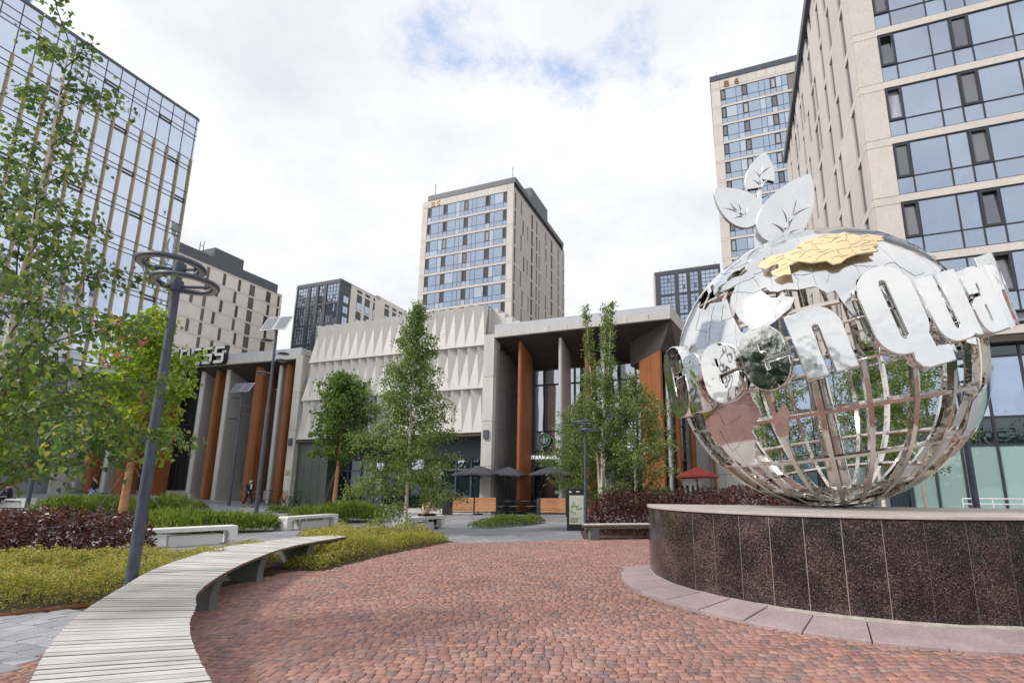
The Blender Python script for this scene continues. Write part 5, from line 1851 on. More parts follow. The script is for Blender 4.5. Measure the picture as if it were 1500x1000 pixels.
def vein(p, q, w_=0.022, bend=0.06):
    dx_, dy_ = q[0] - p[0], q[1] - p[1]
    L_ = math.hypot(dx_, dy_)
    nx, ny = -dy_ / L_, dx_ / L_
    A_, B2 = [], []
    for i in range(7):
        t_ = i / 6
        off = bend * L_ * math.sin(math.pi * t_)
        ww = w_ * (1 - t_) + 0.004
        x_, y_ = p[0] + dx_ * t_ + nx * off, p[1] + dy_ * t_ + ny * off
        A_.append((x_ + nx * ww, y_ + ny * ww))
        B2.append((x_ - nx * ww, y_ - ny * ww))
    return A_ + B2[::-1]
stem = [(-0.60, -0.14), (-0.57, 0.10), (-0.545, 0.36), (-0.51, 0.70), (-0.475, 0.95), (-0.455, 1.06), (-0.405, 1.06), (-0.415, 0.80), (-0.41, 0.50), (-0.37, 0.24), (-0.26, 0.02), (-0.15, -0.14)]
leaf2(stem, [], 'stem', 0.10, 0.0)
leaf2(leafshape((-0.45, 0.98), (-0.28, 1.86), 0.30, 0.27), [vein((-0.385, 1.15), (-0.325, 1.60), .024, .05), vein((-0.37, 1.25), (-0.50, 1.50), .02, -.12), vein((-0.345, 1.42), (-0.19, 1.54), .018, .1), vein((-0.385, 1.17), (-0.55, 1.32), .02, -.1), vein((-0.36, 1.20), (-0.26, 1.29), .016, .1)], 'leaf', 0.09, -0.10)
leaf2(leafshape((-0.47, 0.45), (-1.28, 1.15), 0.36, 0.34), [vein((-0.71, 0.53), (-1.02, 0.89), .028, .08), vein((-0.83, 0.62), (-1.14, 0.75), .02, -.06), vein((-0.80, 0.66), (-0.82, 0.86), .018, .05), vein((-0.72, 0.55), (-0.67, 0.73), .018, .1), vein((-0.74, 0.55), (-0.94, 0.52), .018, -.08)], 'leaf', 0.09, 0.03)
leaf2(leafshape((-0.40, 0.02), (0.45, 1.22), 0.42, 0.50), [vein((-0.05, 0.17), (0.17, 0.74), .036, -.05), vein((0.02, 0.36), (0.43, 0.58), .026, .08), vein((-0.03, 0.22), (-0.12, 0.62), .024, -.12), vein((-0.07, 0.14), (-0.30, 0.33), .03, -.08), vein((0.02, 0.11), (0.19, 0.16), .016, .1)], 'leaf', 0.10, 0.12)

# letters round the globe
def arc(cx_, cy_, r_, a0, a1, n_=7):
    return [(cx_ + r_ * math.cos(R(a0 + (a1 - a0) * i / n_)), cy_ + r_ * math.sin(R(a0 + (a1 - a0) * i / n_))) for i in range(n_ + 1)]
def rrect(x0, y0, x1, y1, bl, br, tr, tl):
    P_ = []
    for cx_, cy_, r_, a0 in ((x0, y0, bl, 180), (x1, y0, br, 270), (x1, y1, tr, 0), (x0, y1, tl, 90)):
        if r_ <= 0:
            P_.append((cx_, cy_))
        else:
            P_ += arc(cx_ + (r_ if cx_ == x0 else -r_), cy_ + (r_ if cy_ == y0 else -r_), r_, a0, a0 + 90)
    return P_
SL = 0.055
def glyph(ch):
    X = 0.84
    if ch == 'n':
        w_ = 0.66
        o_ = [(0, 0), (0, X), (0.16, X)] + arc(w_ - .30, X - .30, .30, 90, 0) + [(w_, 0), (w_ / 2 + SL, 0)] + arc(w_ / 2, X * .70, SL, 0, 180) + [(w_ / 2 - SL, 0)]
        return [o_], w_
    if ch == 'u':
        w_ = 0.66
        o_ = [(0, X)] + arc(.28, .28, .28, 180, 270) + arc(w_ - .24, .24, .24, 270, 300) + [(w_ - .06, 0), (w_, 0), (w_, X), (w_ / 2 + SL, X)] + arc(w_ / 2, X * .22, SL, 360, 180) + [(w_ / 2 - SL, X)]
        return [o_], w_
    if ch == 'r':
        w_ = 0.50
        o_ = [(0, 0), (0, X), (.27, X)] + arc(w_ - .16, X - .16, .16, 90, 0) + [(w_, X * .58), (.33, X * .58), (.30, X * .5), (.30, 0)]
        return [o_], w_
    if ch == 'e':
        w_ = 0.66
        o_ = arc(.32, .32, .32, 180, 270) + arc(w_ - .32, .32, .32, 270, 360) + [(w_, X * .40), (w_ * .56, X * .40), (w_ * .56, X * .30), (w_ * .46, X * .30), (w_ * .46, X * .48), (w_, X * .48)] + arc(w_ - .30, X - .30, .30, 0, 90) + arc(.30, X - .30, .30, 90, 180)
        h_ = rrect(w_ * .44, X * .60, w_ * .54, X * .76, .02, .02, .02, .02)
        return [o_, h_], w_
    if ch == 'a':
        w_ = 0.64
        o_ = arc(.22, .22, .22, 180, 270) + [(w_, 0)] + arc(w_ - .28, X - .28, .28, 0, 90) + arc(.26, X - .26, .26, 90, 180) + [(0, X * .62), (w_ * .40, X * .62), (w_ * .40, X * .76), (w_ * .50, X * .76), (w_ * .50, X * .54), (.16, X * .54)] + arc(.16, X * .54 - .16, .16, 90, 180)
        h_ = rrect(w_ * .40, X * .14, w_ * .50, X * .42, .02, .02, .02, .02)
        return [o_, h_], w_
    if ch == 't':
        w_ = 0.46
        o_ = arc(.30, .22, .22, 180, 270) + [(w_, 0), (w_, .2), (.37, .2), (.37, X * .72), (w_, X * .72), (w_, X), (.37, X), (.37, X * 1.2), (.08, X * 1.2), (.08, X), (0, X), (0, X * .72), (.08, X * .72)]
        return [o_], w_
    if ch == 'G':
        w_, h_ = 0.74, 1.10
        o_ = arc(.34, .34, .34, 180, 270) + arc(w_ - .34, .34, .34, 270, 360) + [(w_, h_ * .52), (w_ * .55, h_ * .52), (w_ * .55, h_ * .42), (w_ * .47, h_ * .42)] + [(w_ * .47, h_ * .30), (w_ * .40, h_ * .30), (w_ * .40, h_ * .72), (w_ * .50, h_ * .76), (w_ * .53, h_ * .62), (w_, h_ * .62)] + arc(w_ - .32, h_ - .32, .32, 0, 90) + arc(.34, h_ - .34, .34, 90, 180)
        return [o_], w_
    if ch == 'Q':
        w_, h_ = 0.74, 1.10
        o_ = arc(.34, .34, .34, 180, 270) + [(w_ * .52, 0), (w_ * .50, -.10), (w_ * .58, -.19), (w_ * .68, -.22), (w_ * 1.16, -.22), (w_ * 1.16, -.04), (w_ * .93, -.02)] + arc(w_ - .30, .36, .30, 320, 360) + arc(w_ - .34, h_ - .34, .34, 0, 90) + arc(.34, h_ - .34, .34, 90, 180)
        s_ = arc(w_ / 2, h_ * .80, SL, 0, 180) + arc(w_ / 2, h_ * .20, SL, 180, 360)
        return [o_, s_], w_
for ch, lon in zip('GreenQuarter', (13.5, 23.5, 34.5, 49, 63.8, 83.0, 97.6, 111.0, 122.5, 132, 143, 155)):
    polys, w_ = glyph(ch)
    cu = bpy.data.curves.new('tmp', 'CURVE')
    cu.dimensions = '2D'
    cu.fill_mode = 'BOTH'
    cu.extrude = 0.075
    cu.bevel_depth = 0.014
    cu.bevel_resolution = 2
    for pl_ in polys:
        sp = cu.splines.new('POLY')
        sp.points.add(len(pl_) - 1)
        for i, p in enumerate(pl_):
            sp.points[i].co = (p[0], p[1], 0, 1)
        sp.use_cyclic_u = True
    to = bpy.data.objects.new('tmp', cu)
    COL.objects.link(to)
    dg = bpy.context.evaluated_depsgraph_get()
    dg.update()
    me = bpy.data.meshes.new_from_object(to.evaluated_get(dg))
    bpy.data.objects.remove(to)
    base_lat = -5.6 + (lon - 62) * 0.085
    er = sdir(lon, 4)
    ee = gn.cross(sdir(lon, 0)).normalized()
    en = er.cross(ee).normalized()
    org = sph(lon, 4, GR + 0.24)
    v0 = math.tan(R(base_lat - 4)) * (GR + .24)
    sc_, sy_ = 0.83, 0.98
    tl = R(7.5)
    for v in me.vertices:
        x_, y_, z_ = v.co
        xx_, yy_ = (x_ - w_ / 2) * sc_, (y_ - .42) * sy_
        xx_, yy_ = xx_ * math.cos(tl) - yy_ * math.sin(tl), xx_ * math.sin(tl) + yy_ * math.cos(tl)
        v.co = org + ee * xx_ + en * (yy_ + .42 * sy_ + v0) + er * z_
    me.materials.clear()
    me.materials.append(M['steel_wavy' if lon < 52 else 'steel_letter'])
    lo_ = link('letter', me, GB)
for lon in range(5, 165, 10):
    pass
b = MB()
for lon in range(10, 160, 12):
    b.tube([sph(lon, 0, GR - .02), sph(lon, 0.5, GR + 0.18)], 0.02, M['steel_pipe'], 6)
b.tube([sph(l, -4 + (l - 62) * .085, GR + 0.15) for l in range(8, 162, 4)], 0.02, M['steel_pipe'], 6)
b.tube([sph(l, 8 + (l - 62) * .085, GR + 0.15) for l in range(8, 162, 4)], 0.02, M['steel_pipe'], 6)
b.build('letter_rail', GB, smooth=True)

# ------------------------------------------------------------------ long curved bench
IN = [(-1.55, 2.62), (-1.93, 3.02), (-2.44, 3.60), (-2.90, 4.19), (-3.26, 4.76), (-3.66, 5.34), (-4.02, 6.12), (-4.34, 7.0), (-4.62, 8.0), (-4.83, 9.05), (-4.84, 10.05), (-4.62, 11.25)]
OU = [(-2.35, 2.30), (-2.90, 2.98), (-3.34, 3.50), (-3.76, 4.06), (-4.18, 4.70), (-4.72, 5.70), (-5.27, 6.78), (-5.70, 8.0), (-6.00, 9.3), (-5.88, 10.2), (-5.62, 11.0), (-5.0, 11.6)]
def catmull(P_, n_):
    Q = [P_[0]] + P_ + [P_[-1]]
    o_ = []
    for i in range(1, len(Q) - 2):
        p0, p1, p2, p3 = Q[i - 1], Q[i], Q[i + 1], Q[i + 2]
        for k in range(n_):
            t_ = k / n_
            o_.append(tuple(0.5 * (2 * p1[j] + (p2[j] - p0[j]) * t_ + (2 * p0[j] - 5 * p1[j] + 4 * p2[j] - p3[j]) * t_ ** 2 + (3 * p1[j] - p0[j] - 3 * p2[j] + p3[j]) * t_ ** 3) for j in (0, 1)))
    o_.append(P_[-1])
    return o_
def resample(P_, n_):
    d = [0]
    for i in range(1, len(P_)):
        d.append(d[-1] + math.dist(P_[i], P_[i - 1]))
    o_, j = [], 0
    for k in range(n_ + 1):
        s_ = d[-1] * k / n_
        while j < len(d) - 2 and d[j + 1] < s_:
            j += 1
        t_ = (s_ - d[j]) / max(1e-9, d[j + 1] - d[j])
        o_.append((P_[j][0] + (P_[j + 1][0] - P_[j][0]) * t_, P_[j][1] + (P_[j + 1][1] - P_[j][1]) * t_))
    return o_
NSL = 104
ic, oc = resample(catmull(IN, 12), NSL), resample(catmull(OU, 12), NSL)
BN = thing('curved_bench', 'long sweeping bench of pale weathered slats curving through the left foreground', 'bench', (-4.5, 7.0, 0))
BZ = 0.455
for i in range(NSL):
    gp = 0.09 + rng.uniform(-.03, .04)
    L4 = [ic[i], ic[i + 1], oc[i + 1], oc[i]]
    a0 = (L4[0][0] + (L4[1][0] - L4[0][0]) * gp, L4[0][1] + (L4[1][1] - L4[0][1]) * gp)
    a1 = (L4[1][0] - (L4[1][0] - L4[0][0]) * gp, L4[1][1] - (L4[1][1] - L4[0][1]) * gp)
    b0 = (L4[3][0] + (L4[2][0] - L4[3][0]) * gp, L4[3][1] + (L4[2][1] - L4[3][1]) * gp)
    b1 = (L4[2][0] - (L4[2][0] - L4[3][0]) * gp, L4[2][1] - (L4[2][1] - L4[3][1]) * gp)
    cx_, cy_ = (a0[0] + a1[0] + b0[0] + b1[0]) / 4, (a0[1] + a1[1] + b0[1] + b1[1]) / 4
    an = math.atan2((b0[1] + b1[1] - a0[1] - a1[1]), (b0[0] + b1[0] - a0[0] - a1[0]))
    c_, s_ = math.cos(-an), math.sin(-an)
    loc = [((p[0] - cx_) * c_ - (p[1] - cy_) * s_, (p[0] - cx_) * s_ + (p[1] - cy_) * c_) for p in (a0, b0, b1, a1)]
    loc = [(x_ + rng.uniform(-.004, .004) * (1 if abs(x_) > .2 else 0), y_) for x_, y_ in loc]
    # winding: make it counter-clockwise
    ar = sum(loc[k][0] * loc[(k + 1) % 4][1] - loc[(k + 1) % 4][0] * loc[k][1] for k in range(4))
    if ar < 0:
        loc = loc[::-1]
    b = MB()
    ins = [(x_ * 0.995, y_ * 0.93) for x_, y_ in loc]
    vs = [(x_, y_, -.036) for x_, y_ in loc] + [(x_, y_, -.003) for x_, y_ in loc] + [(x_, y_, 0) for x_, y_ in ins]
    b.raw(vs, SF + [(3, 2, 1, 0)], M['slat_top'])
    o = b.build('slat', BN)
    o.location = (cx_ + 4.5, cy_ - 7.0, BZ + rng.uniform(-.0025, .0025))
    o.rotation_euler = (rng.uniform(-.004, .004), 0, an)
# steel rails under the slats
b = MB()
for f_ in (0.22, 0.78):
    pts = [(ic[i][0] * (1 - f_) + oc[i][0] * f_ + 4.5, ic[i][1] * (1 - f_) + oc[i][1] * f_ - 7.0) for i in range(0, NSL + 1, 2)]
    for i in range(len(pts) - 1):
        (x0, y0), (x1, y1) = pts[i], pts[i + 1]
        nx, ny = -(y1 - y0), (x1 - x0)
        l_ = math.hypot(nx, ny)
        nx, ny = nx / l_ * .02, ny / l_ * .02
        b.raw([(x0 + nx, y0 + ny, .36), (x0 - nx, y0 - ny, .36), (x1 - nx, y1 - ny, .36), (x1 + nx, y1 + ny, .36), (x0 + nx, y0 + ny, .417), (x0 - nx, y0 - ny, .417), (x1 - nx, y1 - ny, .417), (x1 + nx, y1 + ny, .417)],
              [(0, 1, 2, 3), (4, 7, 6, 5), (0, 4, 5, 1), (2, 6, 7, 3), (1, 5, 6, 2), (0, 3, 7, 4)], M['bench_leg'])
b.build('rail', BN)
def support(inner, outer):
    """upright plate across the bench, its plaza edge sweeping outwards to the seat"""
    (x0, y0), (x1, y1) = inner, outer
    L_ = math.hypot(x1 - x0, y1 - y0)
    ux, uy = (x1 - x0) / L_, (y1 - y0) / L_
    prof = [(0.09, 0.0)]
    for k in range(9):
        t_ = k / 8
        prof.append((0.09 + .03 * math.sin(math.pi * t_) - 0.07 * t_ ** 2.0, 0.415 * t_))
    prof += [(L_ * .97, 0.415), (L_ * .86, 0.0)]
    T_ = 0.09
    b = MB()
    nx, ny = -uy * T_ / 2, ux * T_ / 2
    n_ = len(prof)
    vs = [(x0 + ux * s_ + nx + 4.5, y0 + uy * s_ + ny - 7, z_) for s_, z_ in prof] + [(x0 + ux * s_ - nx + 4.5, y0 + uy * s_ - ny - 7, z_) for s_, z_ in prof]
    fs = [tuple(range(n_)), tuple(range(n_, 2 * n_))[::-1]] + [(i, n_ + i, n_ + (i + 1) % n_, (i + 1) % n_) for i in range(n_)]
    b.raw(vs, fs, M['bench_leg'])
    # cast lip along the curved edge
    for sg in (1, -1):
        b.tube([(x0 + ux * (s_ + .012) + sg * nx * 1.1 + 4.5, y0 + uy * (s_ + .012) + sg * ny * 1.1 - 7, z_) for s_, z_ in prof[1:10]], 0.014, M['bench_leg'], 5)
    b.build('support', BN, auto=40)
def at_frac(f_):
    i = int(f_ * NSL)
    return ic[i], oc[i]
for tx, ty in ((-2.3, 3.4), (-4.17, 6.55), (-4.67, 8.45), (-4.84, 10.15)):
    i = min(range(NSL), key=lambda k: math.dist(ic[k], (tx, ty)))
    support(ic[i], oc[i] if i < NSL - 6 else (ic[i][0] - .55, ic[i][1] + .25))

# straight bench right of centre
RB = thing('straight_bench', 'short slatted bench on grey legs in front of the purple hedge', 'bench', (0.72, 14.72, 0), R(8))
for i in range(46):
    x_ = i * 0.052
    o = pc('slat', RB, M['slat_top'], x_, x_ + 0.047, 0, 0.62, 0.40, 0.445 + rng.uniform(0, .003))
for x_ in (0.22, 2.05):
    b = MB()
    b.prism([(0.10, 0), (0.36, 0), (0.42, 0.33), (0.60, 0.395), (0.02, 0.395), (0.04, 0.3)], x_ - .05, x_ + .21, M['bench_leg'], None, 'x')
    b.build('support', RB)
b = MB()
b.box(0.02, 2.38, 0.06, 0.12, 0.33, 0.395, M['bench_leg'])
b.box(0.02, 2.38, 0.50, 0.56, 0.33, 0.395, M['bench_leg'])
b.build('rail', RB)

# white concrete benches
def white_bench(label, loc, rz, L_=2.25, D_=0.55):
    T = thing('concrete_bench', label, 'bench', loc, rz, 'white concrete benches')
    H_ = 0.47
    p = [(0, 0), (0.20, 0), (0.20, 0.27), (0.23, 0.33), (0.30, 0.36), (L_ - .30, .36), (L_ - .23, .33), (L_ - .20, .27), (L_ - .20, 0), (L_, 0), (L_, H_ - .02), (L_ - .02, H_), (.02, H_), (0, H_ - .02)]
    b = MB()
    b.prism(p, 0, D_, M['white'], None, 'y')
    b.build('bench_body', T, bevel=0.012)
    b = MB()
    b.box(0.75, L_ - .35, 0.12, D_ - .08, 0.0, 0.27, M['white'])
    b.build('storage_box', T, bevel=0.008)
    b = MB()
    for x_, z_ in ((0.06, .40), (0.14, .40)):
        pass
    for y_ in (0.14, 0.40):
        b.lathe([(0.022, 0), (0.022, 0.004)], M['black'], 8)
    b.v = [(-z_ - 0.0005 if k < 16 else -z_ - 0.0005, 0.16 + y_ + (0.0 if k < 16 else 0.24), 0.40 + x_) for k, (x_, y_, z_) in enumerate(b.v)]
    b.build('socket', T)
    return T
white_bench('white concrete bench standing behind the yellow green hedge and ring lamp', (-10.42, 12.62, 0), math.atan2(.73, .68))
white_bench('white concrete bench in front of the small dark maple', (-9.62, 18.18, 0), R(70), 2.4)
white_bench('white concrete bench partly behind the birch trunk, someone seated on it', (-5.20, 17.35, 0), R(68), 2.3)
white_bench('white concrete bench with dark clothed people at the far left', (-31.6, 26.6, gz(-30, 26.8)), R(3), 3.6, .6)

# ------------------------------------------------------------------ lamps
def ring_lamp(label, loc, h, rot, r=0.085, group='ring lamp posts'):
    T = thing('ring_lamp', label, 'street lamp', loc, rot, group)
    b = MB()
    b.lathe([(r * 1.25, 0), (r * 1.25, .03), (r, .05), (r * .94, h * .45), (r * .74, h * .82), (r * .68, h)], M['lamp_grey'], 20)
    b.build('pole', T, auto=30)
    for dz_, dx_, R_ in ((-0.17, -0.07, 0.345), (-0.42, 0.13, 0.345)):
        b = MB()
        cx_, cy_ = dx_ * 1.0, -0.06
        w_ = 0.046
        prof = [(R_ - w_, -0.022), (R_ + w_, -0.022), (R_ + w_ + .008, 0.0), (R_ + w_, .028), (R_ - w_, .028), (R_ - w_ - .008, 0)]
        b.lathe(prof + [prof[0]], M['lamp_grey'], 48, (cx_, cy_, h + dz_), cap=False)
        o = b.build('ring', T, auto=35)
        b = MB()
        b.lathe([(R_ - w_ + .015, -0.026), (R_ + w_ - .015, -0.026)], M['lamp_face'], 48, (cx_, cy_, h + dz_), cap=False)
        b.build('lens', o)
        b = MB()
        b.lathe([(r * 1.15, -.07), (r * 1.15, .07)], M['lamp_grey'], 18, (0, 0, h + dz_ - .02))
        ang = 0 if dx_ > 0 else math.pi
        for s_ in (1, -1):
            b.tube([(0, 0, h + dz_ - .03), (cx_ + s_ * (R_ - .05), cy_, h + dz_ - .03)], 0.022, M['lamp_grey'], 6)
        b.build('bracket', T)
    return T
ring_lamp('tall grey lamp post with two tilted rings rising beside the curved bench', (-5.28, 6.48, 0), 4.66, R(12), 0.066)
ring_lamp('slim grey ring lamp standing before the cafe birches', (0.88, 17.4, 0), 3.88, R(15), 0.06)

def solar_lamp(label, loc, h, rz, group='solar lamp posts'):
    T = thing('solar_lamp', label, 'street lamp', loc, rz, group)
    b = MB()
    b.lathe([(0.11, 0), (0.10, h * .55), (0.075, h * .56), (0.07, h)], M['lamp_grey'], 14)
    b.build('pole', T, auto=30)
    for s_ in (-1, 1):
        Mx = Matrix.Translation((s_ * 0.45, -0.05, h + 0.28)) @ Matrix.Rotation(R(62), 4, 'X')
        b = MB()
        b.box(-0.42, 0.42, -0.55, 0.55, -0.02, 0.02, M['panel_frame'], Mx)
        p = b.build('solar_panel', T)
        for i in range(4):
            for j in range(6):
                o = pc('solar_cell', p, M['solar'], 0, 0.185, 0, 0.165, 0, .006)
                o.matrix_local = Mx @ Matrix.Translation((-0.39 + i * .197, -0.525 + j * .176, 0.021)) @ Matrix.Diagonal((.185, .165, .006, 1))
    for dz_, s_, l_ in ((-0.75, -1, .55), (-1.65, 1, .62), (-2.05, 1, .5), (-2.75, -1, .6)):
        z_ = h + dz_
        b = MB()
        b.tube([(0, 0, z_), (s_ * (l_ - .2), 0, z_ + .03)], 0.03, M['lamp_grey'], 6)
        b.build('arm', T)
        b = MB()
        b.lathe([(0.02, -.05), (0.20, -.045), (0.30, -.01), (0.30, .02), (0.2, .06), (0.03, .085)], M['lamp_grey'], 20, (s_ * (l_ + .05), 0, z_ + .03))
        q = b.build('lamp_head', T, auto=40)
        b = MB()
        b.lathe([(0.01, -.056), (0.19, -.056)], M['lamp_face'], 16, (s_ * (l_ + .05), 0, z_ + .03), cap=False)
        b.build('lens', q)
    return T
sl1 = solar_lamp('nearer solar lamp post with two panels and round lamp heads left of the folded facade', (-16.89, 28.54, gz(-16.9, 28.5)), 10.8, R(-12))
dup(sl1, (-21.7, 33.55, gz(-21.7, 33.5)), R(-12), 'farther, shorter solar lamp post before the dark hall glazing', 'solar lamp posts', (0.85, 0.85, 0.71))
dup(sl1, (-25.6, 24.6, 0.3), R(-12), 'solar lamp post half hidden in the near birch leaves at the far left', 'solar lamp posts', (0.85, 0.85, 0.72))
RLamp = thing('disc_lamp', 'dark lamp post with round heads seen through the right side of the globe', 'street lamp', (14.65, 18.0, 0), R(-10))
b = MB()
b.lathe([(0.11, 0), (0.10, 3.0), (0.075, 3.02), (0.07, 6.3)], M['lamp_grey'], 14)
b.build('pole', RLamp, auto=30)
for z_, s_ in ((5.9, 1), (5.3, 1), (4.9, -1), (4.4, 1)):
    b = MB()
    b.tube([(0, 0, z_), (s_ * .3, 0, z_ + .02)], 0.025, M['lamp_grey'], 6)
    b.lathe([(0.02, -.05), (0.22, -.045), (0.30, -.01), (0.30, .02), (0.2, .06), (0.03, .085)], M['lamp_grey'], 18, (s_ * .42, 0, z_ + .02))
    b.build('lamp_head', RLamp, auto=40)

# ------------------------------------------------------------------ totem, planters, cafe furniture
TT = thing('map_totem', 'black information totem with a green map panel beside the slim ring lamp', 'sign', (0.25, 18.25, 0), R(-4))
b = MB()
b.prism([(0, 0), (0.72, 0), (0.72, 1.40), (0.66, 1.45), (0.06, 1.47), (0, 1.43)], 0, 0.16, M['black'], None, 'y')
b.build('case', TT, bevel=0.01)
b = MB()
b.box(0.09, 0.60, -0.012, -0.001, 0.22, 1.22, M['poster'])
pp = b.build('map_panel', TT)
b = MB()
rr2 = random.Random(8)
for k in range(16):
    x_, z_ = rr2.uniform(.12, .5), rr2.uniform(.5, .95)
    w_, h_ = rr2.uniform(.03, .10), rr2.uniform(.03, .10)
    b.prism([(x_, z_), (x_ + w_, z_ + .01), (x_ + w_ * .9, z_ + h_), (x_ + .01, z_ + h_ * .9)], -0.0155 - k * 0.0002, -0.0135, M['poster_green'], None, 'y')
for k in range(6):
    b.box(.13, .13 + rr2.uniform(.2, .4), -0.0145, -0.0125, 0.28 + k * .03, 0.292 + k * .03, M['line_dark'])
b.build('map_print', pp)
b = MB()
b.box(0.08, 0.17, -0.006, -0.001, 1.31, 1.38, M['poster'])
b.box(0.33, 0.46, -0.006, -0.001, 1.33, 1.37, M['white_paint'])
b.build('header_mark', TT)

def slat_fence(label, loc, rz, W_, panels):
    T = thing('slat_screen', label, 'screen', loc, rz, 'wooden cafe screens')
    for p_ in range(panels):
        x0 = p_ * (W_ + .08)
        for k in range(6):
            pc('slat', T, M['slat'], x0, x0 + W_, 0, .04, 0.22 + k * .123, 0.22 + k * .123 + .113)
        b = MB()
        for x_ in (x0 - .07, x0 + W_ + .012):
            b.box(x_, x_ + .055, -.005, .05, 0, .98, M['black'])
        b.box(x0, x0 + W_, 0, .04, .14, .19, M['black'])
        b.box(x0, x0 + W_, .045, .12, .30, .34, M['black'])
        b.build('frame', T)
    return T
slat_fence('pair of orange wooden slat screens right of the flower planter', (-5.92, 28.3, 0), R(-6), 1.17, 2)
slat_fence('single orange wooden slat screen beside the map totem', (-1.0, 26.6, 0), R(-4), 1.30, 1)
b = MB()
FP = thing('flower_planter', 'black planter box with white and red flowers left of the slat screens', 'planter', (-6.5, 28.35, 0), 0)
b.box(0, 0.42, 0, 0.42, 0, 0.72, M['black'])
b.build('box', FP)
nf = 90
pp_ = nrs.uniform(0.02, 0.40, (nf, 2))
for nm, mt, n0, n1, sz, zb_ in (('flower', M['white_paint'], 0, 22, .05, .86), ('flower', M['petal_red'], 22, 34, .05, .84), ('leaf', L_maple, 34, 90, .06, .80)):
    b = MB()
    for i in range(n0, n1):
        x_, y_ = pp_[i]
        z_ = zb_ + nrs.uniform(-.12, .08)
        a_, t_ = nrs.uniform(0, 6.28), nrs.uniform(.2, 1.0)
        u = Vector((math.cos(a_), math.sin(a_), 0)) * sz
        v = Vector((-math.sin(a_) * math.cos(t_), math.cos(a_) * math.cos(t_), math.sin(t_))) * sz
        c_ = Vector((x_, y_, z_))
        b.face([c_ - u, c_ - v * .6, c_ + u, c_ + v], mt)
    b.build(nm + '_cluster', FP, 'stuff')

def parasol(label, loc, rz, W_, h, mat, group=None):
    T = thing('parasol', label, 'umbrella', loc, rz, group)
    b = MB()
    b.lathe([(0.30, 0), (0.30, .05), (0.035, .07), (0.03, h - .02)], M['black'], 14)
    b.build('pole', T, auto=30)
    b = MB()
    w2 = W_ / 2
    low = h - 0.50
    N_ = 8
    rim = []
    for s_ in range(4):
        c0 = [(-w2, -w2), (w2, -w2), (w2, w2), (-w2, w2)][s_]
        c1 = [(-w2, -w2), (w2, -w2), (w2, w2), (-w2, w2)][(s_ + 1) % 4]
        for k in range(2):
            rim.append((c0[0] + (c1[0] - c0[0]) * k / 2, c0[1] + (c1[1] - c0[1]) * k / 2))
    for i in range(8):
        p, q = rim[i], rim[(i + 1) % 8]
        zp, zq = (low if i % 2 == 0 else low + .05), (low if i % 2 else low + .05)
        m1, m2 = (p[0] * .5, p[1] * .5, h - .21), (q[0] * .5, q[1] * .5, h - .21)
        b.face([(0, 0, h), m1, m2], mat)
        b.face([m1, (p[0], p[1], zp), (q[0], q[1], zq), m2], mat)
        b.face([(p[0], p[1], zp), (p[0], p[1], zp - .09), (q[0], q[1], zq - .09), (q[0], q[1], zq)], mat)
    b.build('canopy', T)
    b = MB()
    for i in range(8):
        p = rim[i]
        b.tube([(p[0] * .98, p[1] * .98, low - .01 + (.05 if i % 2 else 0)), (0, 0, h - .08)], 0.012, M['black'], 4)
        b.tube([(p[0] * .45, p[1] * .45, h - .26), (0, 0, h - .75)], 0.012, M['black'], 4)
    b.build('ribs', T)
    return T
u1 = parasol('charcoal square parasol above the pair of slat screens', (-4.62, 29.0, 0), R(-12), 2.35, 2.72, M['canvas_black'], 'charcoal cafe parasols')
dup(u1, (-3.0, 29.6, 0), R(-12), 'charcoal parasol in front of the left wood fin of the cafe', 'charcoal cafe parasols', (.86, .86, .99))
dup(u1, (-0.35, 29.3, 0), R(-12), 'charcoal parasol by the cafe door behind the single slat screen', 'charcoal cafe parasols', (1.0, 1.0, 1.01))
parasol('red square parasol beyond the purple hedge, seen under the left of the globe', (7.2, 26.6, 0), R(-14), 2.1, 2.55, M['canvas_red'])
MM = thing('menu_board', 'white board with dark strips standing under the red parasol', 'sign', (7.0, 27.2, 0), R(-14))
b = MB()
b.box(-.55, .55, 0, .05, .9, 1.95, M['white_paint'])
b.box(-.5, -.45, 0, .05, 0, .9, M['black'])
b.box(.45, .5, 0, .05, 0, .9, M['black'])
b.build('board', MM)
b = MB()
for x_ in (-.4, -.15, .12, .38):
    b.box(x_ - .06, x_ + .05, -.012, -.001, 1.0, 1.6, M['black'])
b.build('strip', MM)

def cafe_table(label, loc):
    T = thing('cafe_table', label, 'table', loc, R(-10), 'cafe tables')
    b = MB()
    b.lathe([(0.02, .72), (0.38, .72), (0.38, .745), (0.02, .745)], M['slot_reveal'], 20)
    b.build('tabletop', T)
    b = MB()
    b.lathe([(0.24, 0), (0.24, .02), (0.03, .04), (0.03, .72)], M['black'], 12)
    b.build('pedestal', T)
    return T
def cafe_chair():
    T = thing('cafe_chair', 'black cafe chair next to the right slat screen post', 'chair', (-3.35, 28.5, 0), R(170), 'cafe chairs')
    b = MB()
    b.box(-.21, .21, -.21, .21, .44, .475, M['slot_reveal'])
    b.build('seat', T, bevel=.01)
    b = MB()
    b.box(-.21, .21, -.23, -.195, .68, .82, M['black'])
    b.build('backrest', T, bevel=.01)
    for sx in (-1, 1):
        for sy in (-1, 1):
            b = MB()
            b.tube([(sx * .2, sy * .2, 0), (sx * .19, sy * .19, .45 if sy > 0 else .80)], .016, M['black'], 5)
            b.build('leg', T)
    return T
t1 = cafe_table('small round cafe table right of the slat screens', (-3.0, 29.2, 0))
dup(t1, (-2.05, 29.35, 0), 0, 'small round cafe table before the left wood fin', 'cafe tables')
ch = cafe_chair()
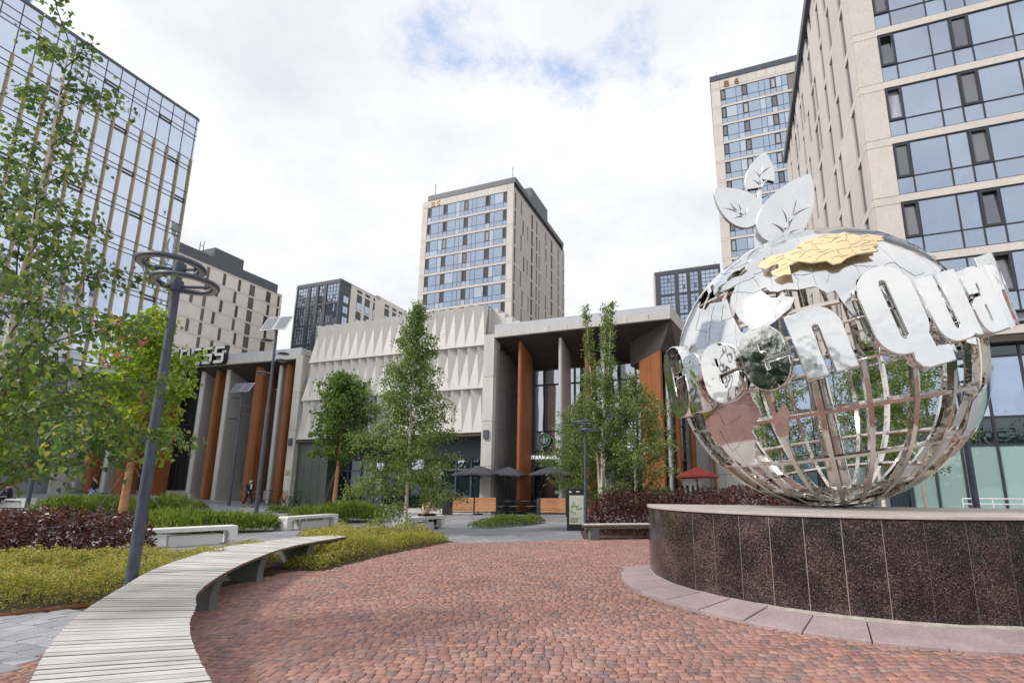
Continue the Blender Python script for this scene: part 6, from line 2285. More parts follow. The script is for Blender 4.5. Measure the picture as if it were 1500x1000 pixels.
for x_, y_, rz, lb in ((-2.62, 28.75, R(200), 'black cafe chair between the two small tables, turned left'), (-2.35, 29.75, R(20), 'black cafe chair behind the two small tables'), (-1.62, 29.0, R(120), 'black cafe chair at the far right, by the concrete block'), (-3.2, 29.9, R(-10), 'black cafe chair against the facade under the parasol')):
    dup(ch, (x_, y_, 0), rz, lb, 'cafe chairs')
tag((lambda b: (b.box(-1.35, -.85, 29.9, 30.4, 0, .88, M['portal_panel']), b.build('concrete_block', bevel=.015))[1])(MB()), 'grey concrete block beside the cafe door', 'block')

# handrail in front of the tower lobby
RL = thing('handrail', 'low white metal railing in front of the green frosted glass at the right edge', 'railing', (0, 0, 0))
d_ = Vector((.943, -.333, 0))
p0 = Vector((16.4, 20.8, 0))
for k in range(9):
    q = p0 + d_ * (k * 1.0)
    b = MB()
    b.tube([q, q + Vector((0, 0, 1.05))], 0.022, M['white_paint'], 6)
    b.build('post', RL)
for z_ in (1.05, .84):
    b = MB()
    b.tube([p0 + Vector((0, 0, z_)), p0 + d_ * 8 + Vector((0, 0, z_))], 0.026, M['white_paint'], 6)
    b.build('rail', RL)

# red shop sign and shield glimpsed under the globe
SS = thing('shop_sign', 'small red sign with a yellow shield low behind the globe ribs', 'sign', (8.4, 22.5, 0), R(-14))
b = MB()
b.box(-1.2, -.55, 0, .08, .80, 1.02, M['red'])
b.box(-.9, -.86, .02, .06, 0, .8, M['black'])
b.build('red_panel', SS)
b = MB()
b.prism([(.75, .95), (1.25, .95), (1.25, .68), (1.0, .42), (.75, .68)], 0, .05, M['plate_gold'], None, 'y')
b.prism([(.80, .91), (1.20, .91), (1.20, .69), (1.0, .49), (.80, .69)], -.01, -.001, M['red'], None, 'y')
b.box(.98, 1.02, .02, .04, 0, .5, M['black'])
b.build('shield', SS)
# ------------------------------------------------------------------ vegetation
def leaf_arrays(pos, axis, nrm, L, W, fold=0.25):
    """two folded halves per leaf: base, right, tip, left"""
    pos, axis, nrm = (np.asarray(a, np.float64) for a in (pos, axis, nrm))
    axis = axis / np.maximum(np.linalg.norm(axis, axis=1, keepdims=True), 1e-9)
    sd_ = np.cross(axis, nrm)
    sd_ /= np.maximum(np.linalg.norm(sd_, axis=1, keepdims=True), 1e-9)
    up_ = np.cross(sd_, axis)
    L = np.asarray(L).reshape(-1, 1)
    W = np.asarray(W).reshape(-1, 1)
    mid = pos + axis * L * 0.42
    r_ = mid + sd_ * W * 0.5 + up_ * W * fold
    l_ = mid - sd_ * W * 0.5 + up_ * W * fold
    return np.stack([pos, r_, pos + axis * L, l_], 1).reshape(-1, 3)
LEAF_F = [(0, 1, 2), (0, 2, 3)]

def leaf6(pos, axis, nrm, L, W):
    """pointed-oval leaf for close trees: 6 points, 4 triangles"""
    axis = axis / np.maximum(np.linalg.norm(axis, axis=1, keepdims=True), 1e-9)
    sd_ = np.cross(axis, nrm)
    sd_ /= np.maximum(np.linalg.norm(sd_, axis=1, keepdims=True), 1e-9)
    up_ = np.cross(sd_, axis)
    L, W = np.asarray(L).reshape(-1, 1), np.asarray(W).reshape(-1, 1)
    p = [pos, pos + axis * L * .18 + sd_ * W * .38 + up_ * W * .12, pos + axis * L * .42 + sd_ * W * .48 + up_ * W * .16,
         pos + axis * L - up_ * L * .12, pos + axis * L * .42 - sd_ * W * .48 + up_ * W * .16, pos + axis * L * .18 - sd_ * W * .38 + up_ * W * .12]
    return np.stack(p, 1).reshape(-1, 3)
LEAF6_F = [(0, 1, 2), (0, 2, 3), (0, 3, 4), (0, 4, 5)]

def grow(seed, h, cb, prof, nb, up0, up1, nsec, leaf_gap, r0, gravity=0.25, spread=1.0, stems=1, top=1.0, pw=0.92):
    """skeleton of a young tree: trunk, limbs, twigs and leaf sites"""
    r = random.Random(seed)
    tubes, sites = [], []
    for st_ in range(stems):
        a_ = 2 * math.pi * st_ / max(1, stems) + r.uniform(0, 1)
        lean = 0.0 if stems == 1 else 0.07
        tr = []
        wob = [r.uniform(-1, 1) * 0.03 for _ in range(4)]
        n_ = 14
        hh = h * (1 if st_ == 0 else r.uniform(.85, .98))
        for i in range(n_ + 1):
            t_ = i / n_
            z = hh * t_
            tr.append(Vector((math.cos(a_) * lean * z + wob[0] * math.sin(3 * t_) * hh * .3 + wob[1] * math.sin(7 * t_ + 1) * hh * .1, math.sin(a_) * lean * z + wob[2] * math.sin(3.4 * t_) * hh * .3 + wob[3] * math.sin(8 * t_) * hh * .1, z)))
        tubes.append((tr, [r0 * (1 - .93 * (i / n_)) + .004 for i in range(n_ + 1)], 'trunk'))
        for i in range(nb // stems):
            t_ = cb + (top - cb) * ((i + r.random()) / (nb // stems)) ** pw
            z = hh * t_
            k = min(n_ - 1, int(t_ * n_))
            base = tr[k].lerp(tr[k + 1], t_ * n_ - k)
            L_ = prof((t_ - cb) / (1 - cb)) * spread * r.uniform(.62, 1.15)
            az = i * 2.399 + r.uniform(-.5, .5) + st_
            el = R(up0 + (up1 - up0) * t_ + r.uniform(-10, 10))
            d_ = Vector((math.cos(az) * math.cos(el), math.sin(az) * math.cos(el), math.sin(el)))
            pts = [base.copy()]
            p = base.copy()
            ns = 6
            for s_ in range(ns):
                p = p + d_ * (L_ / ns)
                d_ = (d_ + Vector((r.uniform(-.16, .16), r.uniform(-.16, .16), -gravity * (s_ / ns) + r.uniform(-.1, .1)))).normalized()
                pts.append(p.copy())
            rb = max(.004, r0 * .24 * (1 - t_ * .7))
            tubes.append((pts, [rb * (1 - .85 * s_ / ns) + .002 for s_ in range(ns + 1)], 'limb'))
            tw = []
            for q in range(nsec):
                f_ = .22 + .78 * (q + r.random()) / nsec
                j = min(ns - 1, int(f_ * ns))
                b0 = pts[j].lerp(pts[j + 1], f_ * ns - j)
                dm = (pts[j + 1] - pts[j]).normalized()
                rd = Vector((r.uniform(-1, 1), r.uniform(-1, 1), r.uniform(-.5, .7)))
                ds = (dm * .7 + rd * .75).normalized()
                Ls = L_ * r.uniform(.22, .45) * (1.1 - .4 * f_)
                sp = [b0.copy()]
                p2 = b0.copy()
                for s_ in range(4):
                    p2 = p2 + ds * (Ls / 4)
                    ds = (ds + Vector((r.uniform(-.15, .15), r.uniform(-.15, .15), -gravity * .8 + r.uniform(-.1, .1)))).normalized()
                    sp.append(p2.copy())
                tubes.append((sp, [.004, .0035, .003, .0025, .0015], 'twig'))
                tw.append((sp, Ls))
            tw.append((pts[2:], L_ * .6))
            for sp, Ls in tw:
                m_ = max(2, int(Ls / leaf_gap))
                for q in range(m_):
                    f_ = (q + r.random()) / m_ * (len(sp) - 1)
                    j = min(len(sp) - 2, int(f_))
                    pp2 = sp[j].lerp(sp[j + 1], f_ - j)
                    dm = (sp[j + 1] - sp[j]).normalized()
                    sites.append((pp2, dm))
    return tubes, sites

def tree(name, label, loc, tubes, sites, bark, leafm, lsize, seed, group=None, rz=0.0, six=False, per=1, limb=None, cat='tree', droop=0.8, wrap=None, jit=0.04, wl=0.85):
    r = np.random.RandomState(seed)
    T = thing(name, label, cat, loc, rz, group)
    tb, lb = MB(), MB()
    for pts, rad, kind in tubes:
        if kind == 'trunk':
            tb.tube(pts, rad, bark, 9)
        elif kind == 'limb':
            lb.tube(pts, rad, limb or bark, 5, cap=False)
        else:
            lb.tube(pts, rad, M['twig'], 3, cap=False)
    tb.build('trunk', T, smooth=True)
    lb.build('branches', T, smooth=True)
    print(name, len(sites) * per)
    P_ = np.array([list(s[0]) for s in sites for _ in range(per)])
    D_ = np.array([list(s[1]) for s in sites for _ in range(per)])
    n_ = len(P_)
    P_ = P_ + r.normal(0, jit, (n_, 3))
    ax = D_ * .45 + r.normal(0, .55, (n_, 3)) + np.array([0, 0, -droop])
    nm = r.normal(0, 1, (n_, 3)) + np.array([0, 0, .6])
    L_ = lsize * r.uniform(.65, 1.25, n_)
    if not six:
        me = np_mesh('foliage', leaf_arrays(P_, ax, nm, L_, L_ * wl), 4, LEAF_F, leafm)
        link('foliage', me, T, 'stuff')
    else:
        # the 300 leaves nearest the camera are leaves of their own, the rest one mass
        W0 = np.array(loc) + P_
        dist = np.linalg.norm(W0 - np.array([0, 0, EYE]), axis=1)
        pxx = 820 + 745 * W0[:, 0] / np.maximum(W0[:, 1], .1)
        dist = dist + np.where((pxx < 10) | (pxx > 300), 50, 0)
        order_ = np.argsort(dist)
        nr, rs = order_[:300], order_[300:]
        me = np_mesh('foliage', leaf6(P_[rs], ax[rs], nm[rs], L_[rs], L_[rs] * wl), 6, LEAF6_F, leafm)
        link('foliage', me, T, 'stuff')
        shp = []
        for k in range(12):
            v = leaf6(np.zeros((1, 3)), np.array([[0, 0, -1.0]]), np.array([[0, 1.0, 0.0]]), np.array([1.0]), np.array([wl]))
            v = v + r.normal(0, .02, v.shape) * np.array([[0], [1], [1], [1], [1], [1]])
            shp.append(np_mesh('leaf', v, 6, LEAF6_F, L_single[k % len(L_single)]))
        for i in nr:
            o = link('leaf', shp[i % 12], T)
            a_ = Vector(ax[i]).normalized()
            o.location = P_[i]
            o.rotation_mode = 'QUATERNION'
            o.rotation_quaternion = (-a_).to_track_quat('Z', 'Y') @ Vector((0, 0, 1)).rotation_difference(Vector((math.cos(i), 0, 0)).cross(Vector((0, 0, 1))) * 0.001 + Vector((0, 0, 1)))
            o.scale = (L_[i],) * 3
    return T
L_single = [leafmat('single_leaf_%s' % nm_, [c, tuple(x * 1.15 for x in c)], 0.38, 0.42) for nm_, c in (('deep', (0.040, 0.075, 0.030)), ('mid', (0.055, 0.10, 0.036)), ('fresh', (0.085, 0.14, 0.036)), ('lime', (0.13, 0.18, 0.04)), ('pale', (0.075, 0.11, 0.06)), ('yellow', (0.26, 0.24, 0.05)))]

birch_prof = lambda t: (0.55 + 1.15 * math.sin(math.pi * min(1, t * .9 + .18)) ** 0.9) * (1 - t * .45) if t < 1 else .2
def narrow(t):
    return max(.18, 1.42 * (1 - t) ** .72 + .10)

# near birch at the left edge
tb_, st_ = grow(21, 6.2, 0.21, lambda t: max(.25, 1.40 * (1 - .40 * t) * (0.8 + .3 * math.sin(5 * t + 1))), 58, 30, 48, 8, 0.034, 0.040, .36, pw=1.45)
near_birch = tree('birch_tree', 'near birch whose hanging leaves fill the left edge of the picture', (-5.25, 4.55, 0), tb_, st_, M['bark_birch'], L_near, 0.058, 5, 'birch trees', six=True, jit=.06, limb=M['twig'], wl=.82, per=2, droop=1.0)

# birch with pale trunk behind the concrete bench
tb_, st_ = grow(33, 7.75, 0.10, narrow, 122, 4, 60, 9, 0.050, 0.062, .28, 1.32)
birch_a = tree('birch_tree', 'single birch with a pale trunk in front of the folded white panels', (-5.05, 16.8, 0), tb_, st_, M['bark_birch'], L_birch, 0.078, 6, 'birch trees', jit=.09, limb=M['twig'], per=3)
# tall three-stem birch in front of the cafe, and shorter bushy one right of it
tb_, st_ = grow(47, 8.7, 0.22, lambda t: max(.16, 1.45 * (1 - t) ** 1.3 + .06), 105, 25, 74, 9, 0.052, 0.058, .2, 1.0, stems=3)
birch_b = tree('birch_tree', 'tall several stemmed birch with bare upright tips before the cafe portal', (1.50, 18.6, 0), tb_, st_, M['bark_birch'], L_birch, 0.078, 7, 'birch trees', jit=.08, limb=M['twig'], per=3)
tb_, st_ = grow(52, 5.5, 0.12, lambda t: max(.3, 1.9 * math.sin(math.pi * (t * .75 + .25))), 78, 25, 55, 7, 0.052, 0.065, .3)
birch_c = tree('birch_tree', 'bushy yellow green birch left of the globe, in front of the broad wood fin', (2.75, 18.2, 0), tb_, st_, M['bark_birch'], L_birch, 0.076, 8, 'birch trees', jit=.09, limb=M['twig'], per=3)
tb_, st_ = grow(58, 6.0, 0.30, lambda t: max(.3, 1.6 * math.sin(math.pi * (t * .7 + .28))), 60, 20, 50, 7, 0.055, 0.065, .3)
birch_d = tree('birch_tree', 'birch seen through the middle of the globe ribs, nearer the axle pipe', (9.9, 15.6, 0), tb_, st_, M['bark_birch'], L_birch, 0.075, 9, 'birch trees', jit=.08, limb=M['twig'], per=3)
tb_, st_ = grow(63, 6.4, 0.28, lambda t: max(.3, 1.55 * math.sin(math.pi * (t * .7 + .28))), 58, 20, 50, 7, 0.055, 0.065, .3)
birch_e = tree('birch_tree', 'birch seen through the right ribs of the globe, before the tower lobby', (12.0, 16.8, 0), tb_, st_, M['bark_birch'], L_birch, 0.075, 10, 'birch trees', jit=.08, limb=M['twig'], per=3)
dup(birch_c, (0.85, 19.9, 0), 2.0, 'loose leafy birch between the slim ring lamp and the cafe sign', 'birch trees', (.92, .92, .92))
dup(birch_e, (8.6, 19.5, 0), 2.2, 'birch seen low through the left ribs of the globe', 'birch trees')

# maples with wrapped trunks
mp = lambda t: max(.35, 2.15 * math.sin(math.pi * min(1, t * .80 + .18)) ** .8)
tb_, st_ = grow(71, 8.6, 0.33, lambda t: 1.12 * mp(t), 64, 8, 60, 8, 0.070, 0.14, .16)
maple_b = tree('maple_tree', 'small dark green maple with an orange wrapped trunk before the entrance', (-14.2, 32.2, gz(-14.2, 32.2)), tb_, st_, M['burlap'], L_maple, 0.19, 11, 'young maples with wrapped trunks', jit=.14, limb=M['twig'], per=2)
tb_, st_ = grow(77, 8.0, 0.29, lambda t: max(.4, 2.05 * math.sin(math.pi * min(1, t * .78 + .18)) ** .8), 54, 18, 60, 8, 0.060, 0.15, .12)
maple_a = tree('maple_tree', 'lime green tree with red leaf patches and orange trunk behind the tall ring lamp', (-15.75, 18.5, 0), tb_, st_, M['burlap'], L_lime, 0.17, 12, 'young maples with wrapped trunks', jit=.13, limb=M['burlap'], per=2)
b = MB()
r_ = random.Random(3)
for cx_, cz_, n_, s_ in ((-.15, 7.35, 10, .12), (-.55, 7.1, 9, .12), (.55, 6.75, 9, .12), (.2, 6.1, 6, .1), (-.55, 5.9, 6, .1)):
    for k in range(n_):
        c_ = Vector((cx_ + r_.uniform(-.16, .16), -1.3 + r_.uniform(-.4, .3), cz_ + r_.uniform(-.16, .16)))
        u, v = Vector((r_.uniform(-1, 1), r_.uniform(-.4, .4), r_.uniform(-1, 1))).normalized() * s_, Vector((r_.uniform(-1, 1), r_.uniform(-.3, .3), r_.uniform(-1, 1))).normalized() * s_ * .6
        b.face([c_ - u, c_ - v, c_ + u, c_ + v], M['petal_red'])
b.build('red_leaf_cluster', maple_a, 'stuff')
for T_, h_, s_ in ((maple_a, 2.3, 1.5), (maple_b, 2.6, 1.7)):
    b = MB()
    for k in range(3):
        a_ = 2.1 * k + .5
        b.tube([(0.08 * math.cos(a_), .08 * math.sin(a_), h_), (s_ * math.cos(a_), s_ * math.sin(a_), 0.02)], 0.012, M['slot_reveal'], 4)
    b.build('guy_wires', T_)
dup(maple_a, (-24.0, 21.0, 0), 1.3, 'lime green tree behind the near birch at the far left edge', 'young maples with wrapped trunks', (1.0, 1.0, .9))

# shrubs
def vnoise(seed):
    r = np.random.RandomState(seed)
    g_ = r.rand(64, 64)
    def f(x, y):
        x, y = np.asarray(x) % 63, np.asarray(y) % 63
        i, j = x.astype(int), y.astype(int)
        u, v = x - i, y - j
        u, v = u * u * (3 - 2 * u), v * v * (3 - 2 * v)
        return (g_[i, j] * (1 - u) + g_[i + 1, j] * u) * (1 - v) + (g_[i, j + 1] * (1 - u) + g_[i + 1, j + 1] * u) * v
    return f
def edge_dist(X, Y, poly):
    d = np.full(X.shape, 1e9)
    for i in range(len(poly)):
        (x1, y1), (x2, y2) = poly[i], poly[(i + 1) % len(poly)]
        dx_, dy_ = x2 - x1, y2 - y1
        t_ = np.clip(((X - x1) * dx_ + (Y - y1) * dy_) / (dx_ * dx_ + dy_ * dy_), 0, 1)
        d = np.minimum(d, np.hypot(X - x1 - t_ * dx_, Y - y1 - t_ * dy_))
    return d
def np_inpoly(X, Y, poly):
    c = np.zeros(X.shape, bool)
    for i in range(len(poly)):
        (x1, y1), (x2, y2) = poly[i], poly[(i + 1) % len(poly)]
        if y1 == y2:
            continue
        c ^= ((y1 > Y) != (y2 > Y)) & (X < (x2 - x1) * (Y - y1) / (y2 - y1) + x1)
    return c
def shrub(name, label, poly, h, n, lsize, mat, seed, clump=2.2, fall=0.35, rough_=.35, tips=None, upright=0.35, cat='shrub', group=None, spike=False, top_bias=0.55, wl=.7):
    r = np.random.RandomState(seed)
    nz = vnoise(seed)
    xs_, ys_ = [p[0] for p in poly], [p[1] for p in poly]
    X = r.uniform(min(xs_) - .1, max(xs_) + .1, n * 3)
    Y = r.uniform(min(ys_) - .1, max(ys_) + .1, n * 3)
    k = np_inpoly(X, Y, poly)
    X, Y = X[k][:n], Y[k][:n]
    ed = edge_dist(X, Y, poly)
    f = np.clip(ed / fall, 0, 1)
    f = np.sqrt(1 - (1 - f) ** 2)
    def hh(X, Y, f):
        a_ = nz(X * clump + 20, Y * clump + 20)
        b_ = nz(X * clump * 3.1 + 7, Y * clump * 3.1 + 3)
        return h * f * (1 - rough_ + rough_ * (0.65 * a_ + .35 * b_) * 1.5)
    Hh = hh(X, Y, f)
    u = r.rand(len(X))
    Z = Hh * (1 - (u ** 2) * top_bias) * np.where(r.rand(len(X)) < .25, r.uniform(.2, 1, len(X)), 1)
    gzv = np.array([gz(a, c) for a, c in zip(X[:1], Y[:1])])[0] if len(X) else 0
    P_ = np.stack([X, Y, Z + gzv + .01], 1)
    N_ = r.normal(0, .55, (len(X), 3)) + np.array([0, 0, 1.0])
    ax = r.normal(0, 1, (len(X), 3)) * np.array([1, 1, .5]) + np.array([0, 0, upright])
    L_ = lsize * r.uniform(.6, 1.3, len(X))
    T = thing(name, label, cat, (sum(xs_) / len(xs_), sum(ys_) / len(ys_), gzv), 0, group)
    off = np.array([sum(xs_) / len(xs_), sum(ys_) / len(ys_), gzv])
    P_ = P_ - off
    if spike:
        # arching sprays: needles set along leaning stems
        me = np_mesh('foliage', leaf_arrays(P_, ax + np.array([0, 0, .4]), N_, L_ * 2.4, L_ * .34, .05), 4, LEAF_F, mat)
    else:
        me = np_mesh('foliage', leaf_arrays(P_, ax, N_, L_, L_ * wl, .18), 4, LEAF_F, mat)
    link('foliage', me, T, 'stuff')
    # woody stems underneath
    b = MB()
    rr_ = random.Random(seed)
    m_ = min(len(X), 60)
    for i in range(m_):
        q = P_[i]
        b.tube([(q[0] + rr_.uniform(-.1, .1), q[1] + rr_.uniform(-.1, .1), 0), (q[0], q[1], q[2])], 0.008, M['twig'], 3, cap=False)
    b.build('stems', T, 'stuff')
    if tips:
        mt, frac, sz = tips
        sel = (Z > Hh * .86) & (r.rand(len(X)) < frac)
        Q = P_[sel] + np.array([0, 0, .012])
        m = len(Q)
        rep = 5
        Q = np.repeat(Q, rep, 0) + r.normal(0, sz * .6, (m * rep, 3))
        me = np_mesh('flower_head', leaf_arrays(Q, r.normal(0, 1, (m * rep, 3)) + np.array([0, 0, .5]), r.normal(0, .4, (m * rep, 3)) + np.array([0, 0, 1]), sz * r.uniform(.6, 1.2, m * rep), sz * .8 * np.ones(m * rep), .1), 4, LEAF_F, mt)
        link('flower_head', me, T, 'stuff')
    return T
L_spent = leafmat('spent_flower', [(0.30, 0.16, 0.075), (0.42, 0.25, 0.11), (0.36, 0.29, 0.09)], .2, nscale=5)
shrub('spirea_hedge', 'yellow green spirea bed with rusty flower heads in the left foreground', [(-11.2, 5.2), (-7.0, 5.98), (-6.45, 6.25), (-5.95, 6.75), (-5.5, 7.5), (-5.35, 8.6), (-5.5, 9.8), (-5.75, 10.9), (-6.35, 11.2), (-7.0, 10.4), (-8.0, 9.3), (-9.2, 8.9), (-11.5, 8.6)], 0.44, 76000, 0.031, L_spirea, 41, 1.7, .35, .75, (L_spent, .09, .026), group='spirea beds')
shrub('spirea_hedge', 'green spirea mounds behind the far end of the curved bench', [(-5.2, 9.75), (-4.35, 9.55), (-4.02, 11.5), (-3.15, 13.95), (-3.1, 14.6), (-4.2, 15.5), (-5.4, 16.2), (-7.0, 15.3), (-7.3, 14.3), (-6.3, 12.6), (-5.5, 11.6)], 0.42, 42000, 0.036, L_spirea, 42, 1.4, .4, .75, (L_spent, .06, .03), group='spirea beds')
shrub('spirea_hedge', 'low green spirea island on the grey paving before the slat screens', [(-3.5, 19.3), (-2.6, 18.9), (-1.2, 20.6), (-.6, 22.3), (-1.2, 22.8), (-2.6, 21.6)], 0.36, 9000, 0.055, L_spirea2, 43, 1.7, .35, .6, group='spirea beds')
shrub('spirea_hedge', 'low green spirea strip in front of the dark hall, left of the walking man', [(-24.6, 27.2), (-22.5, 28.4), (-20.8, 30.4), (-21.6, 31.2), (-24.4, 29.4)], 0.5, 6000, 0.09, L_spirea2, 44, 1.0, .4, .5, group='spirea beds')
shrub('purple_shrub', 'dark purple leaved shrub at the left edge under the near birch', [(-15, 9.4), (-11.5, 9.35), (-9.7, 9.5), (-8.55, 10.1), (-8.5, 11.0), (-9.4, 11.9), (-12, 12.2), (-15, 12.4)], 1.02, 15000, 0.085, L_purple, 45, 1.1, .5, .4, wl=.8, top_bias=.9, group='purple shrubs')
shrub('purple_shrub', 'long dark purple hedge behind the straight bench and the plinth', [(0.85, 16.4), (2.5, 15.75), (5, 15.9), (9, 16.4), (11.2, 17.6), (11, 19.0), (6, 19.6), (2.2, 19.3), (1.0, 18.2)], 1.36, 26000, 0.085, L_purple, 46, .9, .6, .38, wl=.8, top_bias=.95, group='purple shrubs')
shrub('juniper', 'bright green juniper tuft behind the nearest white bench', [(-14.1, 16.9), (-11.8, 16.6), (-10.0, 17.7), (-9.9, 18.6), (-11.5, 18.5), (-14.0, 18.1)], 0.66, 9000, 0.11, L_juniper, 47, 1.0, .45, .55, upright=.8, spike=True, group='juniper tufts')
shrub('juniper', 'bright green juniper tuft at the foot of the small dark maple', [(-11.9, 22.3), (-9.6, 21.7), (-7.9, 22.2), (-7.8, 23.5), (-9.5, 24.0), (-11.8, 23.6)], 0.66, 8000, 0.12, L_juniper, 48, 1.0, .45, .55, upright=.8, spike=True, group='juniper tufts')
shrub('juniper', 'long green juniper strip behind the lime green tree trunk', [(-24.2, 23.2), (-19, 23.0), (-17.5, 24.0), (-18, 25.4), (-24, 25.6)], 0.8, 8000, 0.14, L_juniper, 49, .9, .45, .55, upright=.8, spike=True, group='juniper tufts')
shrub('juniper', 'thin green shrub strip behind the white bench by the small maple', [(-17.2, 29.8), (-13.5, 29.6), (-11.0, 30.0), (-11.2, 30.8), (-17, 30.8)], 0.35, 4000, 0.11, L_spirea2, 50, .9, .3, .5, upright=.8, group='juniper tufts')

# weeds in the joints by the plinth skirt
b = MB()
r_ = random.Random(17)
for k in range(70):
    a_ = R(r_.uniform(200, 300))
    q = PR + 0.40 + 0.32 * max(0, math.cos(a_ - R(242))) + r_.uniform(0.0, .07)
    c_ = Vector((PC[0] + q * math.cos(a_), PC[1] + q * math.sin(a_), .01))
    for j in range(4):
        u = Vector((r_.uniform(-1, 1), r_.uniform(-1, 1), 0)).normalized() * r_.uniform(.008, .02)
        b.face([c_ - u * .3, c_ + u + Vector((0, 0, r_.uniform(.005, .02))), c_ + u * 1.8 + Vector((0, 0, r_.uniform(.01, .03))), c_ + u.cross(Vector((0, 0, 1))) * .5 + Vector((0, 0, .012))], L_spirea2)
for k in range(260):
    x_, y_ = r_.uniform(-4.6, 4), r_.uniform(3.6, 13)
    if math.hypot(x_ - PC[0], y_ - PC[1]) < 4.2 or not inpoly(x_, y_, PLAZA):
        continue
    c_ = Vector((x_, y_, .026))
    u = Vector((r_.uniform(-1, 1), r_.uniform(-1, 1), 0)).normalized() * r_.uniform(.012, .024)
    v = u.cross(Vector((0, 0, 1))) * .6
    b.face([c_ - u, c_ - v + Vector((0, 0, .006)), c_ + u, c_ + v + Vector((0, 0, .004))], L_birch if k % 3 else L_spent)
o = b.build('weeds_and_litter', None, 'stuff')
tag(o, 'scattered fallen leaves and small weeds in the cobble joints', 'leaf litter')

# wood far behind the camera: it is what the mirror globe and the lobby glass look at
r_ = np.random.RandomState(91)
n_ = 26000
ang = r_.uniform(R(190), R(350), n_)
rad_ = r_.uniform(52, 66, n_)
tt = (ang * 11).astype(int)
hts = 6 + 6 * ((np.sin(tt * 12.9898) * 43758.5453) % 1)
zf = r_.rand(n_) ** 1.2
P_ = np.stack([rad_ * np.cos(ang), rad_ * np.sin(ang) + 4, zf * hts], 1)
me = np_mesh('distant_wood', leaf_arrays(P_, r_.normal(0, 1, (n_, 3)) + np.array([0, 0, -.3]), r_.normal(0, 1, (n_, 3)), 1.5 * (1.15 - zf), 1.1 * (1.15 - zf) + .1), 4, LEAF_F, L_conifer)
o = link('distant_wood', me, None, 'stuff')
tag(o, 'dark belt of conifers across the road, mirrored in the lobby glass', 'wood')

# ------------------------------------------------------------------ people
def skin_mesh(name, J, E, rad, mat, parent, root=0, sub=1):
    me = bpy.data.meshes.new('tmp')
    me.from_pydata(J, E, [])
    o = bpy.data.objects.new('tmp', me)
    COL.objects.link(o)
    o.modifiers.new('s', 'SKIN')
    lay = me.skin_vertices[0].data
    for i, r0 in enumerate(rad):
        lay[i].radius = (r0, r0) if not isinstance(r0, tuple) else r0
        lay[i].use_root = (i == root)
    sb = o.modifiers.new('d', 'SUBSURF')
    sb.levels = sb.render_levels = sub
    dg = bpy.context.evaluated_depsgraph_get()
    dg.update()
    m2 = bpy.data.meshes.new_from_object(o.evaluated_get(dg))
    bpy.data.objects.remove(o)
    m2.materials.clear()
    m2.materials.append(mat)
    m2.polygons.foreach_set('use_smooth', [True] * len(m2.polygons))
    return link(name, m2, parent)

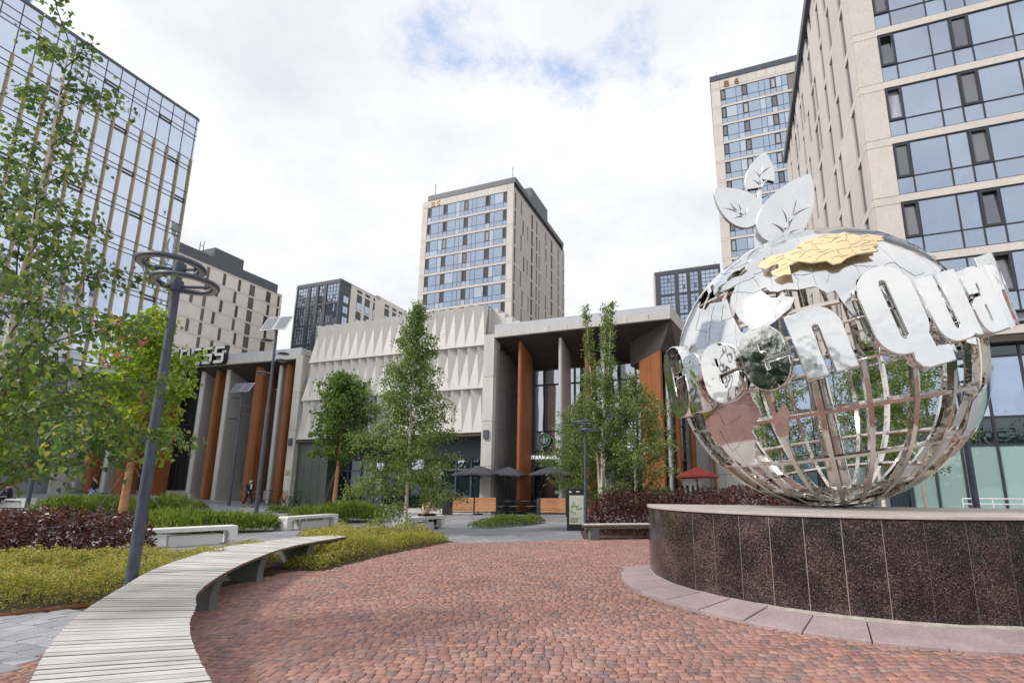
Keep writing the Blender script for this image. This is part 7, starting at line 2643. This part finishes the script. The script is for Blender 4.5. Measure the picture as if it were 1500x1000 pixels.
def person(label, loc, rz, pose, top, bottom, hair, shoe, group=None, mask=False, hood=False):
    """one continuous body; jacket, trousers, shoes and hair as its children. figure faces local -y"""
    T = thing('person', label, 'person', loc, rz, group)
    sit = pose.startswith('sit')
    hz = 0.50 if sit else 0.93
    lean = -0.16 if pose == 'sit_lean' else (-0.03 if not sit else -0.05)
    pel = (0, 0, hz)
    spine, chest, neck = (0, lean * .4, hz + .18), (0, lean * .9, hz + .42), (0, lean * 1.15, hz + .57)
    head = (0, lean * 1.3 - .02, hz + .70)
    J = [pel, spine, chest, neck, head]
    E_ = [(0, 1), (1, 2), (2, 3), (3, 4)]
    rad = [(.145, .115), (.13, .10), (.165, .11), .055, .085]
    top_ = (0, lean * 1.35 - .015, hz + .81)
    J.append(top_)
    E_.append((4, 5))
    rad.append(.07)
    legs, arms = [], []
    for s_ in (-1, 1):
        hip = (s_ * .09, 0, hz - .04)
        if sit:
            knee, ank, toe = (s_ * .11, -.44, .50), (s_ * .11, -.46, .09), (s_ * .12, -.62, .045)
        elif pose == 'walk':
            f_ = s_
            knee = (s_ * .09, -.13 * f_ - .04, .50)
            ank = (s_ * .085, -.32 * f_ + (.10 if f_ < 0 else 0), .09 if f_ > 0 else .13)
            toe = (s_ * .09, ank[1] - .17, .045 if f_ > 0 else .05)
        else:
            knee, ank, toe = (s_ * .09, -.01, .50), (s_ * .09, .01, .09), (s_ * .10, -.15, .045)
        i = len(J)
        J += [hip, knee, ank, toe]
        E_ += [(0, i), (i, i + 1), (i + 1, i + 2), (i + 2, i + 3)]
        rad += [.095, .062, .042, .038]
        legs.append((hip, knee, ank, toe))
        sh = (s_ * .19, lean * 1.0, hz + .49)
        if sit:
            el, wr, hd = (s_ * .24, lean - .10, hz + .22), (s_ * .12, lean - .32, hz + .16), (s_ * .09, lean - .40, hz + .15)
        elif pose == 'walk':
            el, wr, hd = (s_ * .24, lean + .07 * s_ + .03, hz + .20), (s_ * .22, lean + .20 * s_ - .08, hz - .01), (s_ * .215, lean + .24 * s_ - .10, hz - .09)
        else:
            el, wr, hd = (s_ * .24, .03, hz + .20), (s_ * .23, -.03, hz - .02), (s_ * .225, -.05, hz - .1)
        i = len(J)
        J += [sh, el, wr, hd]
        E_ += [(2, i), (i, i + 1), (i + 1, i + 2), (i + 2, i + 3)]
        rad += [.062, .045, .033, .036]
        arms.append((sh, el, wr, hd))
    skin_mesh('body', J, E_, rad, M['skin'], T)
    # jacket
    J2 = [(0, 0, hz - .05), spine, chest, (0, neck[1], neck[2] - .05)]
    E2 = [(0, 1), (1, 2), (2, 3)]
    r2 = [(.175, .135), (.155, .125), (.19, .135), .085]
    for sh, el, wr, hd in arms:
        i = len(J2)
        J2 += [sh, el, wr]
        E2 += [(2, i), (i, i + 1), (i + 1, i + 2)]
        r2 += [.08, .065, .05]
    if hood:
        J2.append((head[0], head[1] + .04, head[2] + .02))
        E2.append((3, len(J2) - 1))
        r2.append(.10)
    skin_mesh('jacket', J2, E2, r2, top, T)
    J3, E3, r3 = [(0, 0, hz - .01)], [], [(.155, .125)]
    for hip, knee, ank, toe in legs:
        i = len(J3)
        J3 += [hip, knee, (ank[0], ank[1], ank[2] + .02)]
        E3 += [(0, i), (i, i + 1), (i + 1, i + 2)]
        r3 += [.112, .082, .066]
    skin_mesh('trousers', J3, E3, r3, bottom, T)
    for hip, knee, ank, toe in legs:
        skin_mesh('shoe', [(ank[0], ank[1] + .04, .05), (toe[0], toe[1] - .02, .045)], [(0, 1)], [.05, .042], shoe, T)
    b = MB()
    hx, hy, hzz = head[0], head[1], head[2] + .03
    pr = []
    seg = 12
    for i in range(6):
        a_ = R(100 - i * 24)
        pr.append((max(.005, .098 * math.cos(R(90) - (R(100) - a_) * 0 - a_) if False else .102 * math.sin(R(8 + i * 22))), .118 * math.cos(R(8 + i * 22))))
    b.lathe(pr, hair, seg, (0, 0, 0))
    b.v = [(hx + x_, hy + y_ + .025 + (.0 if z_ > 0 else .02), hzz + z_) for x_, y_, z_ in b.v]
    b.build('hair', T, smooth=True)
    # nose and, when worn, a face mask
    b = MB()
    b.raw([(hx - .014, hy - .083, hzz - .025), (hx + .014, hy - .083, hzz - .025), (hx, hy - .083, hzz + .02), (hx, hy - .112, hzz - .02)], [(0, 1, 3), (1, 2, 3), (2, 0, 3), (0, 2, 1)], M['skin'])
    b.build('nose', T)
    if mask:
        b = MB()
        b.lathe([(.02, -.06), (.075, -.05), (.088, 0), (.07, .03)], M['white_paint'], 10)
        b.v = [(hx + x_, hy - .03 + y_, hzz - .035 + z_) for x_, y_, z_ in b.v]
        b.build('face_mask', T, smooth=True)
    return T
man = person('man in a dark suit and white mask walking past the solar lamp posts', (-20.2, 33.1, gz(-20.2, 33.1)), R(62), 'walk', M['cloth_navy'], M['cloth_navy'], M['hair'], M['cloth_black'], mask=True)
b = MB()
b.prism([(-.05, 1.12), (.05, 1.12), (.07, 1.42), (-.07, 1.42)], -.175, -.165, M['white_paint'], None, 'y')
b.build('shirt_front', man)
person('woman in a black top and pale jeans walking behind the near birch leaves', (-27.1, 29.6, gz(-27.1, 29.6)), R(-70), 'walk', M['cloth_black'], M['cloth_denim'], M['hair'], M['white_paint'])
for i, (x_, y_, rz, hr, pz, lb) in enumerate(((-31.0, 26.95, R(20), M['hair'], 'sit_lean', 'leftmost seated person in a black hooded coat on the far left bench'), (-29.95, 27.0, R(-12), M['blond'], 'sit', 'fair haired seated person in black in the middle of the far left bench'), (-29.1, 27.05, R(-25), M['hair'], 'sit_lean', 'rightmost dark haired person in black sitting on the far left bench'))):
    person(lb, (x_, y_, gz(x_, y_)), rz, pz, M['cloth_black'], M['cloth_black'], hr, M['cloth_black'], 'people seated on the far left bench', hood=(i == 0))
person('person in a beige jacket and dark trousers sitting behind the pale birch trunk', (-4.95, 18.75, 0), R(150), 'sit_lean', M['cloth_beige'], M['cloth_black'], M['hair'], M['cloth_black'])

# ------------------------------------------------------------------ bicycles and rack
def bicycle(label, loc, rz, paint):
    T = thing('bicycle', label, 'bicycle', loc, rz, 'parked bicycles')
    for x_ in (-.52, .52):
        b = MB()
        b.tube([(x_ + .33 * math.cos(2 * math.pi * k / 24), 0, .34 + .33 * math.sin(2 * math.pi * k / 24)) for k in range(24)], .022, M['black'], 5, closed=True)
        w_ = b.build('wheel', T, smooth=True)
        b = MB()
        for k in range(8):
            a_ = math.pi * k / 8
            b.tube([(x_ + .31 * math.cos(a_), 0, .34 + .31 * math.sin(a_)), (x_ - .31 * math.cos(a_), 0, .34 - .31 * math.sin(a_))], .004, M['slot_reveal'], 3, cap=False)
        b.build('spokes', w_)
    b = MB()
    bb, st, hd, hd2 = (-.08, 0, .32), (-.22, 0, .80), (.34, 0, .86), (.37, 0, .74)
    for p, q in ((bb, st), (st, hd), (bb, hd2), (bb, (-.52, 0, .34)), (st, (-.52, 0, .34)), (hd, (.40, 0, .62)), ((.40, 0, .62), (.52, 0, .34))):
        b.tube([p, q], .02, paint, 6)
    b.build('frame', T, smooth=True)
    b = MB()
    b.tube([st, (-.25, 0, .92)], .014, M['black'], 5)
    b.prism([(-.38, -.07), (-.36, .07), (-.12, .02), (-.12, -.02)], .92, .965, M['black'])
    b.build('saddle', T)
    b = MB()
    b.tube([hd, (.32, 0, 1.0)], .015, M['black'], 5)
    b.tube([(.22, -.28, 1.02), (.33, -.12, 1.01), (.33, .12, 1.01), (.22, .28, 1.02)], .014, M['black'], 5)
    b.build('handlebar', T)
    b = MB()
    b.lathe([(.09, -.008), (.09, .008)], M['black'], 12)
    b.v = [(bb[0] + x_, z_ + .04, bb[2] + y_) for x_, y_, z_ in b.v]
    b.tube([(bb[0], .05, bb[2]), (bb[0] + .12, .05, bb[2] - .12)], .012, M['black'], 4)
    b.tube([(bb[0], -.05, bb[2]), (bb[0] - .12, -.05, bb[2] + .12)], .012, M['black'], 4)
    b.build('crank', T)
    return T
bk = [(-21.05, 35.0, R(-24), M['bike_orange'], 'orange framed bicycle, leftmost at the rack behind the walking man'), (-19.75, 34.75, R(-60), M['black'], 'black bicycle just right of the solar lamp post'), (-18.65, 34.55, R(-35), M['bike_orange'], 'orange bicycle in front of the right wood fin'), (-17.55, 34.15, R(-22), M['black'], 'black bicycle against the grey green panelled wall, rightmost')]
for x_, y_, rz, pt, lb in bk:
    bicycle(lb, (x_, y_, gz(x_, y_)), rz, pt)
RK = thing('bicycle_rack', 'low green hoop rack holding the parked bicycles', 'rack', (-19.4, 35.1, gz(-19.4, 35.1)), R(-17))
for k in range(8):
    b = MB()
    x_ = -2.4 + k * .66
    b.tube([(x_, 0, 0), (x_, 0, .36), (x_ + .08, 0, .43), (x_ + .24, 0, .43), (x_ + .32, 0, .36), (x_ + .32, 0, 0)], .022, M['rack_green'], 5)
    b.build('hoop', RK)
b = MB()
b.box(-2.5, 2.7, -.03, .03, 0.02, .07, M['rack_green'])
b.build('rail', RK)
